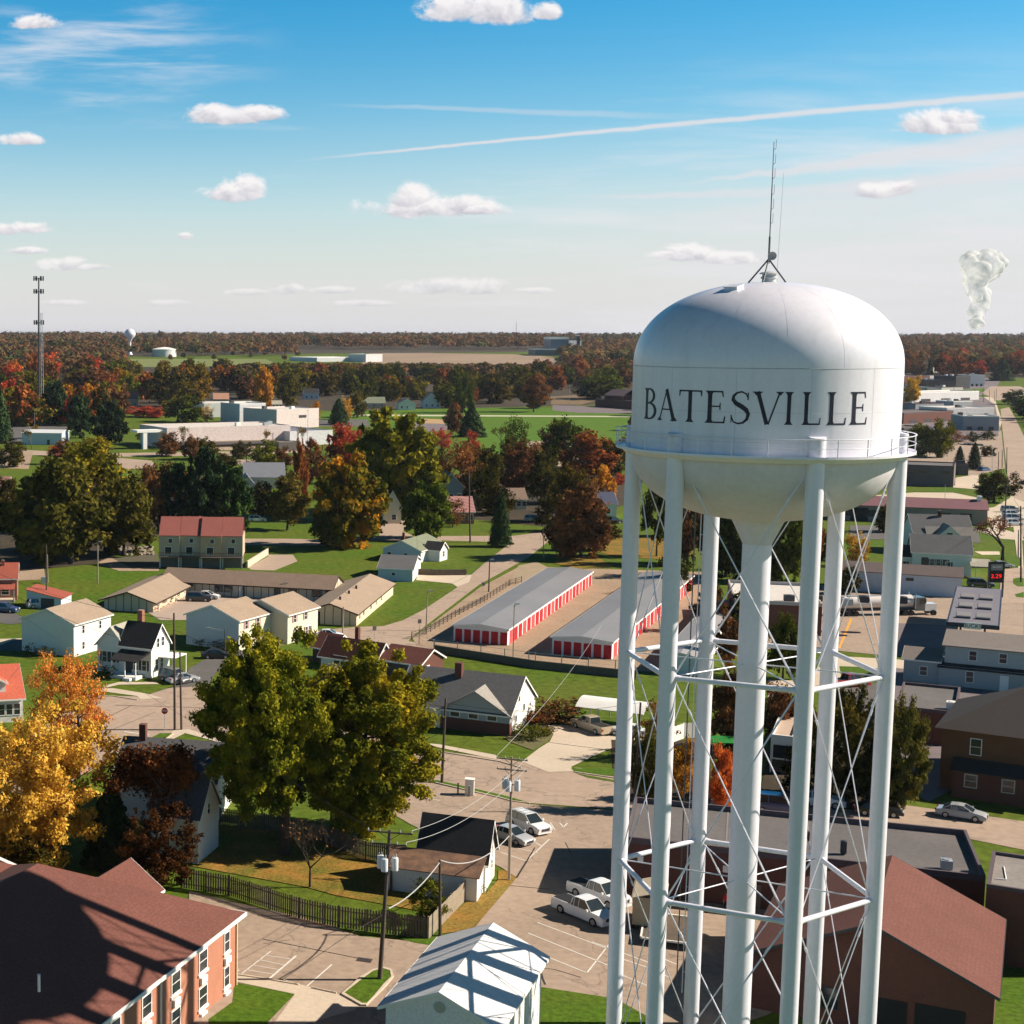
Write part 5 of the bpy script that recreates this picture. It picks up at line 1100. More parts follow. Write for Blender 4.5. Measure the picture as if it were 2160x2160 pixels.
def fence(name, label, c, pts, h, m, kind='board', step=.16, w=.13, post=2.4, z=0.0, cat='fence'):
    P = [G(c, *p) for p in pts]; t = thing(name, label, cat, P[0]); o = P[0]; pk, rl, po = MB(), MB(), []
    rg = random.Random(5)
    for a, b in zip(P, P[1:]):
        d = (b-a); L_ = d.length; d.normalize(); n = Vector((-d.y, d.x, 0)); a0 = a - o
        def bx(mb, s0, s1, n0, n1, z0, z1):
            vs_ = [tuple(a0 + d*s_ + n*q + Vector((0,0,zz))) for zz in (z0, z1) for q in (n0, n1) for s_ in (s0, s1)]; mb.add(vs_, [(0,2,3,1),(4,5,7,6),(0,1,5,4),(2,6,7,3),(0,4,6,2),(1,3,7,5)])
        if kind == 'board':
            u_ = 0
            while u_ < L_: bx(pk, u_, u_+w, 0, .025, .05, h*(1 + rg.uniform(-.02, .02))); u_ += step
            bx(rl, 0, L_, .03, .08, h*.22, h*.22+.09); bx(rl, 0, L_, .03, .08, h*.78, h*.78+.09)
        elif kind == 'rail':
            for zz in (.35, .75, 1.1): bx(rl, 0, L_, 0, .05, zz, zz+.1)
        elif kind == 'wall': bx(pk, 0, L_, 0, .3, 0, h)
        elif kind == 'mesh': bx(rl, 0, L_, 0, .04, h-.05, h); bx(rl, 0, L_, 0, .02, h*.5, h*.5+.02); bx(rl, 0, L_, 0, .02, .1, .12)
        if post:
            for i in range(int(L_/post)+1): po.append((a0 + d*min(i*post, L_-.1), n))
    if pk.v: pk.build({'board': 'pickets', 'wall': 'wall_face'}[kind], m, t)
    if rl.v: rl.build('rails', m, t)
    if post:
        for q, n in po[:90]: MB().box(q.x+n.x*.07-.06, q.x+n.x*.07+.06, q.y+n.y*.07-.06, q.y+n.y*.07+.06, 0, h+.08).build('post', m, t)
    return t
fence('wooden_fence', 'weathered picket fence below the leafy yard, facing the alley', 'C1', [(-60, 905), (300, 965), (830, 1140), (1130, 1205), (1800, 1290)], 1.9, WOOD, step=.24, w=.15)
fence('wooden_fence', 'shaded picket fence behind the leafy yard under the big green trees', 'C1', [(230, 430), (690, 490), (1000, 560), (1330, 690), (1620, 730)], 1.8, WOOD, step=.2, w=.14)
fence('wooden_fence', 'short pale board fence between the white shed and the dry grass verge', 'C2', [(200, 1290), (370, 1110), (560, 915)], 1.9, WOODL, step=.17, w=.15)
fence('rail_fence', 'wooden rail fence climbing between the road and the storage units', 'B2', [(70, 885), (180, 850), (430, 700), (640, 590), (810, 480), (900, 455)], 1.2, WOOD, 'rail', post=2.6)
fence('block_wall', 'low dark retaining wall between the storage yard and the green lawn', 'B2', [(238, 985), (1000, 1105), (1625, 1170), (1760, 1180)], 1.2, mat('dark_block', (.12,.105,.08), (.07,.06,.05), scale=1.5, fine=.25, bands=(2, .3, .03)), 'wall', post=0, cat='wall')
fence('mesh_fence', 'thin wire fence on top of the storage yard wall', 'B2', [(120, 925), (238, 960), (1000, 1060), (1625, 1120)], 1.5, STEEL, 'mesh', post=4)
fence('timber_wall', 'short timber retaining wall beside the pale blue cottage', 'B2', [(105, 398), (255, 405), (480, 403)], 1.25, WOOD, 'wall', post=3, cat='wall')
fence('retaining_wall', 'pale retaining wall beside the brown drive near the townhouses', 'B1', [(440, 350), (595, 250)], 1.5, CONC, 'wall', post=0, cat='wall')
# row of townhouses with rose roofs
t = bld('townhouses', 'row of four tan townhouses with rose red roofs and rear deck', 'house')
P0, P1 = G('B0', 1200, 352), G('B0', 1830, 362); t.location = P0; ang = math.atan2((P1-P0).y, (P1-P0).x); Lw = (P1-P0).length
cols = [S_TAN, S_TAN, mat('warm_tan_siding', (.52,.36,.22)), S_TAN]
for i in range(4):
    u_ = Lw/4; f = Frame(t, P0 + Vector((math.cos(ang), math.sin(ang), 0))*u_*i + Vector((-math.sin(ang), math.cos(ang), 0))*(.6*(i % 2)), ang, u_ - .02, 9, 7.2); w = f.sub(0, 0, u_-.02, 9, 7.2)
    b = MB().box(0, f.L, 0, 9, 2.6, 7.2); f.put(b, 'wall', cols[i]); f.put(MB().box(.2, f.L-.2, 1.5, 9, 0, 2.58), 'lower_wall', mat('shade_block', (.16,.14,.12)))
    f.gable(R_RED if False else mat('rose_shingles', (.29,.092,.075), (.22,.07,.058), rough=.95, scale=.4, fine=.2), 3.4, 'r', .25, .12, None, .0)
    f.window('f', f.L*.55, 5.5, .8, .9, sash=False); f.window('f', f.L*.45, 3.1, 1.4, 1.5, sash=False); f.posts([(.2, .2), (f.L-.2, .2)], 2.6, CREAMW, .14)
    f.put(MB().box(0, f.L, -1.2, .05, 2.45, 2.6), 'deck', WOOD); r_ = MB()
    for k in range(12): r_.box(k*f.L/12, k*f.L/12+.05, -1.2, -1.16, 2.6, 3.5)
    r_.box(0, f.L, -1.22, -1.14, 3.5, 3.58); f.put(r_, 'deck_railing', WOOD)
# houses at the left edge
t = bld('house', 'red roofed brick house with orange lit porch at the left edge', 'house')
f = R3(t, 'B0', (-300, 430), (128, 428), (120, 280), 600, D_=8); f.walls(BRICK, 2.2, 'r'); f.gable(R_RED, 2.3, 'r', .35, .12, WHITE); f.put(MB().slab([(f.L-6,-2.6,2.5),(f.L-.3,-2.6,2.5),(f.L-.3,0,3.2),(f.L-6,0,3.2)], .1), 'porch_roof', R_RED); f.posts([(f.L-.5, -2.4), (f.L-3.2, -2.4)], 2.5, CREAMW, .12); f.put(MB().box(f.L-6, f.L-.4, -2.5, 0, 0, .5), 'porch_floor', CONC); f.window('f', f.L-2.2, 1.1, 1.4, 1.2); f.put(MB().box(f.L-3, f.L-2.4, 3, 3.6, 5, 7.2), 'chimney', BRICK)
t = bld('garage', 'small pale blue garage with sloping red roof beside the lawn', 'garage')
P0, P1 = G('B0', 203, 652), G('B0', 462, 668); t.location = P0; ang = math.atan2((P1-P0).y, (P1-P0).x); f = Frame(t, P0, ang, (P1-P0).length, 5, 3)
f.put(MB().prism([(0,0),(f.L,0),(f.L,5),(0,5)], 0, [3.3,2.0,2.2,3.5]), 'wall', S_BLUE); f.put(MB().slab([(-.2,-.3,3.45),(f.L+.3,-.3,2.1),(f.L+.3,5.2,2.3),(-.2,5.2,3.65)], .12), 'roof', R_RED); f.put(f.panel(MB(), 'f', f.L*.42, f.L*.8, 0, 1.95, 0, .05), 'garage_door', DSTEEL)
t = bld('house', 'white sunroom house with bright red roof cut by the left edge', 'house')
f = R3(t, 'B0', (-420, 1520), (178, 1315), None, h=3.6, D_=9.0); f.ang = 0; org = G('B0', 185, 1560, 0); org.z = 0; t.location = org - Vector((14, 0, 0)); f = Frame(t, t.location, R_(14), 14, 9.5, 3.4)
f.walls(S_WHITE, 3.2, 'r'); f.gable(mat('bright_red_shingles', (.50,.12,.07), (.40,.09,.055), rough=.95, scale=.4, fine=.2), 3.2, 'r', .5, .14, WHITE); win_row(f, 'f', (13.2, 12.2, 11.2, 10.2), 1.0, .75, 1.4); g = f.sub(8.6, .6, 3.2, 3, 5.2); g.walls(S_WHITE, .9, 'f'); g.gable(MC['bright_red_shingles'], .9, 'f', .3, .1, WHITE); g.window('f', 1.6, 3.8, .8, .9)
# brown building behind the tower legs, lower right
t = bld('brick_building', 'dark brick building with huge rose brown roof behind the tower legs', 'building')
A_, B_ = G('P', 1591, 1994.5, 4.5), G('P', 2100.7, 2093.7, 4.5); x = B_ - A_; ang = math.atan2(x.y, x.x) + R_(2.5); org = B_ - Vector((math.cos(ang), math.sin(ang), 0))*x.length; org.z = 0; t.location = org
f = Frame(t, org, ang, x.length, 16, 4.5); f.walls(BRICKD, 3.6, 'f'); f.gable(R_ROSE, 3.65, 'f', .3, .2, DSTEEL, .5)
u0 = f.L*.53; f.put(f.panel(MB(), 'f', u0, u0+2.1, 0, 2.7, 0, .06), 'garage_door', mat('dark_door', (.015,.017,.018))); f.put(f.panel(MB(), 'f', u0+2.6, u0+5.8, 0, 2.8, 0, .06), 'garage_door', MC['dark_door']); f.window('f', u0-3.0, 1.2, 1.1, 1.5, frame=DSTEEL)
for k in (u0-.3, u0+2.35, u0+6.1): f.put(MB().tube((k, -1.2, 0), (k, -1.2, 1.1), .08, n=10), 'bollard', mat('bollard_cream', (.5,.4,.28)))
t = bld('flat_roof_building', 'long dark flat roofed brick building behind the big roof and parking lot', 'building')
f = R3(t, 'P', (1316, 1786), (2080, 1857.6), (2078, 1764), h=4.7); f.walls(BRICKD); f.flat(MEM, .55, mat('dark_coping', (.10,.075,.085)))
for u_ in (1.2, 2.6, 8.4): f.put(f.panel(MB(), 'f', u_, u_+.5, 3.0, 3.6, 0, .05), 'wall_vent', WHITE)
f.put(f.panel(MB(), 'f', 10.6, 11.6, 0, 2.2, 0, .05), 'door', MC['shade_block']); f.unit(f.L-3.2, 1.6, .9, .9, .9); f.unit(f.L-11, 3, .5, .5, 1.2, m=DSTEEL)
for u_ in (8.5, 15.5, 21.0): f.put(MB().box(u_, u_+.14, .4, f.D-.4, f.h+.05, f.h+.075), 'roof_seam', mat('seam_grey', (.22,.20,.19)))
f.put(MB().box(f.L-14, f.L-13.4, 6, 6.5, f.h, f.h+.9), 'roof_vent', DSTEEL)
t = bld('flat_roof_building', 'lower grey flat roofed building at the right edge, next to the dark one', 'building')
f = R3(t, 'C3', (1652, 905), (2350, 1000), (2400, 740), h=6.2); f.walls(BRICKD); f.flat(mat('grey_membrane', (.20,.18,.165), (.26,.23,.21), rough=.9, scale=.2, amt=.9), .3, MC['dark_coping']); b = MB()
b.path([(1.0, 6.0, f.h+.1), (1.3, 2.6, f.h+.1), (.5, 2.4, f.h+.1)], .05); f.put(b, 'roof_pipe', WHITE)
t = bld('brick_house', 'two storey brown brick house with dark hip roof at the right edge', 'house')
f = R3(t, 'B3', (1320, 1540), (2500, 1690), None, h=7.0, D_=15); f.walls(mat('brown_brick', (.16,.075,.035), (.11,.05,.027), rough=.9, scale=1, fine=.2)); f.hip(R_BROWN if False else mat('dark_brown_shingles', (.055,.045,.043), rough=.95, scale=.4, fine=.2), 4.2, .7)
win_row(f, 'f', (3.4, 9.0, 14.0), 4.4, 1.0, 1.7); g = f.sub(1.6, -2.6, 20, 2.6, 3.4); g.put(MB().slab([(-.3,-.3,3.1),(20,-.3,3.1),(20,2.6,3.9),(-.3,2.6,3.9)], .12), 'porch_roof', MC['dark_brown_shingles']); g.put(MB().box(0, 19, 0, 2.6, 0, 3.0), 'lower_wall', BRICKD); win_row(g, 'f', (1.8, 5.4, 9.0), 1.4, 1.1, 1.3, frame=CREAMW)
t = bld('flat_roof_building', 'low dark flat building with pale rooftop units behind the brick house', 'building')
f = R3(t, 'B3', (960, 1400), (1420, 1450), (1440, 1260), h=4.0); f.walls(BRICKD); f.flat(MEM, .4, MC['dark_coping']); f.unit(5.6, 2.0, 1.3, 1.2, 1.0, m=WHITE)
# small white shop between legs
t = bld('shop', 'narrow white shop with dark front sign behind the middle tower legs', 'shop')
f = R3(t, 'D', (1365, 1680), (1525, 1710), (1560, 1440), h=4.2); f.walls(WHITE); f.flat(mat('pink_gravel_roof', (.48,.36,.28), scale=1), .35, WHITE); f.put(f.panel(MB(), 'f', .3, f.L-.2, 1.9, 3.4, 0, .08), 'sign', MC['dark_door'])
f.put(f.panel(MB(), 'f', .2, f.L-.2, 0, 1.7, 0, .04), 'shop_front', GLASS)
t = thing('awning', 'bright green awning beside the orange tree behind the tower', 'awning', G('D', 900, 1850)); MB().slab([(0,0,1.9),(5.2,-.8,1.9),(5.5,1.0,2.3),(.3,1.8,2.3)], .08).build('canopy', mat('green_canvas', (.01,.20,.03), rough=.8), t)
for q in ((.2,.3),(5,-.5)): MB().tube((q[0],q[1],0),(q[0],q[1],2.3),.05).build('post', STEEL, t)
fence('white_fence', 'white board fence behind the orange tree', 'D', [(600, 1740), (690, 1705), (770, 1700)], 2.0, WHITE, step=.16, w=.15)
# gas canopy, price sign, tanker
t = bld('fuel_canopy', 'dark blue fuel station canopy with paired square roof pans', 'canopy')
f = R3(t, 'B3', (1348, 768), (1748, 805), (1735, 522), h=5.0); b = MB().box(0, f.L, 0, f.D, 4.9, 5.5); f.put(b, 'fascia', mat('canopy_blue', (.022,.03,.05), rough=.5)); f.put(MB().box(.25, f.L-.25, .25, f.D-.25, 5.505, 5.56), 'roof', mat('canopy_top', (.17,.16,.19), (.12,.12,.15), rough=.8, scale=.4))
for i in range(2):
    for j in range(3): f.put(MB().box(f.L*(.16+.38*i), f.L*(.44+.38*i), f.D*(.14+.26*j), f.D*(.28+.26*j), 5.56, 5.62), 'roof_pan', mat('pan_pale', (.20,.19,.195), scale=.6)); f.put(MB().box(f.L*(.16+.38*i), f.L*(.44+.38*i), f.D*(.115+.26*j), f.D*(.14+.26*j), 5.56, 5.85), 'roof_rib', DSTEEL)
f.posts([(x, y) for x in (2, f.L-2) for y in (2, f.D-2)], 4.9, DSTEEL, .15)
sg = MB().prism([(f.L*.33, -.16), (f.L*.66, -.16), (f.L*.66, -.02), (f.L*.33, -.02)], 4.75, 5.75); o = f.put(sg, 'sign', WHITE)
textmesh('sign_text', 'RUCKUS'[:0] + 'BUCKS', .85, MC['dark_door'], o, f.M @ Matrix.Translation(Vector((f.L*.495, -.19, 5.25))) @ Matrix.Rotation(math.pi/2, 4, 'X'))
t = thing('price_sign', 'dark station price sign with glowing red numbers by the road', 'sign', G('E2', 1500, 1845)); MB().box(-2.1,-1.8,-.2,.2,0,10).build('post', DSTEEL, t); MB().box(1.5,1.8,-.2,.2,0,10).build('post', DSTEEL, t); pn = MB().box(-1.9,1.6,-.18,.18,4.2,9.9).build('panel', MC['dark_door'], t)
MB().box(-1.6,1.3,-.24,-.19,7.6,9.3).build('name_board', mat('sign_grey', (.20,.22,.22), rough=.6), pn); led = bpy.data.materials.new('red_led'); led.use_nodes = True; led.node_tree.nodes['Principled BSDF'].inputs['Base Color'].default_value = (.3,0,0,1); led.node_tree.nodes['Principled BSDF'].inputs['Emission Color'].default_value = (1,.01,.01,1); led.node_tree.nodes['Principled BSDF'].inputs['Emission Strength'].default_value = .8
MB().box(-1.4,1.0,-.24,-.19,5.2,6.7).build('price_screen', MC['dark_door'], pn); textmesh('price_digits', '2.29', 1.55, led, pn, Matrix.Translation(Vector((-.2,-.27,5.95))) @ Matrix.Rotation(math.pi/2, 4, 'X'))
textmesh('name_text', 'BUCKS', .7, WHITE, pn, Matrix.Translation(Vector((-.15,-.27,8.5))) @ Matrix.Rotation(math.pi/2, 4, 'X')); t.scale = (.78, .78, .70)
t = bld('tanker_truck', 'white road tanker truck parked beside the fuel canopy', 'truck'); a, b = G('B3', 560, 712), G('B3', 1290, 700); t.location = a; d = b-a; ang = math.atan2(d.y, d.x); Lt = d.length; f = Frame(t, a, ang, Lt, 2.5, 3)
k = MB().tube((.6,1.25,2.35), (Lt*.74,1.25,2.55), 1.12, 1.12, 26); f.put(k, 'tank', mat('tank_white', (.72,.66,.62), rough=.25, spec=.6), smooth=True); f.put(MB().box(.5, Lt*.76, .5, 2.0, .95, 1.3), 'chassis', DSTEEL)
f.put(MB().tube((.35,1.25,2.35), (.6,1.25,2.35), .95, 1.12, 26), 'tank_end', STEEL); f.put(MB().box(1.5, Lt*.7, .9, 1.6, 3.45, 3.6), 'walkway', STEEL)
f.put(MB().box(Lt*.765, Lt*.86, .15, 2.35, .9, 3.3), 'cab', CP['grey']); f.put(MB().box(Lt*.81, Lt*.868, .1, 2.4, 2.2, 3.0), 'windows', CGL); f.put(MB().box(Lt*.86, Lt*.985, .35, 2.15, .8, 2.1), 'bonnet', CP['white'])
for s_ in (.15, 2.35): f.put(MB().tube((Lt*.755, s_, 1.2), (Lt*.755, s_, 4.0), .09), 'exhaust_stack', STEEL)
for x in (1.4, 2.7, Lt*.66, Lt*.72, Lt*.95):
    for y in (.15, 2.1): f.put(MB().tube((x, y-.15, .5), (x, y+.3, .5), .5, n=16), 'wheel', TYRE)
t = bld('flat_roof_building', 'white roofed store with rooftop units and dark walls behind the tower riser', 'building')
f = R3(t, 'D', (1080, 688), (1735, 708), (1700, 556), h=5.0); f.walls(BRICKD); f.flat(MEMW, .6, mat('store_band', (.40,.37,.36)))
for x, y in ((8, 3), (12.5, 4.2), (17, 2.2), (20, 6), (23.5, 3.5), (26, 7)): f.unit(x, y, 1.7, 1.5, 1.1, m=(STEEL if int(x) % 2 else DSTEEL))
t = bld('long_building', 'long low white walled building with brown roof in shade', 'building')
f = R3(t, 'E2', (-900, 1425), (1000, 1540), None, h=4.0, D_=9); f.walls(mat('blue_white_block', (.50,.53,.58), (.42,.45,.50), scale=.5)); f.gable(mat('brown_flat_shingle', (.12,.09,.085), scale=.4, fine=.2), 1.3, 'r', .3, .12); win_row(f, 'f', (f.L-13, f.L-9), 2.8, 1.2, .4, frame=DSTEEL, sash=False)
t = bld('house', 'white house with wide dark grey roof and porch, near the bare tree', 'house')
f = R3(t, 'E2', (250, 1155), (1150, 1195), None, h=4.6, D_=11); f.walls(S_WHITE, 3.2, 'r'); f.gable(R_GREY, 3.2, 'r', .3, .12, WHITE)
for u_ in (3.8, 5.0, 6.2): f.window('f', u_, 2.0, .8, 1.3, shut=DSTEEL)
f.window('f', f.L-8.8, 1.9, 1.1, 1.6, frame=DSTEEL); f.window('f', f.L-4.4, 1.2, .9, 1.6, shut=DSTEEL); f.put(MB().slab([(f.L-.4,-2.4,2.5),(f.L+4.2,-2.4,2.5),(f.L+3.4,1.6,3.6),(f.L-.4,1.6,3.6)], .1), 'porch_roof', R_BUFF); f.posts([(f.L+3.8,-2.1), (f.L+.6,-2.1)], 2.5)
g = f.sub(-4.5, 1, 4.6, 8, 3.4); g.walls(S_WHITE, 2.0, 'r'); g.gable(R_BLACK, 2.0, 'r', .3, .12, WHITE); win_row(g, 'f', (1.2, 3.2), 1.2, .7, 1.2, shut=DSTEEL)
t = bld('house', 'grey roofed gabled house behind the white house with lit white gable', 'house')
f = R3(t, 'E2', (270, 860), (1160, 885), None, h=5.0, D_=12); f.walls(S_WHITE, 3.6, 'r'); f.gable(R_GREY, 3.6, 'r', .3, .12, WHITE); g = f.sub(f.L-8, -3.2, 5.0, 6.5, 4.6); g.walls(S_WHITE, 2.4, 'f'); g.gable(R_BUFF, 2.4, 'f', .3, .12, WHITE); g.window('f', 2.5, 4.6, 1.2, .9)
g = f.sub(2.5, -2.6, 11, 4, 4.2); g.put(MB().slab([(0,0,3.4),(11,0,3.4),(11,4,6.4),(0,4,6.4)], .12), 'lower_roof', mat('worn_grey_shingles', (.19,.18,.17), fine=.2)); f.put(MB().box(6, 6.7, 5, 5.7, 7.5, 9.6), 'chimney', BRICKD)
t = bld('long_building', 'long building with mauve metal roof and dark windows', 'building')
f = R3(t, 'E2', (-900, 430), (1385, 512), None, h=4.4, D_=10); f.walls(mat('taupe_wall', (.24,.215,.185), scale=.5)); f.gable(R_PURP, 2.0, 'r', .5, .14); 
for u_ in (5, 10, 28, 33.5): f.window('f', f.L-u_, 1.4, 2.6, 1.6, frame=DSTEEL, sash=False)
f.put(f.panel(MB(), 'f', f.L-33, f.L-28.6, 0, 3.6, 0, .06), 'garage_door', MC['dark_door']); f.unit(f.L-2.2, 4.2, 1.2, 1.2, 3.0, z=4.4, m=WHITE)
t = bld('brick_building', 'plain grey brick box building with three slit windows near the walkway', 'building')
f = R3(t, 'E1', (-500, 1545), (878, 1595), (890, 1500), 1905, D_=18); f.walls(mat('taupe_brick', (.15,.115,.115), (.12,.09,.09), scale=.6, fine=.15)); f.flat(MEM, .4, MC['dark_coping'])
for u_ in (2.4, 9.4, 12.4): f.window('f', f.L-u_, f.h-2.2, 2.2, .7, frame=DSTEEL, sash=False)
# long two storey grey house, right
t = bld('house', 'long two storey grey sided house with white windows at the right edge', 'house')
f = R3(t, 'B3', (1292, 1075), (2500, 1190), None, h=2.9, D_=7.5); f.walls(S_GREY); f.put(MB().slab([(-.2,-.3,2.75),(f.L,-.3,2.75),(f.L,1.2,3.3),(-.2,1.2,3.3)], .12), 'lower_roof', R_BLACK); g = f.sub(.6, 1.0, f.L-.6, 6.4, 5.9); g.walls(mat('light_grey_siding', (.42,.44,.45), bands=(2,.16,.02), bandcol=(.33,.35,.36))); g.put(MB().slab([(-.4,-.5,5.8),(g.L,-.5,5.8),(g.L,6.8,7.0),(-.4,6.8,7.0)], .14), 'roof', mat('worn_brown_shingles', (.20,.17,.15), fine=.2))
win_row(g, 'f', (3.6, 7.4, 11.4, 15.4), 3.9, .9, 1.3); win_row(f, 'f', (4.0, 12, 16), .9, .9, 1.5); f.put(f.panel(MB(), 'f', 7.8, 8.9, 0, 2.3, 0, .06), 'door', WHITE)
k = f.sub(-4.6, .4, 4.6, 6.5, 3.4); k.walls(S_GREY, 1.2, 'r'); k.gable(MC['worn_brown_shingles'], 1.2, 'r', .3, .12, WHITE); k.window('f', 2.6, 1.2, .9, 1.2)
# ------------------------------------------------------------------ commercial and school buildings of the middle distance
def block(t, x0, y0, x1, y1, h, wm, rm, D_=20, par=.6, pm=None, c='P', units=0):
    """flat block; (x0,y0)-(x1,y1) is its front wall's ground line"""
    a, b = GT(c, x0, y0), GT(c, x1, y1)
    if t.location.length < .01: t.location = a
    zb = min(a.z, b.z); d = b - a; f = Frame(t, Vector((a.x, a.y, zb-.5)), math.atan2(d.y, d.x), math.hypot(d.x, d.y), D_, h+.5); f.walls(wm); f.flat(rm, par, pm)
    rg = random.Random(int(x0))
    for i in range(units): f.unit(rg.uniform(1, max(1.5, f.L-4)), rg.uniform(2, D_-4), 2.2, 1.8, 1.5, m=rg.choice((STEEL, DSTEEL, WHITE)))
    return f
PW_ = mat('pinkish_white_wall', (.62,.53,.50), (.54,.46,.43), rough=.8, scale=.1, amt=.6); GW_ = mat('grey_white_wall', (.60,.60,.60), (.5,.5,.5), scale=.1)
t = bld('school_building', 'broad white flat roofed commercial building behind the red shrub', 'building')
f = block(t, 352, 947, 612, 938, 8.5, PW_, MEMW, 30, .5, PW_, units=3); f.put(f.panel(MB(), 'f', 1.2, 2.6, 6.2, 7.6, 0, .06), 'window', DSTEEL); f.put(MB().box(-13, 0, 2, 9, 7.6, 8.6), 'entrance_canopy', WHITE); f.posts([(-9.2, 3)], 7.6, WHITE, .9); f.put(f.panel(MB(), 'f', 2, f.L-2, 0, 1.6, 0, .3), 'hedge_band', mat('hedge_dark', (.03,.025,.015), (.06,.04,.02), scale=1)); f.put(f.panel(MB(), 'f', 3, f.L-4, 3.0, 3.4, 0, 1.4), 'awning_band', mat('awning_tan', (.35,.29,.24)))
g = block(t, 583, 905, 672, 900, 9.5, PW_, MEMW, 26, .5, PW_, units=2); g.put(g.panel(MB(), 'f', g.L*.52, g.L*.70, 5.8, 7.2, 0, .06), 'window', DSTEEL)
block(t, 505, 895, 560, 893, 10.5, GW_, MEMW, 20, .5, WHITE, units=1); block(t, 430, 880, 560, 878, 7.5, WHITE, MEMW, 26, .4, WHITE)
f = block(t, 611, 940, 701, 936, 6.0, GW_, mat('blue_grey_roof', (.17,.17,.21), (.13,.13,.17), scale=.1), 34, .4, GW_, units=4)
t = bld('pavilion', 'low grey canopy over cars in front of the white commercial building', 'pavilion'); f = block(t, 588, 951, 634, 950, 3.4, MC['shade_block'], mat('pavilion_roof', (.22,.19,.18)), 9, .3, MC['shade_block'])
t = bld('warehouse', 'pale blue metal shed with white roof behind the small red tree', 'shed'); P0, P1 = GT('P', 46, 938), GT('P', 130, 939); t.location = P0; f = Frame(t, P0, math.atan2((P1-P0).y, (P1-P0).x), (P1-P0).length, 16, 5.2); f.walls(S_BLUE, 1.0, 'r'); f.gable(METW, 1.0, 'r', .3, .15, WHITE); f.door('f', f.L-6, 1.2, 2.2, DSTEEL)
# a simple gabled house used for the far streets
def far_house(label, x0, y0, x1, h, wm, rm, rh=2.6, axis='r', D_=9, wins=3, gar=False, c='P', y1=None):
    t = bld('house', label, 'house'); a, b = GT(c, x0, y0), GT(c, x1, y0 if y1 is None else y1); t.location = a; d = b - a
    f = Frame(t, a, math.atan2(d.y, d.x), math.hypot(d.x, d.y), D_, h); f.walls(wm, rh, axis); f.gable(rm, rh, axis, .45, .16, WHITE)
    for i in range(wins): f.window('f', f.L*(i+.6)/wins, 1.1, 1.1, 1.3)
    if axis == 'r': f.window('r', D_*.5, 1.1, 1.1, 1.3)
    if gar: f.put(f.panel(MB(), 'f', f.L*.55, f.L*.9, 0, 2.3, 0, .06), 'garage_door', WHITE)
    return f
far_house('distant grey green house with low roof beside the park lawn', 762, 860, 812, 3.4, S_TAN, R_GREEN, 3.4)
far_house('distant white house with wide gable facing the park', 840, 864, 876, 4.0, S_WHITE, R_GREY, 3.0, 'f', gar=True)
far_house('distant pale blue house with steep white gable by the dark trees', 892, 860, 928, 4.5, S_BLUE, R_BUFF, 5.0, 'f')
far_house('distant house with rose brown roof among the orange trees', 250, 858, 290, 5.0, S_TAN, mat('faded_rose_roof', (.28,.13,.11)), 4.5)
far_house('distant small pale house left of the orange column tree', 506, 832, 530, 5.0, S_BLUE, R_GREY, 3.0)
far_house('distant dark roofed house behind the olive trees', 640, 842, 672, 4.5, S_BLUE, R_BLACK, 3.0)
far_house('distant small tan house with peaked roof above the white building', 450, 854, 482, 4.0, S_TAN, mat('salmon_roof', (.45,.24,.16)), 3.5)
far_house('distant white garage shed beside the orange shrub', 573, 862, 594, 3.0, S_WHITE, R_BUFF, 2.0)
far_house('cottage with brown roof and white porch behind the dark conifer', 1076, 1074, 1110, 3.2, S_CREAM, R_BROWN, 2.6, 'r')
far_house('house with salmon striped roof and pillared porch beside the bare tree', 945, 1104, 1000, 3.4, BRICK, mat('salmon_stripe_roof', (.42,.21,.19), (.3,.13,.12), bands=((.3,1,0), 1.1, .2), bandcol=(.22,.10,.09)), 3.4, 'r', 10)
far_house('dark roofed house with white trimmed gable behind the bare tree', 925, 1058, 975, 5.0, S_GREY, mat('blue_black_roof', (.05,.05,.07)), 3.6, 'f', 10)
f = far_house('narrow cream house with steep gable beside the orange tree', 808, 1104, 846, 4.6, S_CREAM, R_BLACK, 4.2, 'f', 9, 1)
far_house('pale house with grey roof and twin white gables behind the conifers', 515, 1030, 600, 4.0, S_CREAM, mat('blue_grey_shingles', (.19,.20,.23)), 4.0, 'r', 10)
f = far_house('pale cream gabled garage beside the twin gabled house', 505, 1040, 535, 3.2, S_CREAM, mat('bluish_roof', (.2,.2,.24)), 2.6, 'f', 8, 0)
far_house('white and orange walled house end left of the tower leg', 1256, 1090, 1300, 4.0, S_WHITE, mat('navy_roof', (.06,.07,.12)), 2.6, 'r', 8, 1)
far_house('brick house with rose roof in the shade at the left edge', -40, 1060, 18, 4.0, BRICKL, mat('faded_rose_roof2', (.30,.15,.13)), 3.2, 'r', 10)
t = bld('school_building', 'low brown roofed school building beside the dark car park', 'building'); f = block(t, 1255, 856, 1340, 862, 5, BRICKD, mat('mauve_grey_roof', (.14,.10,.11)), 30, .2, MC['dark_coping']); g = f.sub(5, 3, f.L*.45, 14, 8.5); g.gable(MC['mauve_grey_roof'], 3.5, 'r', .5, .2); g.walls(BRICKD)
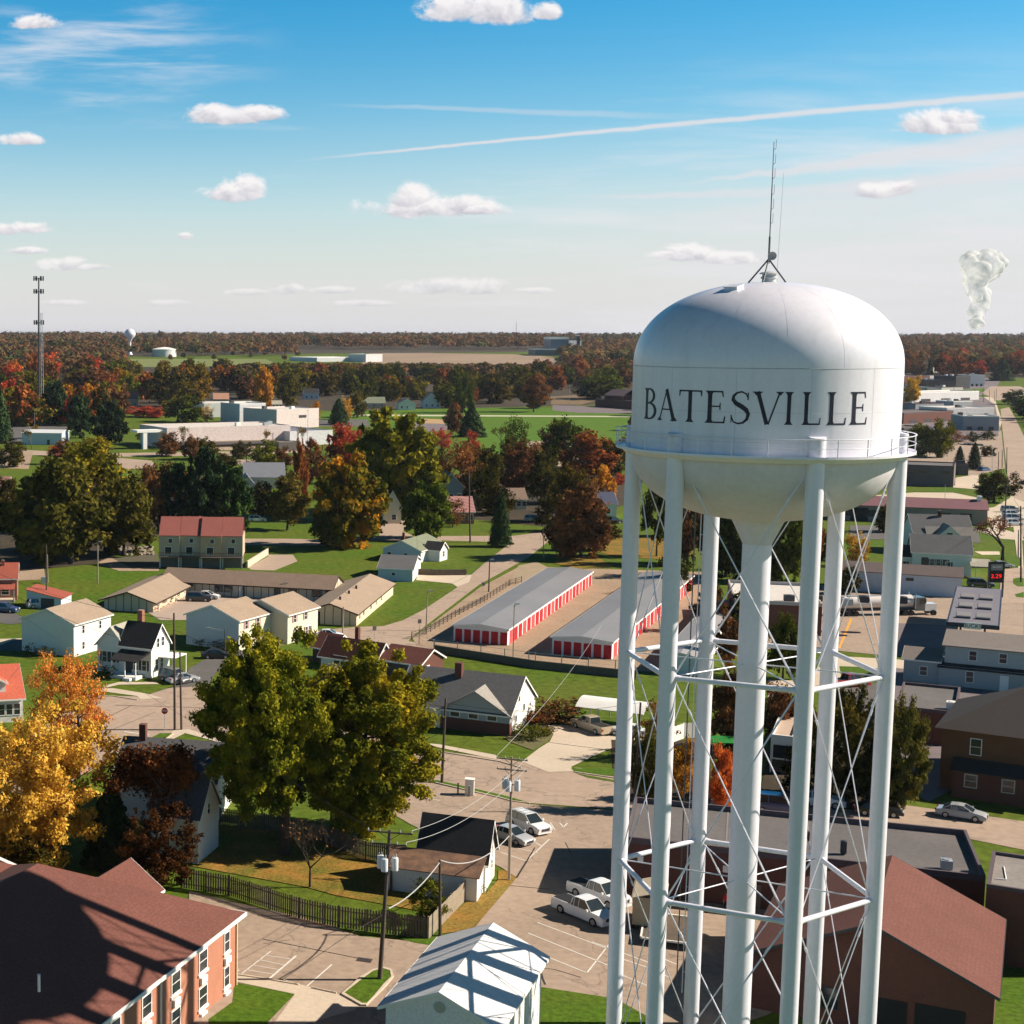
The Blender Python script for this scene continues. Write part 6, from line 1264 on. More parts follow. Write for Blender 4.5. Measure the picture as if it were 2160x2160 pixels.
# far field sheds, tank, second water tower, campus block
t = bld('warehouse', 'long white roofed shed row standing in the far fields', 'shed'); f = block(t, 668, 763, 770, 761, 5, GW_, mat('white_far_roof', (.8,.8,.8), scale=.02), 60, .3); g = block(t, 771, 763, 806, 762, 9, GW_, mat('grey_far_roof', (.3,.33,.36)), 30, .3)
t = bld('storage_tank', 'squat white round storage tank beside the far water tower', 'tank'); b = GT('P', 346, 752); t.location = b; MB().lathe([(16, -1), (16, 9)], 40).build('shell', GW_, t, True); MB().lathe([(16.4, 9), (16.4, 9.6), (8, 11.6), (.01, 12.6)], 40).build('roof', WHITE, t, True)
t = bld('water_tower', 'distant white ball shaped water tower on a thin stem above the trees', 'water tower'); b = GT('P', 273.5, 748); t.location = b; d = b.y; top = AT('P', 273.5, 693, d).z - b.z; rr = 12*d/F
MB().lathe([(.01, top), (rr*.4, top-.6), (rr*.75, top-rr*.35), (rr*.97, top-rr*.75), (rr, top-rr), (rr*.9, top-rr*1.35), (rr*.5, top-rr*1.75), (1.6, top-rr*2.3)], 40).build('tank', TP, t, True); MB().lathe([(1.6, top-rr*2.25), (1.5, 4), (4.0, 0)], 24).build('stem', TP, t, True)
t = bld('campus_building', 'distant blue glass and white terraced building at the edge of the woods', 'building')
f = block(t, 1128, 749, 1200, 749, 8, mat('blue_glass_wall', (.05,.10,.15), rough=.3), GW_, 40, 1.5, WHITE); block(t, 1160, 748, 1198, 748, 22, MC['blue_glass_wall'], GW_, 40, 3, WHITE); g = block(t, 1200, 748, 1239, 748, 10, WHITE, GW_, 40, 1.5, WHITE); block(t, 1203, 747, 1225, 747, 20, WHITE, GW_, 30, 1.5, DSTEEL); block(t, 1215, 747, 1222, 747, 26, DSTEEL, GW_, 10, 1, WHITE)
# shops and sheds along the highway, upper right
SH = [(1925, 846, 2064, 840, 6, 'white flat roofed shop with dark door facing the yard of trucks', GW_, MEMW, 22), (1905, 892, 2010, 885, 5.5, 'low dark walled shop with white parapet behind the leafy green trees', BRICKD, MEM, 20), (1996, 880, 2096, 878, 5.5, 'white roofed shop block closest behind the leafy green trees', GW_, MEMW, 22),
      (2030, 905, 2106, 906, 7, 'grey shop block with bright white roof beside the highway verge', mat('cool_grey_wall', (.26,.27,.30)), MEMW, 22), (1948, 822, 2015, 822, 8, 'mauve brick shop with dark roof above the far green lawn', mat('mauve_brick', (.17,.10,.11)), MEM, 24), (2015, 818, 2045, 817, 10, 'dark two storey shop beside the white framed building', DSTEEL, MEM, 20),
      (2044, 812, 2076, 812, 9, 'white framed far building at the bend of the highway', WHITE, MEMW, 20), (1905, 806, 1975, 803, 6, 'long blue grey roofed warehouse near the far woods', S_GREY, mat('slate_roof', (.15,.15,.19)), 40), (1962, 783, 1982, 782, 6, 'tiny pale roofed barn at the edge of the far woods', CREAMW, mat('pale_barn_roof', (.5,.48,.36)), 20)]
SH += [(1905, 925, 1965, 921, 5, 'low dark store between the leafy trees and the walkway', DSTEEL, MEM, 14), (2010, 862, 2050, 861, 5, 'small grey workshop with white roof in the truck yard', S_GREY, MEMW, 14), (1930, 868, 1990, 866, 5, 'dark grey garage behind the white flat roofed shop', MC['cool_grey_wall'] if 'cool_grey_wall' in MC else S_GREY, MEM, 14),
      (2060, 896, 2100, 897, 5, 'brick office with dark roof beside the highway verge', BRICKD, MEM, 12), (1985, 832, 2030, 831, 6, 'cream store with dark roof in the middle of the highway strip', CREAMW, MEM, 16), (1905, 832, 1955, 832, 6, 'grey metal shed left of the highway strip', S_GREY, MEMW, 18),
      (2020, 1000, 2042, 1000, 3.5, 'small dark garage under the spruces', DSTEEL, MEM, 8), (1905, 1008, 1930, 1009, 4, 'dark lean-to shed against the brick box building', BRICKD, MEM, 8), (1900, 812, 1960, 810, 8, 'mauve warehouse close behind the tank edge', BRICKD, mat('mauve_flat_roof', (.20,.15,.18)), 30)]
for x0, y0, x1, y1, h, lb, wm, rm, D_ in SH:
    t = bld('shop', lb, 'shop', None); f = block(t, x0, y0, x1, y1, h, wm, rm, D_, .6, WHITE if rm is MEMW else MC['dark_coping'], units=2)
    for i in range(3): f.put(f.panel(MB(), 'f', f.L*(.12+.3*i), f.L*(.26+.3*i), 0, 2.6, 0, .08), 'shop_window', DSTEEL)
# communication masts
t = bld('cell_tower', 'tall dark cell phone mast rising above the autumn woods', 'mast'); d = 900.0; b = Vector((AT('P', 80, 700, d).x, d, zt(d))); t.location = b; top = AT('P', 82, 586, d).z - b.z
s = MB(); s.tube((0,0,0), (.5,0,top), .75, .38, 10); s.build('mast', DSTEEL, t)
for z, n_ in ((top-.8, 3), (top-8, 3), (top*.46 + 17, 3)):
    s = MB(); s.lathe([(1.8, z), (1.8, z+.3)], 16)
    for i in range(n_*2): a = i*math.pi/n_; s.box(2.6*math.cos(a)-.35+.4, 2.6*math.cos(a)+.35+.4, 2.6*math.sin(a)-.3, 2.6*math.sin(a)+.3, z-1, z+1.6); s.tube((.4,0,z), (.4+2.6*math.cos(a), 2.6*math.sin(a), z), .12, n=4)
    s.build('antenna_ring', DSTEEL, t)
t = bld('lattice_mast', 'slim lattice mast standing beside the cell phone mast', 'mast'); d = 860.0; b = Vector((AT('P', 87, 700, d).x, d, zt(d))); t.location = b; top = AT('P', 87, 660, d).z - b.z; s = MB(); C3_ = [(.9*math.cos(i*2.094), .9*math.sin(i*2.094)) for i in range(3)]
for i in range(3):
    s.tube((*C3_[i], 0), (C3_[i][0]*.6, C3_[i][1]*.6, top), .12, n=4)
    for k in range(22): s.tube((C3_[i][0], C3_[i][1], k*top/22), (C3_[(i+1) % 3][0], C3_[(i+1) % 3][1], (k+1)*top/22), .05, n=4)
s.build('lattice', STEEL, t)
for xx, yy, d in ((1088, 694, 5200),):
    t = bld('mast', 'thin radio mast far out on the horizon', 'mast'); b = Vector((AT('P', xx, 700, d).x, d, zt(d))); t.location = b; s = MB().tube((0,0,0), (0,0,60), .8, .5, 6); s.build('mast', DSTEEL, t); MB().box(-14,-6,-2,2,18,26).build('tank', DSTEEL, t)
# ------------------------------------------------------------------ vehicles
car('pickup', 'white', 'white pickup truck with tyre in its bed, nearer of the two parked in the lot', 'C2', (1180, 1085), (1455, 1200), 'pickup truck', group='pickup trucks in the lot')
car('pickup', 'white', 'white crew cab pickup truck parked behind the nearer white pickup', 'C2', (1275, 952), (1590, 1075), 'pickup truck', group='pickup trucks in the lot')
car('suv', 'white', 'white estate car with roof rack parked beyond the pale sedan', 'C2', (800, 432), (1000, 512), 'car', rack=True)
car('sedan', 'silver', 'pale silver sedan parked behind the transformer pole', 'C2', (690, 530), (862, 585), 'car')
car('sedan', 'silver', 'silver sedan parked on the street in front of the brown brick house', 'C3', (1335, 365), (1572, 402), 'car')
car('sedan', 'black', 'black car on the street behind the right tower legs', 'C3', (700, 350), (980, 372), 'car')
car('suv', 'white', 'white suv parked on the street between the tower legs', 'C3', (300, 290), (500, 305), 'car')
car('van', 'blue', 'dark blue van parked beside the white suv between the tower legs', 'C4', (1300, 330), (1490, 345), 'van')
car('pickup', 'tan', 'grey tan pickup truck parked before the carport', 'B2', (1440, 1600), (1320, 1560), 'pickup truck')
car('sedan', 'white', 'white car nosing out from behind the tower leg on the driveway', 'B2', (1760, 1625), (1610, 1612), 'car')
car('van', 'grey', 'dark red grey minivan parked against the farmhouse', 'B0', (1240, 1205), (1330, 1225), 'van')
car('sedan', 'silver', 'silver sedan parked beside the minivan at the farmhouse', 'B0', (1360, 1228), (1445, 1218), 'car')
car('suv', 'black', 'dark suv parked in the motel court', 'B0', (1440, 605), (1550, 608), 'car')
car('sedan', 'white', 'white car parked just behind the dark suv at the motel', 'B0', (1500, 585), (1610, 590), 'car')
car('suv', 'blue', 'small blue car on the dark driveway at the left edge', 'B0', (-10, 690), (60, 695), 'car')
car('suv', 'silver', 'grey suv parked in front of the small blue garage', 'B0', (270, 660), (350, 655), 'car')
car('sedan', 'white', 'white estate car parked by the pole in front of the motel', 'B1', (980, 882), (1110, 888), 'car')
car('sedan', 'silver', 'silver car half hidden beside the duplex entrance', 'B1', (775, 905), (850, 905), 'car')
car('sedan', 'black', 'black car parked on the dark lane behind the big green tree', 'B1', (160, 1040), (250, 1040), 'car')
car('pickup', 'red', 'red pickup truck parked in shade between the right tower legs', 'B3', (600, 1250), (690, 1245), 'pickup truck')
car('sedan', 'silver', 'silver sedan nearest the porch of the white house', 'E2', (1340, 1395), (1450, 1395), 'car')
car('sedan', 'silver', 'silver grey sedan parked in front of the bare tree', 'E2', (1530, 1400), (1720, 1400), 'car')
car('suv', 'black', 'black car beside the station price sign', 'E2', (1180, 1690), (1380, 1700), 'car')
car('sedan', 'grey', 'dark car parked against the long white building', 'E2', (520, 1735), (700, 1745), 'car')
for i, (x, y, c_, n_) in enumerate(((1700, 560, 'silver', 'farthest'), (1720, 625, 'white', 'third nearest'), (1735, 690, 'silver', 'second nearest'), (1745, 760, 'white', 'nearest'))):
    car('suv' if i % 2 else 'van', c_, c_ + ' vehicle ' + n_ + ' in the row by the highway', 'E2', (x, y), (x+110, y), 'car', group='vehicles lined up by the highway')
car('sedan', 'black', 'black car on the highway at the right edge', 'E2', (1890, 140), (1960, 150), 'car')
for x, y, lb in ((1680, 755, 'dark car farthest up the highway'), (1755, 880, 'dark car in the middle of the highway')): car('sedan', 'black', lb, 'E1', (x-18, y), (x+14, y-8), 'car')
car('van', 'blue', 'blue and white box van beside the round dark tree', 'E1', (1290, 1670), (1440, 1660), 'van')
for i, x in enumerate((1455, 1560)): car('van', 'white', ('white van waiting at the far highway bend', 'white truck nearest the woods at the highway bend')[i], 'E1', (x-30, 385), (x+30, 388), 'van')
for x, y, c_, lb in ((205, 905, 'white', 'white car in the car park behind the pine trees'), (300, 925, 'red', 'red car in the car park behind the pine trees'), (210, 940, 'black', 'black car in front of the white car by the pines')): car('sedan', c_, lb, 'A0', (x, y), (x+60, y+2), 'car')
for x, y, c_, lb in ((640, 868, 'silver', 'silver car by the dark conifer near the white building'), (860, 878, 'white', 'white car nearest the park in the far car park'), (930, 872, 'white', 'white car at the right end of the far car park'), (345, 1065, 'white', 'white car under the grey canopy'), (395, 1062, 'silver', 'silver car under the grey canopy')): car('sedan', c_, lb, 'A1', (x-20, y), (x+22, y), 'car')
car('suv', 'white', 'white car beside the dark pine trees near the townhouses', 'A1', (135, 1615), (170, 1615), 'car')
car('van', 'tan', 'tan camper vehicle beside the conifer by the brown roofed cottage', 'A2', (775, 1610), (835, 1612), 'van')
car('pickup', 'black', 'black pickup truck beside the white and orange house', 'A2', (1385, 1625), (1440, 1622), 'pickup truck')
rg = random.Random(12); CC = ['white', 'silver', 'black', 'grey', 'blue', 'red', 'tan']; ZN = [(1955, 852, 'in the truck yard row'), (1915, 897, 'by the dark walled shop'), (2025, 940, 'near the spruces'), (2000, 828, 'far up the highway strip'), (2080, 880, 'beside the highway shop')]
for zi, (x, y, w) in enumerate(ZN):
    for i in range(5): cc = CC[(i*2 + zi) % 7]; car(('sedan', 'suv', 'van')[i % 3], cc, cc + ' ' + ('car', 'suv', 'van')[i % 3] + ' ' + w + ', ' + ('leftmost', 'second', 'third', 'fourth', 'rightmost')[i], 'P', (x + i*9, y + i*.4), (x + i*9 + 4.5, y + i*.4 + .6), 'car', group='vehicles ' + w)
# tan site trailer, flat trailer, bicycle, propane tank, bins
t = thing('site_trailer', 'tan box trailer with peaked top parked between the tower legs', 'trailer', G('C4', 300, 1225), R_(-20)); TN = mat('tan_panel', (.44,.35,.22), (.38,.30,.19), rough=.6, scale=1)
MB().box(0,2.6,0,4.4,.6,3.0).build('box', TN, t); MB().slab([(-.1,-.1,2.95),(1.3,-.1,3.4),(1.3,4.5,3.4),(-.1,4.5,2.95)],.06).slab([(2.7,-.1,2.95),(1.3,-.1,3.4),(1.3,4.5,3.4),(2.7,4.5,2.95)],.06).build('roof', mat('tan_top', (.60,.50,.36)), t)
for x in (-.05, 2.4):
    for y in (.8, 3.2): MB().tube((x,y,.38),(x+.25,y,.38),.38,n=14).build('wheel', TYRE, t)
t = thing('flat_trailer', 'low white flatbed trailer beside the tan box trailer', 'trailer', G('C4', 360, 1330), R_(-20)); s = MB().box(0,4.2,0,.14,.55,.7).box(0,4.2,6.2,6.34,.55,.7).box(4.1,4.3,0,6.34,.55,.8).box(0,.14,0,6.34,.55,.7); s.build('frame', WHITE, t); MB().box(.14,4.1,.14,6.2,.5,.6).build('deck', WOOD, t)
for y in (2.4, 3.4): MB().tube((4.15,y,.36),(4.45,y,.36),.36,n=14).build('wheel', TYRE, t)
t = thing('bicycle', 'bicycle leaning on the corner of the white shed', 'bicycle', G('C2', 545, 965), R_(25)); 
for x in (0, 1.05): MB().path([(x + .33*math.cos(a*math.pi/10), 0, .34 + .33*math.sin(a*math.pi/10)) for a in range(21)], .025, 6).build('wheel', TYRE, t)
MB().path([(0,0,.34),(.42,0,.36),(.3,0,.85),(0,0,.34)], .02).path([(.42,0,.36),(.9,0,.85),(.32,0,.8)], .02).path([(1.05,0,.34),(.88,0,1.0),(.8,0,1.02)], .02).build('frame', DSTEEL, t); MB().box(.18,.42,-.06,.06,.86,.91).build('saddle', DSTEEL, t)
t = thing('utility_cabinet', 'white cabinet standing on the grass strip beside the main street', 'cabinet', G('C2', 470, 205), R_(-15)); MB().box(0,.95,0,.8,0,1.75).build('cabinet', WHITE, t); MB().box(-.05,1.0,-.05,.85,1.75,1.85).build('lid', WHITE, t)
for i, (x, y, lb) in enumerate(((418, 195, 'short post left of the white cabinet'), (502, 215, 'short pale post right of the white cabinet'))): t = thing('post', lb, 'post', G('C2', x, y)); MB().box(-.07,.07,-.07,.07,0,1.2).build('shaft', WOOD if i == 0 else WOODL, t); MB().box(-.1,.1,-.1,.1,1.2,1.26).build('cap', STEEL, t)
for x, y, lb in ((310, 470, 'small white box on the lawn behind the blue garage'),): t = thing('electric_box', lb, 'cabinet', G('B0', x, y)); MB().box(0,1,0,.9,0,1.2).build('cabinet', WHITE, t); MB().box(-.04,1.04,-.04,.94,1.2,1.27).build('lid', STEEL, t)
# stop sign, street signs, wheel stops, drain
t = thing('stop_sign', 'red octagonal stop sign at the street corner', 'stop sign', G('B0', 1245, 1578)); MB().tube((0,0,0),(0,0,2.9),.04).build('post', STEEL, t); s = MB(); o8 = [(.42*math.cos(R_(22.5+45*i)), .42*math.sin(R_(22.5+45*i))) for i in range(8)]
s.add([(x,-.05,2.55+z) for x, z in o8]+[(x,-.08,2.55+z) for x, z in o8], [tuple(range(8)), tuple(range(15,7,-1))]+[(i,8+i,8+(i+1) % 8,(i+1) % 8) for i in range(8)]); pl = s.build('plate', mat('sign_red', (.30,.02,.03), rough=.5), t); textmesh('sign_text', 'STOP', .3, WHITE, pl, Matrix.Translation(Vector((0,-.09,2.55))) @ Matrix.Rotation(math.pi/2, 4, 'X'))
for c_, x, y, lb in (('B2', 125, 850, 'small road sign left of the rail fence'), ('B2', 605, 555, 'small road sign halfway up the rail fence road'), ('B1', 1395, 905, 'small road sign near the maroon roofed house'), ('B3', 705, 1290, 'small street sign between the right tower legs')):
    t = thing('road_sign', lb, 'sign', G(c_, x, y)); MB().tube((0,0,0),(0,0,2.5),.035).build('post', STEEL, t); MB().box(-.3,.3,-.06,-.03,1.9,2.6).build('plate', mat('sign_back', (.45,.35,.28)), t)
for x0, y0, x1, y1, lb in ((715, 1610, 825, 1640, 'concrete wheel stop left of the white parking line'), (930, 1665, 1115, 1705, 'concrete wheel stop right of the white parking line'), (345, 1525, 375, 1535, 'short wheel stop next to the brick wall corner')):
    a, b = G('C1', x0, y0), G('C1', x1, y1); t = thing('wheel_stop', lb, 'wheel stop', a); d = b-a; q = MB().tube((0,0,.07), (d.x, d.y, .07), .11, n=6); o = q.build('bar', CONC, t)
    for u_ in (.15, .85): MB().tube((d.x*u_, d.y*u_, 0), (d.x*u_, d.y*u_, .22), .03, n=6).build('pin', STEEL, t)
for c_, x, y, lb in (('C1', 1325, 1447, 'rusty square drain grate in the alley asphalt'),): t = thing('drain_grate', lb, 'drain', G(c_, x, y, .05), R_(-20)); MB().box(-.6,.6,-.4,.4,0,.02).build('frame', mat('rusty_iron', (.12,.05,.03)), t); MB().box(-.5,.5,-.32,.32,.02,.03).build('grate', DSTEEL, t)
# kerbed grass island round the foreground pole
isl = [G('C1', x, y) for x, y in ((1150,1715),(1290,1590),(1390,1530),(1470,1512),(1530,1530),(1545,1580),(1500,1640),(1400,1740),(1340,1800),(1300,1800))]
cc = sum(isl, Vector())/len(isl); inner = [p + (cc-p).normalized()*.3 for p in isl]
s = MB(); n = len(isl); s.add([(p.x,p.y,z) for z in (.03,.19) for q in (isl, inner) for p in q], [(i,(i+1) % n,2*n+(i+1) % n,2*n+i) for i in range(n)]+[(2*n+i,2*n+(i+1) % n,3*n+(i+1) % n,3*n+i) for i in range(n)]+[(n+i,3*n+i,3*n+(i+1) % n,n+(i+1) % n) for i in range(n)])
tag(s.build('kerb', CONC), kind='structure'); s = MB().poly([(p.x,p.y,.16) for p in inner]); tag(s.build('grass_island', GRASSD), kind='structure')
def kerb(c, pts, w=.18):
    P = [G(c, *p) for p in pts]; s = MB()
    for a, b in zip(P, P[1:]):
        d = (b-a).normalized(); nn = Vector((-d.y, d.x, 0))*w; q = [a-nn*.5, b-nn*.5, b+nn*.5, a+nn*.5]; s.prism([(p.x, p.y) for p in q], .0, .14)
    tag(s.build('kerb', CONC), kind='structure')
kerb('B2', [(190,1722),(740,1812),(900,1860)]); kerb('C2', [(200,100),(740,225),(830,250),(960,265)]); kerb('B0', [(700,1320),(860,1322),(1040,1350)]); kerb('B0', [(880,1792),(1250,1650),(1310,1605)]); kerb('C1', [(345,1562),(560,1592),(830,1640)]); kerb('B2', [(1300,1890),(1610,1935)])
# person in red behind the pickup trucks
t = thing('person', 'person in a red top standing by the dark brick wall', 'person', G('C4', 1010, 1075)); RS = mat('red_shirt', (.75,.01,.02), rough=.8); SK = mat('skin', (.45,.26,.18), rough=.6); JN = mat('dark_trousers', (.03,.035,.05), rough=.9)
V_ = [(0,0,.95),(0,0,1.15),(0,0,1.42),(0,0,1.52),(0,0,1.66),(-.10,0,.92),(-.11,.02,.5),(-.11,0,.06),(-.11,-.14,.03),(.10,0,.92),(.12,.02,.5),(.12,0,.06),(.12,-.14,.03),(-.19,0,1.40),(-.25,.02,1.12),(-.24,-.08,.88),(-.24,-.1,.80),(.19,0,1.40),(.25,.02,1.12),(.24,-.08,.88),(.24,-.1,.80)]
E_ = [(0,1),(1,2),(2,3),(3,4),(0,5),(5,6),(6,7),(7,8),(0,9),(9,10),(10,11),(11,12),(2,13),(13,14),(14,15),(15,16),(2,17),(17,18),(18,19),(19,20)]
RD = [.15,.14,.15,.06,.105,.09,.065,.045,.04,.09,.065,.045,.04,.065,.05,.038,.04,.065,.05,.038,.04]
me = bpy.data.meshes.new('body'); me.from_pydata(V_, E_, []); o = bpy.data.objects.new('body', me); col.objects.link(o); md = o.modifiers.new('s', 'SKIN')
for i, r in enumerate(RD): me.skin_vertices[0].data[i].radius = (r, r*.85)
me.skin_vertices[0].data[0].use_root = True; o.modifiers.new('u', 'SUBSURF').levels = 2
dg = bpy.context.evaluated_depsgraph_get(); m2 = bpy.data.meshes.new_from_object(o.evaluated_get(dg)); o.modifiers.clear(); o.data = m2; m2.materials.clear(); o.parent = t
for k in (SK, RS, JN): m2.materials.append(k)
for p in m2.polygons: z = p.center.z; x = abs(p.center.x); p.material_index = 2 if z < .93 and x < .2 else (1 if .93 <= z < 1.5 and not (x > .2 and z < 1.05) else 0); p.use_smooth = True
MB().lathe([(.001,1.62),(.11,1.66),(.115,1.72),(.08,1.79),(.001,1.81)], 14).build('hair', JN, t, True)
# ------------------------------------------------------------------ poles and wires
pole('T1', 'C1', (1440, 1600), (1515, 465), 'tall utility pole with three grey transformers on the kerbed island', .19, ((.15, 1.75), (1.1, 1.35)), 3, -14, WOODL if False else PW)
pole('T2', 'C2', (805, 842), (825, -90), 'utility pole with three transformers in front of the parked cars', .15, ((.2, 1.4), (1.2, 1.35)), 3, -20, PWL)
pole('S1', 'C2', (285, 1262), (283, 690), 'dark utility pole beside the small green tree at the fence', .15)
pole('S2', 'C1', (1525, 930), (1525, 770), 'short wooden post behind the transformer pole', .14)
pole('M1', 'C2', (297, 108), (325, -530), 'tall plain utility pole on the main street grass strip', .17)
pole('J1', 'B0', (1322, 1575), (1314, 690), 'left and taller of two dark poles at the junction', .17)
pole('J2', 'B0', (1372, 1572), (1360, 980), 'right and shorter of two dark poles at the junction', .15)
pole('H1', 'P', (1338, 1712), (1352, 1480), 'dark pole mostly hidden behind the leftmost tower leg', .16)
pole('L1', 'B2', (832, 1062), (842, 625), 'slim pole with square lamp in front of the storage buildings', .1, lamp=(.4, 0), m=PWL)
pole('R1', 'B2', (648, 528), (655, 290), 'wooden pole beside the road above the rail fence', .15, lamp=(.5, 0))
pole('R2', 'B2', (175, 822), (188, 525), 'pole with small lamp at the lower end of the rail fence', .12, lamp=(.5,0), m=PWL)
pole('R3', 'B2', (508, 155), (497, -400), 'tall dark pole on the lawn by the cross street', .22)
pole('R4', 'B2', (1063, 272), (1058, 45), 'slim pale pole at the top of the road near the brown tree', .12, m=PWL)
pole('W1', 'B1', (1155, 872), (1163, 642), 'wooden pole in front of the motel right wing', .14, m=PWL)
pole('W2', 'B1', (752, 585), (742, 462), 'short lamp pole in the motel court', .12, lamp=(-.4, 0))
pole('G1', 'B0', (738, 468), (738, 160), 'pale green pole standing on the lawn above the motel', .16, m=PWL, lamp=(.5,0))
pole('G2', 'B0', (352, 640), (350, 175), 'dark pole rising behind the small blue garage', .15)
pole('G3', 'B0', (362, 460), (358, 250), 'pale pole just behind the dark pole near the blue garage', .12, m=PWL)
pole('D1', 'B1', (268, 985), (268, 810), 'dark lamp pole with curved arm beside the duplex', .12, lamp=(-2.6, 0))
pole('Q1', 'B3', (690, 1900), (693, 1310), 'tall pole behind the right tower legs', .15)
pole('E1', 'E2', (1888, 1610), (1882, 460), 'tall dark utility pole on the grass verge at the right edge', .18, ((.4, 1.2),), m=PW)
pole('E2', 'E2', (1845, 1245), (1850, 820), 'dark pole behind the bare red twigged tree', .15)
pole('E3', 'E2', (1632, 800), (1680, 20), 'dark leaning pole beside the row of vehicles', .18)
for i, (x, y, yt) in enumerate(((1670,1690,1290),(1600,1600,1330),(1545,1590,1360),(1320,610,390),(1405,590,420),(1480,600,440),(1510,560,400),(1300,540,410),(1180,480,400),(870,540,320),(590,440,320),(440,540,300))):
    w = ('nearest', 'second nearest', 'third nearest', 'fourth', 'fifth', 'sixth', 'seventh', 'eighth', 'ninth', 'green lawn centre', 'green lawn left', 'leftmost'); pole('K%d' % i, 'E1', (x, y), (x+3, yt), w[i] + ' slim pole in the line beside the highway', .16)
lamp_post('E2', (1448, 400), (1452, -430), 'thin pale lamp post in front of the round dark tree')
lamp_post('E2', (738, 350), (745, 140), 'lamp post behind the long mauve roof')
lamp_post('A0', (262, 940), (258, 765), 'white lamp post in the car park by the pines')
lamp_post('A1', (530, 1035), (535, 770), 'tall thin lamp post beside the white commercial building', r=.12)
lamp_post('A2', (1072, 722), (1078, 570), 'pale flag pole by the dark car park', r=.12)
for x, y, yt, lb in ((590, 960, 600, 'thin pole at the right edge of the white building front'), (250, 1690, 1420, 'thin white pole left of the bare tree'),): pass
for (a, b, lb, sg, mm, r) in ((POLES['T1'][1][3], POLES['T2'][1][3], 'long wire between the two transformer poles, upper right', 1.0, WIREL, .018), (POLES['T1'][1][7], POLES['T2'][1][7], 'lower wire between the two transformer poles', 1.2, WIREL, .02),
    (POLES['S1'][0], POLES['T2'][0] - Vector((0,0,7.4)), 'thick pale cable sagging over the white shed', 1.2, WIREL, .045), (POLES['T1'][2] + Vector((.6,0,5.8)), POLES['S1'][0] + Vector((0,0,-.2)), 'thick pale cable from the transformer pole to the shed pole', .5, WIREL, .045),
    (POLES['T1'][0] - Vector((0,0,6.5)), G('C1', 1225, 1240), 'guy wire anchored beside the picket fence', .02, WIREL, .02), (POLES['T1'][1][0], G('A0', -300, 1500) + Vector((-20,-60,9)), 'wire leaving the transformer pole to the left', 1.5, WIRE, .015),
    (POLES['J1'][0] - Vector((0,0,.8)), G('B0', -150, 700) + Vector((0,0,9)), 'upper wire crossing in front of the tall white house', 1.5, WIRE, .028), (POLES['J2'][0] - Vector((0,0,.3)), G('B0', -150, 800) + Vector((0,0,9)), 'lower wire crossing in front of the tall white house', 1.5, WIRE, .028),
    (POLES['J1'][0] - Vector((0,0,2.2)), POLES['M1'][0] - Vector((0,0,1)), 'wire strung from the junction pole behind the big trees', 1.2, WIRE, .02), (POLES['M1'][0] - Vector((0,0,.5)), POLES['H1'][0], 'wire strung along the main street to the hidden pole', 1.0, WIRE, .02),
    (POLES['T2'][1][0], G('B2', 1620, 1500) + Vector((6,30,7)), 'wire from the transformer pole toward the carport', 1.0, WIREL, .016), (POLES['E1'][0] - Vector((0,0,.5)), POLES['E3'][0] - Vector((0,0,.5)), 'wire between the two tall poles by the highway', 1.0, WIRE, .03),
    (POLES['R1'][0], POLES['R2'][0], 'wire between the two poles beside the rail fence', .8, WIRE, .02), (POLES['R3'][0], POLES['R1'][0], 'wire from the tall lawn pole to the road pole', .8, WIRE, .02),
    (POLES['J1'][0] - Vector((0,0,1.2)), G('B0', 1140, 940) + Vector((.3,.3,4.8)), 'service wire from the junction pole to the farmhouse', .3, WIREL, .02)):
    wire(a, b, lb, sg, r, mm)
# ------------------------------------------------------------------ trees one by one
big = dict(n=42000, leaf=.235, dens=420, br=.125)
px_tree('yellowgreen', 'P', 601, 1802, 428, 705, 1352, 'huge green maple with thick trunk, left of the pair over the yard', clear=.26, tint=(.92,1.02,1.0), **dict(big, n=130000), seed=11, limbs=14, trunk_r=.5)
px_tree('yellowgreen', 'P', 768, 1765, 588, 925, 1388, 'huge yellow-tinged maple, right of the pair behind the transformer pole', clear=.10, tint=(1.0,1.0,1.0), **dict(big, n=130000), seed=12, limbs=14, trunk_r=.4)
px_tree('gold', 'P', 165, 1640, 72, 226, 1388, 'golden autumn tree, upper and smaller of the pair at the left edge', tint=(1.05,.72,.9), n=17000, leaf=.26, dens=220, br=.15, clear=.05, seed=13, limbs=14, hollow=.6, trunk_r=.3)
px_tree('gold', 'P', 95, 1840, -70, 224, 1510, 'golden autumn tree, lower and larger of the pair at the left edge', n=38000, leaf=.26, dens=300, br=.13, clear=.06, seed=14, limbs=16, hollow=.6, trunk_r=.38)
bare_tree(GT('P', 352, 1842), 14.5, 'thin brown leaved tree in front of the shaded white gable', 4, .62, BARKL, .22, 6, 'brown', 15000, 'tree', 'tree', (.62,.48,.45), .34)
px_tree('brown', 'P', 330, 1862, 262, 420, 1705, 'added dark russet tree with low branches, tinted for shade, before the white gable', n=9000, leaf=.4, tint=(.35,.30,.30), clear=.0, dens=160, br=.16, hollow=.5)  # added in front of the gable; the dark tint stands in for shade
px_tree('conifer', 'P', 235, 1825, 170, 300, 1655, 'dark evergreen left of the brown leaved tree', n=14000, leaf=.5, tint=(.8,.75,.8))
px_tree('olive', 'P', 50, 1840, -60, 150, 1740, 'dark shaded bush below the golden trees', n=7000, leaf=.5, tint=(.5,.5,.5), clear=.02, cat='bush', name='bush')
bare_tree(GT('P', 655, 1872), 7.5, 'small twisted bare tree standing in the leafy yard', 9, .85, BARK, .12, 6, 'brown', 120, leaf=.22)
px_tree('green', 'P', 903, 1938, 856, 952, 1848, 'small dark green tree growing over the picket fence corner', n=7000, leaf=.4, clear=.08, dens=50)
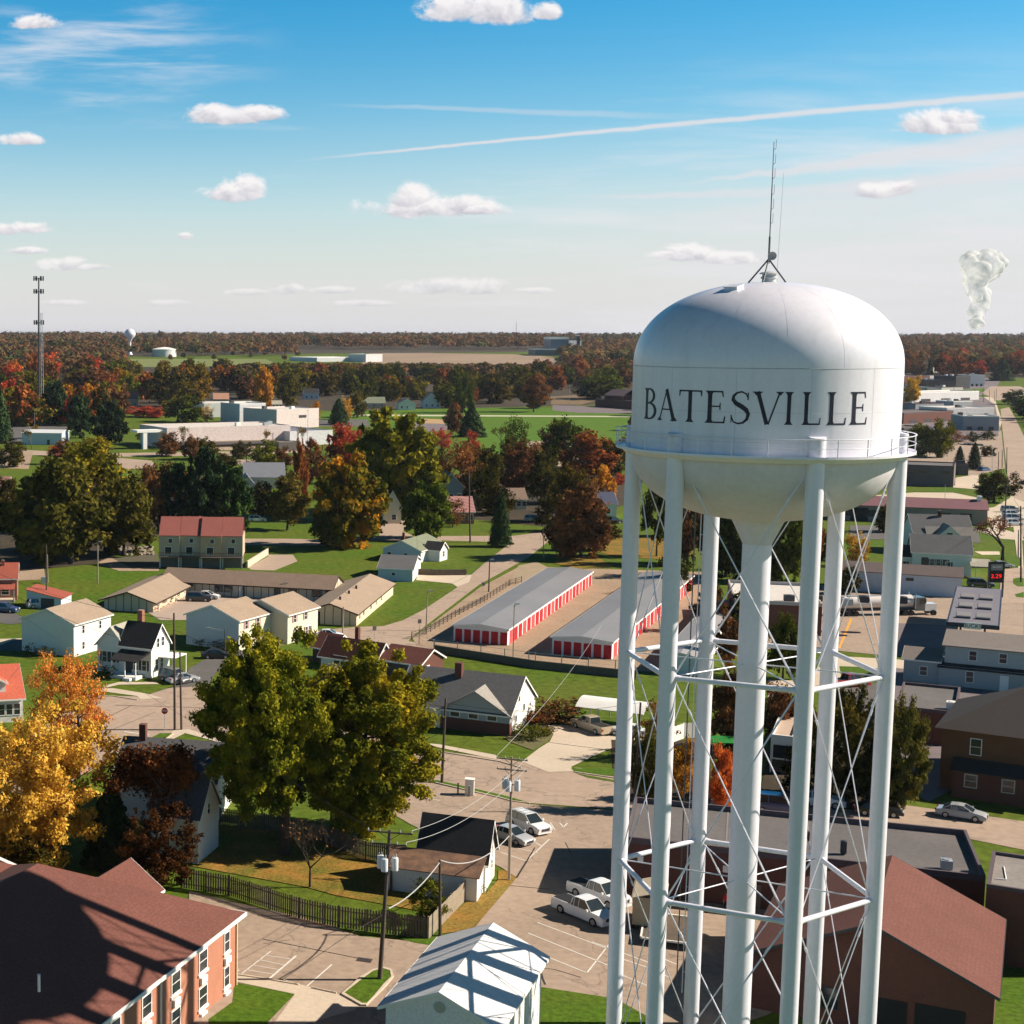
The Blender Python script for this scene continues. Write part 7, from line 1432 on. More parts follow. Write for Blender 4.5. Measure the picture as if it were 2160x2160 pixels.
bare_tree(GT('P', 700, 1735), 8, 'leafless tree under the right big maple', 15, .7, BARKL, .16, 6, 'olive', 700, leaf=.3)
for x, y, w, h_, lb, k in ((870, 1510, 60, 18, 'dark rounded shrub beside the carport, right of two', 'brown'),): pass
def shrub(c, x, y, w, h_, lb, kind='green', tint=(.7,.7,.7), n=700): return tree(kind, GT(c, x, y), w, h_, lb, cat='bush', name='bush', n=n, leaf=.9, clear=.0, dens=40, br=.34, limbs=0, tint=tint, trunk_r=.06)
shrub('B2', 1095, 1510, 5, 3.0, 'round dark shrub left of the carport', 'brown'); shrub('B2', 1200, 1525, 7, 3.0, 'wide dark shrub nearest the carport', 'brown'); shrub('B2', 1010, 1520, 4, 1.6, 'low reddish shrub by the grey house corner', 'rust')
shrub('B2', 975, 1640, 4, 1.8, 'dark green shrub in the planting bed', 'green'); shrub('B2', 860, 1600, 2.6, 1.2, 'small shrub beside the white house end', 'olive', (1,1,1)); shrub('B2', 1060, 1610, 3, 1.2, 'pale shrub at the right end of the planting bed', 'olive', (1,1,1))
for i, x in enumerate((1165, 1215, 1260, 1305)): shrub('B0', x, 680 - i*28, 2.6, 1.5, ('nearest', 'second', 'third', 'farthest')[i] + ' small russet shrub along the motel left wing', 'rust', (.8,.7,.7), 300)
for i, (x, y) in enumerate(((1520, 965), (1650, 968), (1730, 975))): shrub('B0', x, y, 3, 1.6, ('left', 'middle', 'right')[i] + ' dark shrub below the duplex blue wall', 'green', (.4,.4,.4), 300)
for i, (x, y) in enumerate(((360, 1030), (240, 1010), (800, 1130), (820, 1180))): shrub('B0', x, y, 3.2, 1.8, 'dark shrub ' + ('right of the tall white house wall', 'left of the tall white house wall', 'upper at the farmhouse left corner', 'lower at the farmhouse left corner')[i], 'green', (.45,.45,.45), 300)
M = dict(n=6000, leaf=.62)
T_ = [ # kind, xb, yb, xl, xr, yt, label, options
 ('olive',150,1190,22,230,985,'broad olive green tree, left of the dark group above the lawn',dict(n=16000,leaf=.62,tint=(.8,.85,.8),clear=.06)),
 ('yellowgreen',190,1120,110,262,945,'green and yellow crowned tree behind the broad olive tree',dict(M,tint=(.8,.75,.8))),
 ('olive',262,1172,195,335,1010,'dull green tree, right of the broad olive tree',dict(n=9000,leaf=.62,tint=(.75,.8,.75),clear=.06)),
 ('olive',60,1165,0,120,1035,'dark olive tree at the left edge above the red roofed house',dict(M,tint=(.55,.6,.55),clear=.05)),
 ('brown',315,1120,290,352,988,'thin brown tree between the olive trees and the dark pines',dict(M)),
 ('conifer',368,1118,326,415,985,'dark spreading pine, left of the group behind the townhouses',dict(n=13000,leaf=.6,shape='oval',dens=150,br=.17,clear=.03,name='pine_tree')),
 ('conifer',430,1120,380,482,955,'tallest dark pine of the group behind the townhouses',dict(n=16000,leaf=.6,shape='oval',dens=150,br=.17,clear=.03,name='pine_tree')),
 ('conifer',488,1122,440,538,990,'dark spreading pine, right of the group behind the townhouses',dict(n=13000,leaf=.6,shape='oval',dens=150,br=.17,clear=.03,name='pine_tree',tint=(1.3,1.4,.9))),
 ('mixed',715,1155,652,806,968,'large green tree turning bright orange along its right side',dict(n=16000,leaf=.6,dens=200,br=.16,seed=21,clear=.05,tint=(1,1,1))),
 ('olive',606,1118,562,650,1005,'thin yellow olive tree, left of the orange and green tree',dict(M,clear=.2,tint=(1.1,1,1))),
 ('rust',632,1100,612,650,935,'narrow rust red tree behind the thin yellow olive tree',dict(M)),
 ('yellowgreen',835,1090,742,926,880,'tall full yellow-green tree beside the narrow cream house',dict(n=16000,leaf=.66,dens=220,br=.15,tint=(.75,.78,.8))),
 ('yellowgreen',880,1085,850,930,968,'lower yellow bough tree, right of the tall yellow-green tree',dict(M,tint=(1,.95,1))),
 ('green',905,1137,850,955,1022,'round deep green tree in front of the salmon roofed house',dict(n=11000,leaf=.6,clear=.10,tint=(.8,1,.9))),
 ('red',727,1000,685,772,900,'wide crimson tree, leafy top over the white shop front',dict(M,tint=(.75,.7,.9))),
 ('brown',700,1050,660,745,985,'sparse pinkish brown tree under the crimson tree',dict(M,tint=(1.3,.9,.95))),
 ('brown',790,1075,745,850,970,'shaded brown tree in front of the tall yellow-green tree',dict(M,tint=(.5,.5,.6))),
 ('red',930,950,908,953,903,'small crimson tree at the lower park corner',dict(n=2500,leaf=.6,tint=(.9,.8,1),clear=.1)),
 ('red',996,965,975,1016,910,'rose red tree above the pale bare tree',dict(n=3000,leaf=.6,tint=(.75,.7,.9),clear=.1)),
 ('brown',975,1045,922,1020,930,'pale thin leaved brown tree in front of the rose red tree',dict(n=3500,leaf=.5,tint=(1.3,1.15,1),hollow=.5)),
 ('conifer',1055,1152,1028,1082,1035,'single dark conifer at the street corner',dict(n=8000,leaf=.55)),
 ('brown',950,916,938,978,852,'brown half of the tree pair standing on the park lawn',dict(M,tint=(1,.85,.9),clear=.08)),
 ('conifer',990,920,962,1026,855,'dark green conifer of the tree pair on the park lawn',dict(n=7000,leaf=.8,clear=.02)),
 ('brown',1225,1176,1162,1292,1030,'broad shaggy brown tree left of the tower leg',dict(n=14000,leaf=.6,clear=.04,tint=(.9,.85,.9),shape='oval')),
 ('orange',1265,1080,1238,1300,985,'bright orange round tree beside the leftmost tower leg',dict(M,dens=150,br=.18)),
 ('olive',1032,1040,1003,1064,945,'dark olive tree behind the single conifer',dict(M,tint=(.6,.65,.6))),
 ('brown',1090,1050,1052,1140,935,'brown topped tree behind the brown roofed cottage',dict(M,tint=(.8,.75,.8))),
 ('olive',1148,1062,1104,1190,950,'dark olive tree standing over the small street lamp',dict(M,tint=(.55,.6,.6),clear=.1)),
 ('green',1190,985,1148,1240,886,'round green topped tree below the dark car park',dict(M,tint=(.6,.7,.7))),
 ('brown',1160,975,1138,1198,895,'dark brown tree left of the round green topped tree',dict(M,tint=(.7,.6,.65))),
 ('rust',1225,1020,1180,1290,915,'red brown tree behind the bright orange tree',dict(M,tint=(.8,.7,.8))),
 ('olive',1205,1100,1165,1250,990,'olive brown tree right behind the broad shaggy tree',dict(M,tint=(.7,.6,.6))),
 ('green',1085,960,1055,1115,880,'slender green tree in front of the park lawn',dict(n=2600,leaf=.55,tint=(.6,.65,.6),hollow=.5)),
 ('red',1310,1020,1288,1330,998,'low pinkish red tree touching the leftmost tower leg',dict(n=2600,leaf=.6,clear=.05)),
 ('brown',955,1110,930,985,1052,'small brown tree right of the salmon roofed house',dict(n=2600,leaf=.5)),
 ('green',1000,1010,955,1050,950,'dark green tree behind the tall lawn pole',dict(M,tint=(.5,.55,.5),clear=.1)),
 ('green',880,1030,850,925,985,'dark green tree beside the black roofed gable house',dict(M,tint=(.5,.6,.5),clear=.1)),
 ('green',545,1000,525,592,930,'small yellow green tree on the road strip near the canopy',dict(n=4000,leaf=.6,tint=(1.2,1.2,1),clear=.1)),
 ('red',302,880,268,355,858,'wide low scarlet tree above the white commercial building',dict(n=4500,leaf=.7,clear=.02)),
 ('orange',300,935,282,335,895,'small orange brown tree beside the commercial building entrance',dict(n=2600,leaf=.6,tint=(.6,.6,.7))),
 ('green',375,890,345,430,836,'round dark green tree above the white commercial building',dict(M,tint=(.65,.7,.6),clear=.05)),
 ('gold',437,890,420,450,855,'small gold tree beside the round dark green tree',dict(n=2500,leaf=.6,clear=.05,tint=(.8,.8,.7))),
 ('rust',500,890,478,520,868,'small rust tree on the flat roof line of the school',dict(n=2500,leaf=.6,clear=.05)),
 ('red',115,962,98,132,940,'small scarlet tree beside the pale blue metal shed',dict(n=2500,leaf=.6,clear=.05)),
 ('yellowgreen',215,985,150,245,925,'gold topped tree behind the broad olive tree group',dict(M,tint=(1,.9,1),clear=.05)),
 ('conifer',115,895,82,150,810,'dark pine, left of three around the car park',dict(n=9000,leaf=.7,shape='oval',dens=120,br=.2,clear=.03,name='pine_tree')),
 ('conifer',170,925,138,198,838,'tallest dark pine, middle of three around the car park',dict(n=9000,leaf=.7,shape='oval',dens=120,br=.2,clear=.03,name='pine_tree')),
 ('conifer',235,935,196,268,850,'black green pine, right of three around the car park',dict(n=9000,leaf=.7,shape='oval',dens=120,br=.2,clear=.03,name='pine_tree',tint=(.6,.6,.7))),
 ('conifer',10,935,-30,30,820,'dark pine cut by the left edge',dict(n=6000,leaf=.8)),
 ('gold',40,880,22,56,820,'bright yellow tree near the left edge',dict(n=4000,leaf=.7,tint=(1,.95,.5))),
 ('red',22,830,5,42,770,'orange red tree standing highest at the left edge',dict(n=4000,leaf=.8,tint=(1.2,1.3,1))),
 ('red',100,800,78,128,748,'orange red tree below the cell phone mast',dict(n=4000,leaf=.8,tint=(1.1,1.2,1))),
 ('red',225,850,208,242,808,'orange red tree behind the dark pines',dict(n=4000,leaf=.8,tint=(1.1,1.3,1))),
 ('orange',555,862,534,577,780,'tall orange column tree behind the white building',dict(n=7000,leaf=.7,clear=.02)),
 ('olive',350,858,305,400,770,'wide brown olive tree, left of the twin domes',dict(M,tint=(1,.9,.9),clear=.03)),
 ('yellowgreen',415,850,380,445,768,'wide brown gold tree, right of the twin domes',dict(M,tint=(.9,.65,.8),clear=.03)),
 ('yellowgreen',268,835,245,298,785,'yellow green tree behind the rose roofed house',dict(M,tint=(.9,.8,.8))),
 ('olive',605,858,578,638,785,'olive tree right of the orange column tree',dict(M,clear=.05)),
 ('orange',664,882,650,680,848,'small orange bush tree by the white building corner',dict(n=2500,leaf=.7,clear=.02,tint=(.9,.9,.8))),
 ('conifer',712,895,690,738,840,'dark conifer right of the white commercial building',dict(n=5000,leaf=.8)),
 ('gold',733,885,716,745,840,'thin gold tree next to the dark conifer',dict(n=2500,leaf=.7,tint=(.9,.8,.8))),
 ('olive',752,880,730,775,826,'dull olive tree above the park road',dict(M)),
 ('green',975,870,955,1000,790,'blue green dark tree beside the park path',dict(M,tint=(.5,.65,.9),clear=.03)),
 ('brown',1125,868,1100,1160,790,'russet oak standing last in the row before the dark car park',dict(M,tint=(1.1,.9,.8),clear=.2)),
 ('rust',1222,800,1198,1238,752,'orange topped round tree below the campus building',dict(n=4000,leaf=.9,clear=.03)),
 ('green',1265,840,1215,1325,792,'wide dark green thicket above the brown school roof',dict(M,tint=(.6,.7,.6),clear=.0)),
 ('olive',1310,805,1290,1335,760,'olive gold tree touching the tank edge',dict(M,clear=.0)),
 ('rust',72,838,48,100,752,'rust tree hiding the foot of the cell phone mast',dict(n=3500,leaf=.9,clear=.0)),('brown',95,852,75,122,765,'russet tree just right of the cell phone mast foot',dict(n=3500,leaf=.9,clear=.0)),('olive',60,870,35,88,790,'dull olive tree below the cell phone mast foot',dict(n=3500,leaf=.9,clear=.0)),
 # right-hand side and behind the tower
 ('olive',1905,1705,1848,1957,1482,'yellow olive tree beside the brown brick house',dict(n=20000,leaf=.4,tint=(.95,1,1),dens=200,br=.16,clear=.05,shape='round')),
 ('olive',1785,1680,1722,1852,1458,'brown green tree between the two right tower legs',dict(n=20000,leaf=.4,tint=(.75,.72,.7),dens=200,br=.16,clear=.05,shape='round')),
 ('green',1850,1700,1800,1905,1560,'added dark tree standing in for shade between the right legs and the brick house',dict(n=9000,leaf=.5,tint=(.25,.28,.28),clear=.0)),('green',1700,1690,1655,1750,1560,'added dark tree standing in for shade behind the front right leg',dict(n=9000,leaf=.5,tint=(.25,.28,.28),clear=.0)),  # both trees added, tinted near black to stand in for deep shade
 ('green',1652,1428,1616,1690,1300,'dark green tree in front of the white roofed store',dict(n=8000,leaf=.55,tint=(.5,.55,.5))),
 ('brown',1532,1410,1504,1565,1300,'olive brown tree just left of the tower riser',dict(M,tint=(.8,.7,.6))),
 ('brown',1535,1580,1500,1575,1415,'tall russet tree between tower leg and riser',dict(n=9000,leaf=.55,tint=(.7,.65,.6))),
 ('brown',1640,1580,1600,1690,1450,'russet tree right of the tower riser',dict(n=9000,leaf=.55,tint=(.8,.7,.7))),
 ('red',1525,1720,1490,1558,1578,'vivid orange red tree behind the tower riser',dict(n=9000,leaf=.45,tint=(1.2,1.6,.8))),
 ('orange',1445,1685,1408,1482,1560,'yellow orange tree left of the vivid red one',dict(n=9000,leaf=.45,tint=(.9,1,1))),
 ('olive',1362,1710,1330,1402,1540,'dark olive tree between the two left tower legs',dict(n=8000,leaf=.5,tint=(.6,.65,.6))),
 ('brown',1385,1600,1350,1425,1480,'pink brown thin tree beside the carport end',dict(n=3500,leaf=.5,tint=(1.2,1,.95))),
 ('green',1385,1172,1352,1420,1010,'dark tree over the orange leaf litter between the left legs',dict(M,tint=(.5,.5,.5),clear=.25)),
 ('brown',1450,1190,1410,1500,1030,'dark brown tree behind the storage roofs',dict(M,tint=(.5,.5,.5))),
 ('green',1530,1215,1480,1590,1040,'large black green tree behind the riser neck',dict(n=9000,leaf=.6,tint=(.3,.35,.35),clear=.02)),
 ('conifer',1580,1225,1545,1620,1080,'dark spruce left of the riser',dict(n=6000,leaf=.6,tint=(.8,.8,.8))),
 ('green',1660,1225,1618,1702,1068,'leafy dark green tree right of the riser neck',dict(n=11000,leaf=.6,tint=(.75,.85,.7),clear=.02)),
 ('rust',1705,1200,1680,1735,1040,'orange brown tree behind the leafy dark green tree',dict(M,tint=(.8,.8,.8),clear=.02)),
 ('gold',1805,1192,1778,1832,1126,'small golden tree between the right tower legs',dict(n=5000,leaf=.5,clear=.05,tint=(.8,.75,.6))),
 ('olive',2097,1056,2056,2142,993,'round black green tree beside the highway',dict(n=8000,leaf=.6,clear=.10,tint=(.35,.4,.35),dens=70)),
 ('gold',1922,848,1905,1941,795,'round bright yellow tree right of the tank',dict(n=5000,leaf=.8,tint=(.9,.9,.4),clear=.05)),
 ('yellowgreen',1945,960,1912,1975,895,'green leafy tree left of the pair beyond the walkway',dict(n=7000,leaf=.6,tint=(.55,.65,.6),clear=.03)),
 ('yellowgreen',1980,962,1950,2008,887,'green leafy tree right of the pair beyond the walkway',dict(n=7000,leaf=.6,tint=(.55,.6,.6),clear=.03)),
 ('rust',2003,935,1998,2035,905,'thin orange brown tree beside the grey shop wall',dict(n=1800,leaf=.6,tint=(.7,.7,.7))),
 ('conifer',2023,985,2008,2038,938,'left of the two dark spruces beyond the walkway',dict(n=4000,leaf=.6,tint=(.6,.6,.7))),
 ('conifer',2052,988,2036,2072,930,'right of the two dark spruces beyond the walkway',dict(n=4000,leaf=.6,tint=(.6,.6,.7))),
 ('green',2052,930,2035,2068,908,'dark shrub tree against the grey shop block',dict(n=2500,leaf=.6,tint=(.35,.4,.4),clear=.02)),
 ('green',2135,850,2114,2162,820,'round black green tree at the highway bend',dict(n=4000,leaf=.9,tint=(.4,.5,.6),clear=.02)),
 ('green',2170,880,2140,2200,840,'dark tree cut by the right edge of the highway',dict(n=4000,leaf=.9,tint=(.4,.5,.6),clear=.02)),
 ('green',2075,925,2066,2102,905,'dark shrub row by the highway shop',dict(n=2500,leaf=.6,tint=(.4,.45,.4),clear=.02)),
 ('rust',2168,790,2140,2200,750,'orange tree standing at the right edge of the far woods',dict(n=4000,leaf=1.0,clear=.02)),
 ('conifer',2110,800,2085,2140,752,'dark pine mass above the highway bend',dict(n=4000,leaf=1.0,tint=(.8,.8,1),clear=.02)),
]
for k, xb, yb, xl, xr, yt, lb, o in T_: px_tree(k, 'P', xb, yb, xl, xr, yt, lb, **o)

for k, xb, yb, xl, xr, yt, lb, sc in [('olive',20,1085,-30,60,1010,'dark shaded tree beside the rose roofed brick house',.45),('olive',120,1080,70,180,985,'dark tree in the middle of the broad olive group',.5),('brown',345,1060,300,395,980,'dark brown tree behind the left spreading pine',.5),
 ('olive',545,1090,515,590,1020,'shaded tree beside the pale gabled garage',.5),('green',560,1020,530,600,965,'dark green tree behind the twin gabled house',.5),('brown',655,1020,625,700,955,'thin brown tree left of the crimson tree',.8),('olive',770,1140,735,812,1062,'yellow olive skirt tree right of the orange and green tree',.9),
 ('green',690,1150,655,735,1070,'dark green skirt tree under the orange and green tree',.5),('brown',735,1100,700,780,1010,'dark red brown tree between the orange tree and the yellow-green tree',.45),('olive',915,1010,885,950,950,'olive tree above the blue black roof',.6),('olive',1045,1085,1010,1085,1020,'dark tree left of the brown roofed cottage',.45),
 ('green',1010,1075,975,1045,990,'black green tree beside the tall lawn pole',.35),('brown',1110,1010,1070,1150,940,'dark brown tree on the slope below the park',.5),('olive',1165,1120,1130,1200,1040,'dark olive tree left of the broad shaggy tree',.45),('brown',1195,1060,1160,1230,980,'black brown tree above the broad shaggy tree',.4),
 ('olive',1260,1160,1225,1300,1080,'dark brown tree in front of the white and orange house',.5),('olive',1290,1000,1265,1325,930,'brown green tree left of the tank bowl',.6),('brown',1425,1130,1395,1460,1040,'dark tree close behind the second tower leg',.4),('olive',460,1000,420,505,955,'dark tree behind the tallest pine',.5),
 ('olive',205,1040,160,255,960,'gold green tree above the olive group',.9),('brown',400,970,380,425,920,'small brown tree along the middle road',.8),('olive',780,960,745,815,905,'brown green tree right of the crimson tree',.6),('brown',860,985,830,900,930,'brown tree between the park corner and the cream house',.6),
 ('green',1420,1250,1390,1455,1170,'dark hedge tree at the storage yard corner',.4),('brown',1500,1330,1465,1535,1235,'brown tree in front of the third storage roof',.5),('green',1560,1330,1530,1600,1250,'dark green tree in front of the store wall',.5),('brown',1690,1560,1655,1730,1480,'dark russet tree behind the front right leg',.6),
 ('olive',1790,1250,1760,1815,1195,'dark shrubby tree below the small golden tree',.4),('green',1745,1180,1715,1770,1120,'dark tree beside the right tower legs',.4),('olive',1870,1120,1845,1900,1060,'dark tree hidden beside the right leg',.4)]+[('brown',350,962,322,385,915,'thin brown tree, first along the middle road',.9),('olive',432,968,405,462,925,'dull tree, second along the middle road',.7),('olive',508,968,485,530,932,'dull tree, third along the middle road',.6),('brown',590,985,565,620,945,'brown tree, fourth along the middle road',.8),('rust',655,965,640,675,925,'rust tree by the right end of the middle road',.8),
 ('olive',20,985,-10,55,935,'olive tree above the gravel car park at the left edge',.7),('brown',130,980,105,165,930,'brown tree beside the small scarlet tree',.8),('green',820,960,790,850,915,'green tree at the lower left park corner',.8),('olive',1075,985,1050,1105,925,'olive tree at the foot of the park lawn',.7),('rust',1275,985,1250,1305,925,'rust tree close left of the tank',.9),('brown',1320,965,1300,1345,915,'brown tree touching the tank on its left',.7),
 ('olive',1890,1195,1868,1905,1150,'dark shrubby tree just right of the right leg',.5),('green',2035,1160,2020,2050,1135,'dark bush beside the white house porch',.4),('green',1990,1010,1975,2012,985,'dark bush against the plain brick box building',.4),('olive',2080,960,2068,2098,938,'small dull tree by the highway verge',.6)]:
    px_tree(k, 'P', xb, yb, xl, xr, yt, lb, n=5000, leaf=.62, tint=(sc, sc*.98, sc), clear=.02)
bare_tree(GT('E2', 1605, 1285), 12, 'large pollarded tree with bare crooked limbs beside the silver cars', 21, .85, mat('dark_bark', (.035,.022,.018)), .42, 5, 'rust', 900, leaf=.35, tint=(.6,.45,.5))
for x, y, hh, lb, sd in ((238,1048,10,'left thin bare tree in front of the commercial building',31),(255,990,9,'bare tree beside the entrance canopy',32),(480,1050,11,'bare tree before the left end of the commercial building front',33),(1100,1045,10,'bare tree before the middle of the commercial building front',34),(1380,1040,11,'bare tree at the right of the commercial building front',35)):
    bare_tree(GT('A0', x*1.0 if x < 300 else x+900, y+20), hh, lb, sd, .6, BARKL, .18, 5, 'olive', 350, leaf=.5, tint=(1.3,1.1,.8))
bare_tree(GT('A1', 70, 1190), 12, 'dark bare tree standing by the middle road', 36, .6, BARK, .2, 5)
bare_tree(GT('A2', 560, 1060), 12, 'tall bare tree with yellow green wisps against the park lawn', 37, .5, BARKL, .2, 5, 'olive', 500, leaf=.5)
# ------------------------------------------------------------------ woods: a few hundred individual trees, then far woodland as one mass
rg = random.Random(77)
WOOD_ROWS = [ # x0, x1, y0, y1 (foot), count, height m, kinds, where
 (-40, 260, 770, 900, 60, 17, ('rust','brown','orange','red','olive','conifer','yellowgreen','rust','green','brown'), 'in the wood below the cell phone mast'),
 (250, 480, 790, 850, 16, 15, ('brown','olive','orange','rust','yellowgreen','green'), 'in the wood behind the commercial building'),
 (470, 760, 782, 842, 32, 15, ('olive','yellowgreen','green','brown','green','olive','rust'), 'in the tree belt above the white building'),
 (740, 1150, 790, 862, 46, 17, ('green','olive','green','green','rust','yellowgreen'), 'in the dark tree belt behind the park'),
 (1130, 1330, 775, 838, 22, 14, ('brown','olive','rust','green'), 'in the trees near the brown school'),
 (1900, 2180, 752, 792, 30, 17, ('brown','rust','brown','olive','red','conifer'), 'in the wood beyond the highway'),
 (360, 640, 745, 760, 10, 13, ('brown','olive','green'), 'on the far meadow edge')]
ADJ = dict(rust='rust red tree', brown='russet brown tree', red='crimson tree', olive='dull olive tree', conifer='dark conifer', yellowgreen='yellow green tree', green='dark green tree', orange='orange tree', gold='golden tree')
for (x0, x1, y0, y1, n_, hm, kinds, where) in WOOD_ROWS:
    for i in range(n_):
        fx, fy = (i + rg.uniform(.1, .9))/n_, rg.random(); x = x0 + (x1-x0)*((i*0.618) % 1.0) + rg.uniform(-6, 6); y = y0 + (y1-y0)*fy
        k = kinds[i % len(kinds)]; b = GT('P', x, y); hh = hm*rg.uniform(.75, 1.2); ytop = 712 if x < 250 or x > 1880 else (752 if x > 1130 or x < 480 else 764); hh = max(6, min(hh, b.y/F*(y - ytop - rg.uniform(0, 6))))
        s_ = rg.uniform(.65, 1.05)
        if where.startswith('in the dark'): s_ *= .8
        tree(k, b, hh*rg.uniform(.9, 1.25) if k != 'conifer' else hh*.55, hh, ADJ[k] + ' ' + where, n=2000, leaf=1.15, clear=.0, tint=(s_, s_*rg.uniform(.85, 1.05), s_*rg.uniform(.8, 1.05)), group=ADJ[k] + 's ' + where, limbs=3)
def mass(name, label, regions, seed=5):
    rg = np.random.default_rng(seed); cen, nrm, rnd, sz = [], [], [], []
    for (x0, x1, y0, y1, n_, hh, q) in regions:
        xs = rg.uniform(x0, x1, n_); ys = rg.uniform(y0, y1, n_)
        for x, y in zip(xs, ys):
            b = GT('P', x, y); r = hh*rg.uniform(.32, .5); h2 = hh*rg.uniform(.7, 1.2)
            if 755 < y < 802 and 270 < x < 1190: h2 = max(4, min(h2, b.y/F*(y - 763 - rg.uniform(0, 5))))
            d = rg.normal(size=(q, 3)); d /= np.linalg.norm(d, axis=1, keepdims=True); d[:, 2] = np.abs(d[:, 2])*1.0 - .25
            c = np.array([b.x, b.y, b.z + h2*.5]) + d*np.array([r, r, h2*.5])*rg.uniform(.75, 1.05, (q, 1))
            cen.append(c); nrm.append(d + rg.normal(size=(q, 3))*.35 + np.array([0,0,.3])); t0 = rg.uniform(0, .75); rnd.append(np.full(q, t0) + rg.uniform(0, .2, q)); sz.append(np.full(q, hh*.26))
    c = np.concatenate(cen); me = leaf_mesh(name, c, np.concatenate(nrm), np.concatenate(sz), np.concatenate(rnd), LEAF['woods'])
    o = bpy.data.objects.new(name, me); col.objects.link(o); return tag(o, label, 'woodland', kind='stuff')
LEAF['woods'] = foliage('leaves_woods', [(0,(.020,.026,.012)),(.25,(.05,.06,.018)),(.42,(.13,.075,.030)),(.58,(.20,.09,.04)),(.72,(.09,.10,.025)),(.85,(.28,.17,.045)),(1,(.38,.13,.05))], .007, .2)
mass('distant_woods', 'continuous autumn woodland stretching to the horizon', [(-40,2200,707,716,1500,26,26),(-40,2200,712,724,1500,24,28),(-40,260,722,760,420,19,40),(260,620,722,752,420,17,36),(600,1200,722,737,700,18,34),(1180,1345,724,776,260,17,40),(1895,2200,722,760,420,18,40),(1210,1345,770,800,60,15,50),(-40,270,760,800,120,17,60),(480,760,774,800,90,15,50),(740,1160,772,800,130,16,50),(1900,2200,752,775,90,17,50),(1340,1900,722,790,420,17,40),(1340,1900,790,880,110,15,90),(1350,1890,890,1020,60,13,150),(2190,2420,716,900,160,17,60)])
# rocks on the gravel pad, steam plume on the horizon
s = MB(); rg = random.Random(8)
for i in range(260):
    p = G('B0', rg.uniform(850, 1150), rg.uniform(195, 255) + 0); q = p; r = rg.uniform(.2, .6); s.add([(q.x + r*math.cos(a)*rg.uniform(.6,1), q.y + r*math.sin(a)*rg.uniform(.6,1), z) for z, k in ((0,1),(r*.7,.6)) for a in (0,1.3,2.5,3.8,5)], [(0,1,2,3,4),(9,8,7,6,5)] + [(i_, 5+i_, 5+(i_+1) % 5, (i_+1) % 5) for i_ in range(5)])
tag(s.build('rubble', mat('rubble_stone', (.38,.31,.24), (.15,.12,.09), scale=1, amt=1, fine=.2)), 'heap of broken rubble on the gravel pad beside the townhouses', 'rubble', kind='stuff')

# steam plume on the right-hand horizon, a lumpy volume well beyond the woods
t_ = bpy.data.objects.new('steam_plume', None)
bmv = bmesh.new(); rg = random.Random(4); D9 = 9000.0
for x, y, r in [(2058,692,9),(2059,686,9),(2060,680,11),(2062,674,11),(2064,668,12),(2062,661,12),(2060,655,13),(2063,648,13),(2066,640,14),(2064,632,15),(2063,618,16),(2060,603,18),(2062,625,15),(2064,610,18),(2058,596,20),(2052,582,22),(2050,568,22),(2062,560,24),(2072,575,20),(2080,560,24),(2092,552,22),(2098,566,18),(2105,556,16),(2088,540,18),(2070,545,18),(2104,543,12),(2046,575,15),(2062,590,20),(2075,590,14)]:
    p = AT('P', x, y, D9 + rg.uniform(-60, 60)); R9 = r*D9/F
    for k in range(9): bmesh.ops.create_icosphere(bmv, subdivisions=2, radius=R9*rg.uniform(.35, .85), matrix=Matrix.Translation(p + Vector((rg.gauss(0, .42), rg.gauss(0, .4), rg.gauss(0, .42)))*R9))
for v_ in bmv.verts: v_.co.z = max(v_.co.z, 75)
me = bpy.data.meshes.new('steam_plume'); bmv.to_mesh(me); bmv.free(); o = bpy.data.objects.new('steam_plume', me); col.objects.link(o); bpy.data.objects.remove(t_)
md = o.modifiers.new('r', 'REMESH'); md.mode = 'VOXEL'; md.voxel_size = 7; sm = o.modifiers.new('s', 'SMOOTH'); sm.factor = .5; sm.iterations = 22
m2 = bpy.data.meshes.new_from_object(o.evaluated_get(bpy.context.evaluated_depsgraph_get())); o.modifiers.clear(); o.data = m2
m2.polygons.foreach_set('use_smooth', [True]*len(m2.polygons)); m2.materials.clear()
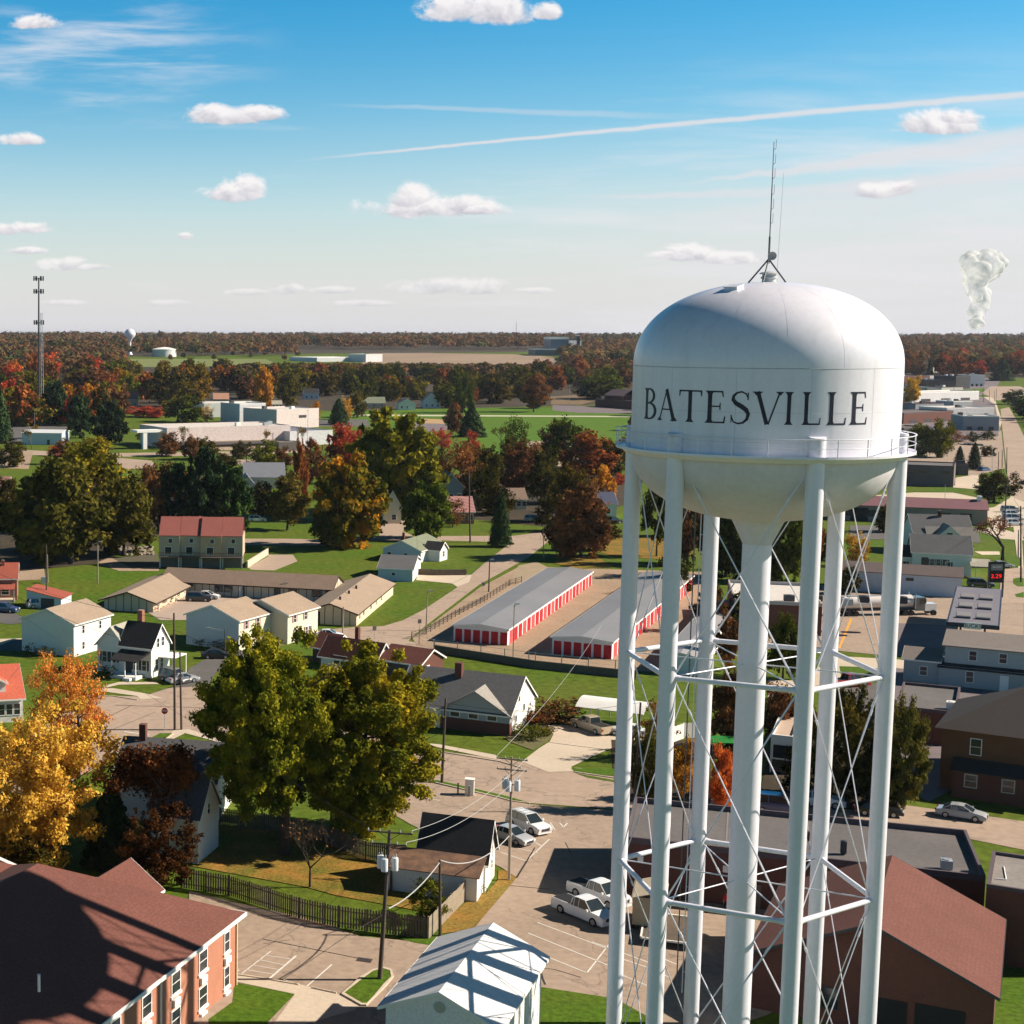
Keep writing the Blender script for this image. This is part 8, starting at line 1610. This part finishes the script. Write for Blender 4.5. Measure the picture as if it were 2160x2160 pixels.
vm_ = bpy.data.materials.new('steam'); vm_.use_nodes = True; t = vm_.node_tree; t.nodes.clear(); d_ = t.nodes.new('ShaderNodeBsdfDiffuse'); d_.inputs[0].default_value = (.85,.85,.86,1); l_ = t.nodes.new('ShaderNodeBsdfTranslucent'); l_.inputs[0].default_value = (.85,.85,.86,1); x_ = t.nodes.new('ShaderNodeBsdfTransparent')
a_ = t.nodes.new('ShaderNodeMixShader'); a_.inputs[0].default_value = .5; t.links.new(d_.outputs[0], a_.inputs[1]); t.links.new(l_.outputs[0], a_.inputs[2]); nz = t.nodes.new('ShaderNodeTexNoise'); nz.inputs['Scale'].default_value = .012; nz.inputs['Detail'].default_value = 6; gp = t.nodes.new('ShaderNodeNewGeometry'); t.links.new(gp.outputs['Position'], nz.inputs['Vector'])
mr_ = t.nodes.new('ShaderNodeMapRange'); mr_.inputs[1].default_value = .35; mr_.inputs[2].default_value = .65; mr_.inputs[3].default_value = .12; mr_.inputs[4].default_value = .62; t.links.new(nz.outputs['Fac'], mr_.inputs[0])
b_ = t.nodes.new('ShaderNodeMixShader'); t.links.new(mr_.outputs[0], b_.inputs[0]); t.links.new(x_.outputs[0], b_.inputs[1]); t.links.new(a_.outputs[0], b_.inputs[2]); ou = t.nodes.new('ShaderNodeOutputMaterial'); t.links.new(b_.outputs[0], ou.inputs[0]); m2.materials.append(vm_)
tag(o, 'tall pale steam plume rising from the right-hand horizon', 'steam', kind='stuff')
# ------------------------------------------------------------------ haze: thin even air over the whole scene
hm = bpy.data.materials.new('haze_air'); hm.use_nodes = True; t = hm.node_tree; t.nodes.clear()
pv = t.nodes.new('ShaderNodeVolumePrincipled'); pv.inputs['Color'].default_value = (.76,.83,.97,1); pv.inputs['Density'].default_value = 3.0e-5; pv.inputs['Anisotropy'].default_value = .3
o_ = t.nodes.new('ShaderNodeOutputMaterial'); t.links.new(pv.outputs[0], o_.inputs['Volume'])
hz = MB().box(-24000, 24000, -300, 31000, -3, 70).build('haze', hm); tag(hz, 'thin pale haze that fades the far woods', 'haze', kind='stuff')
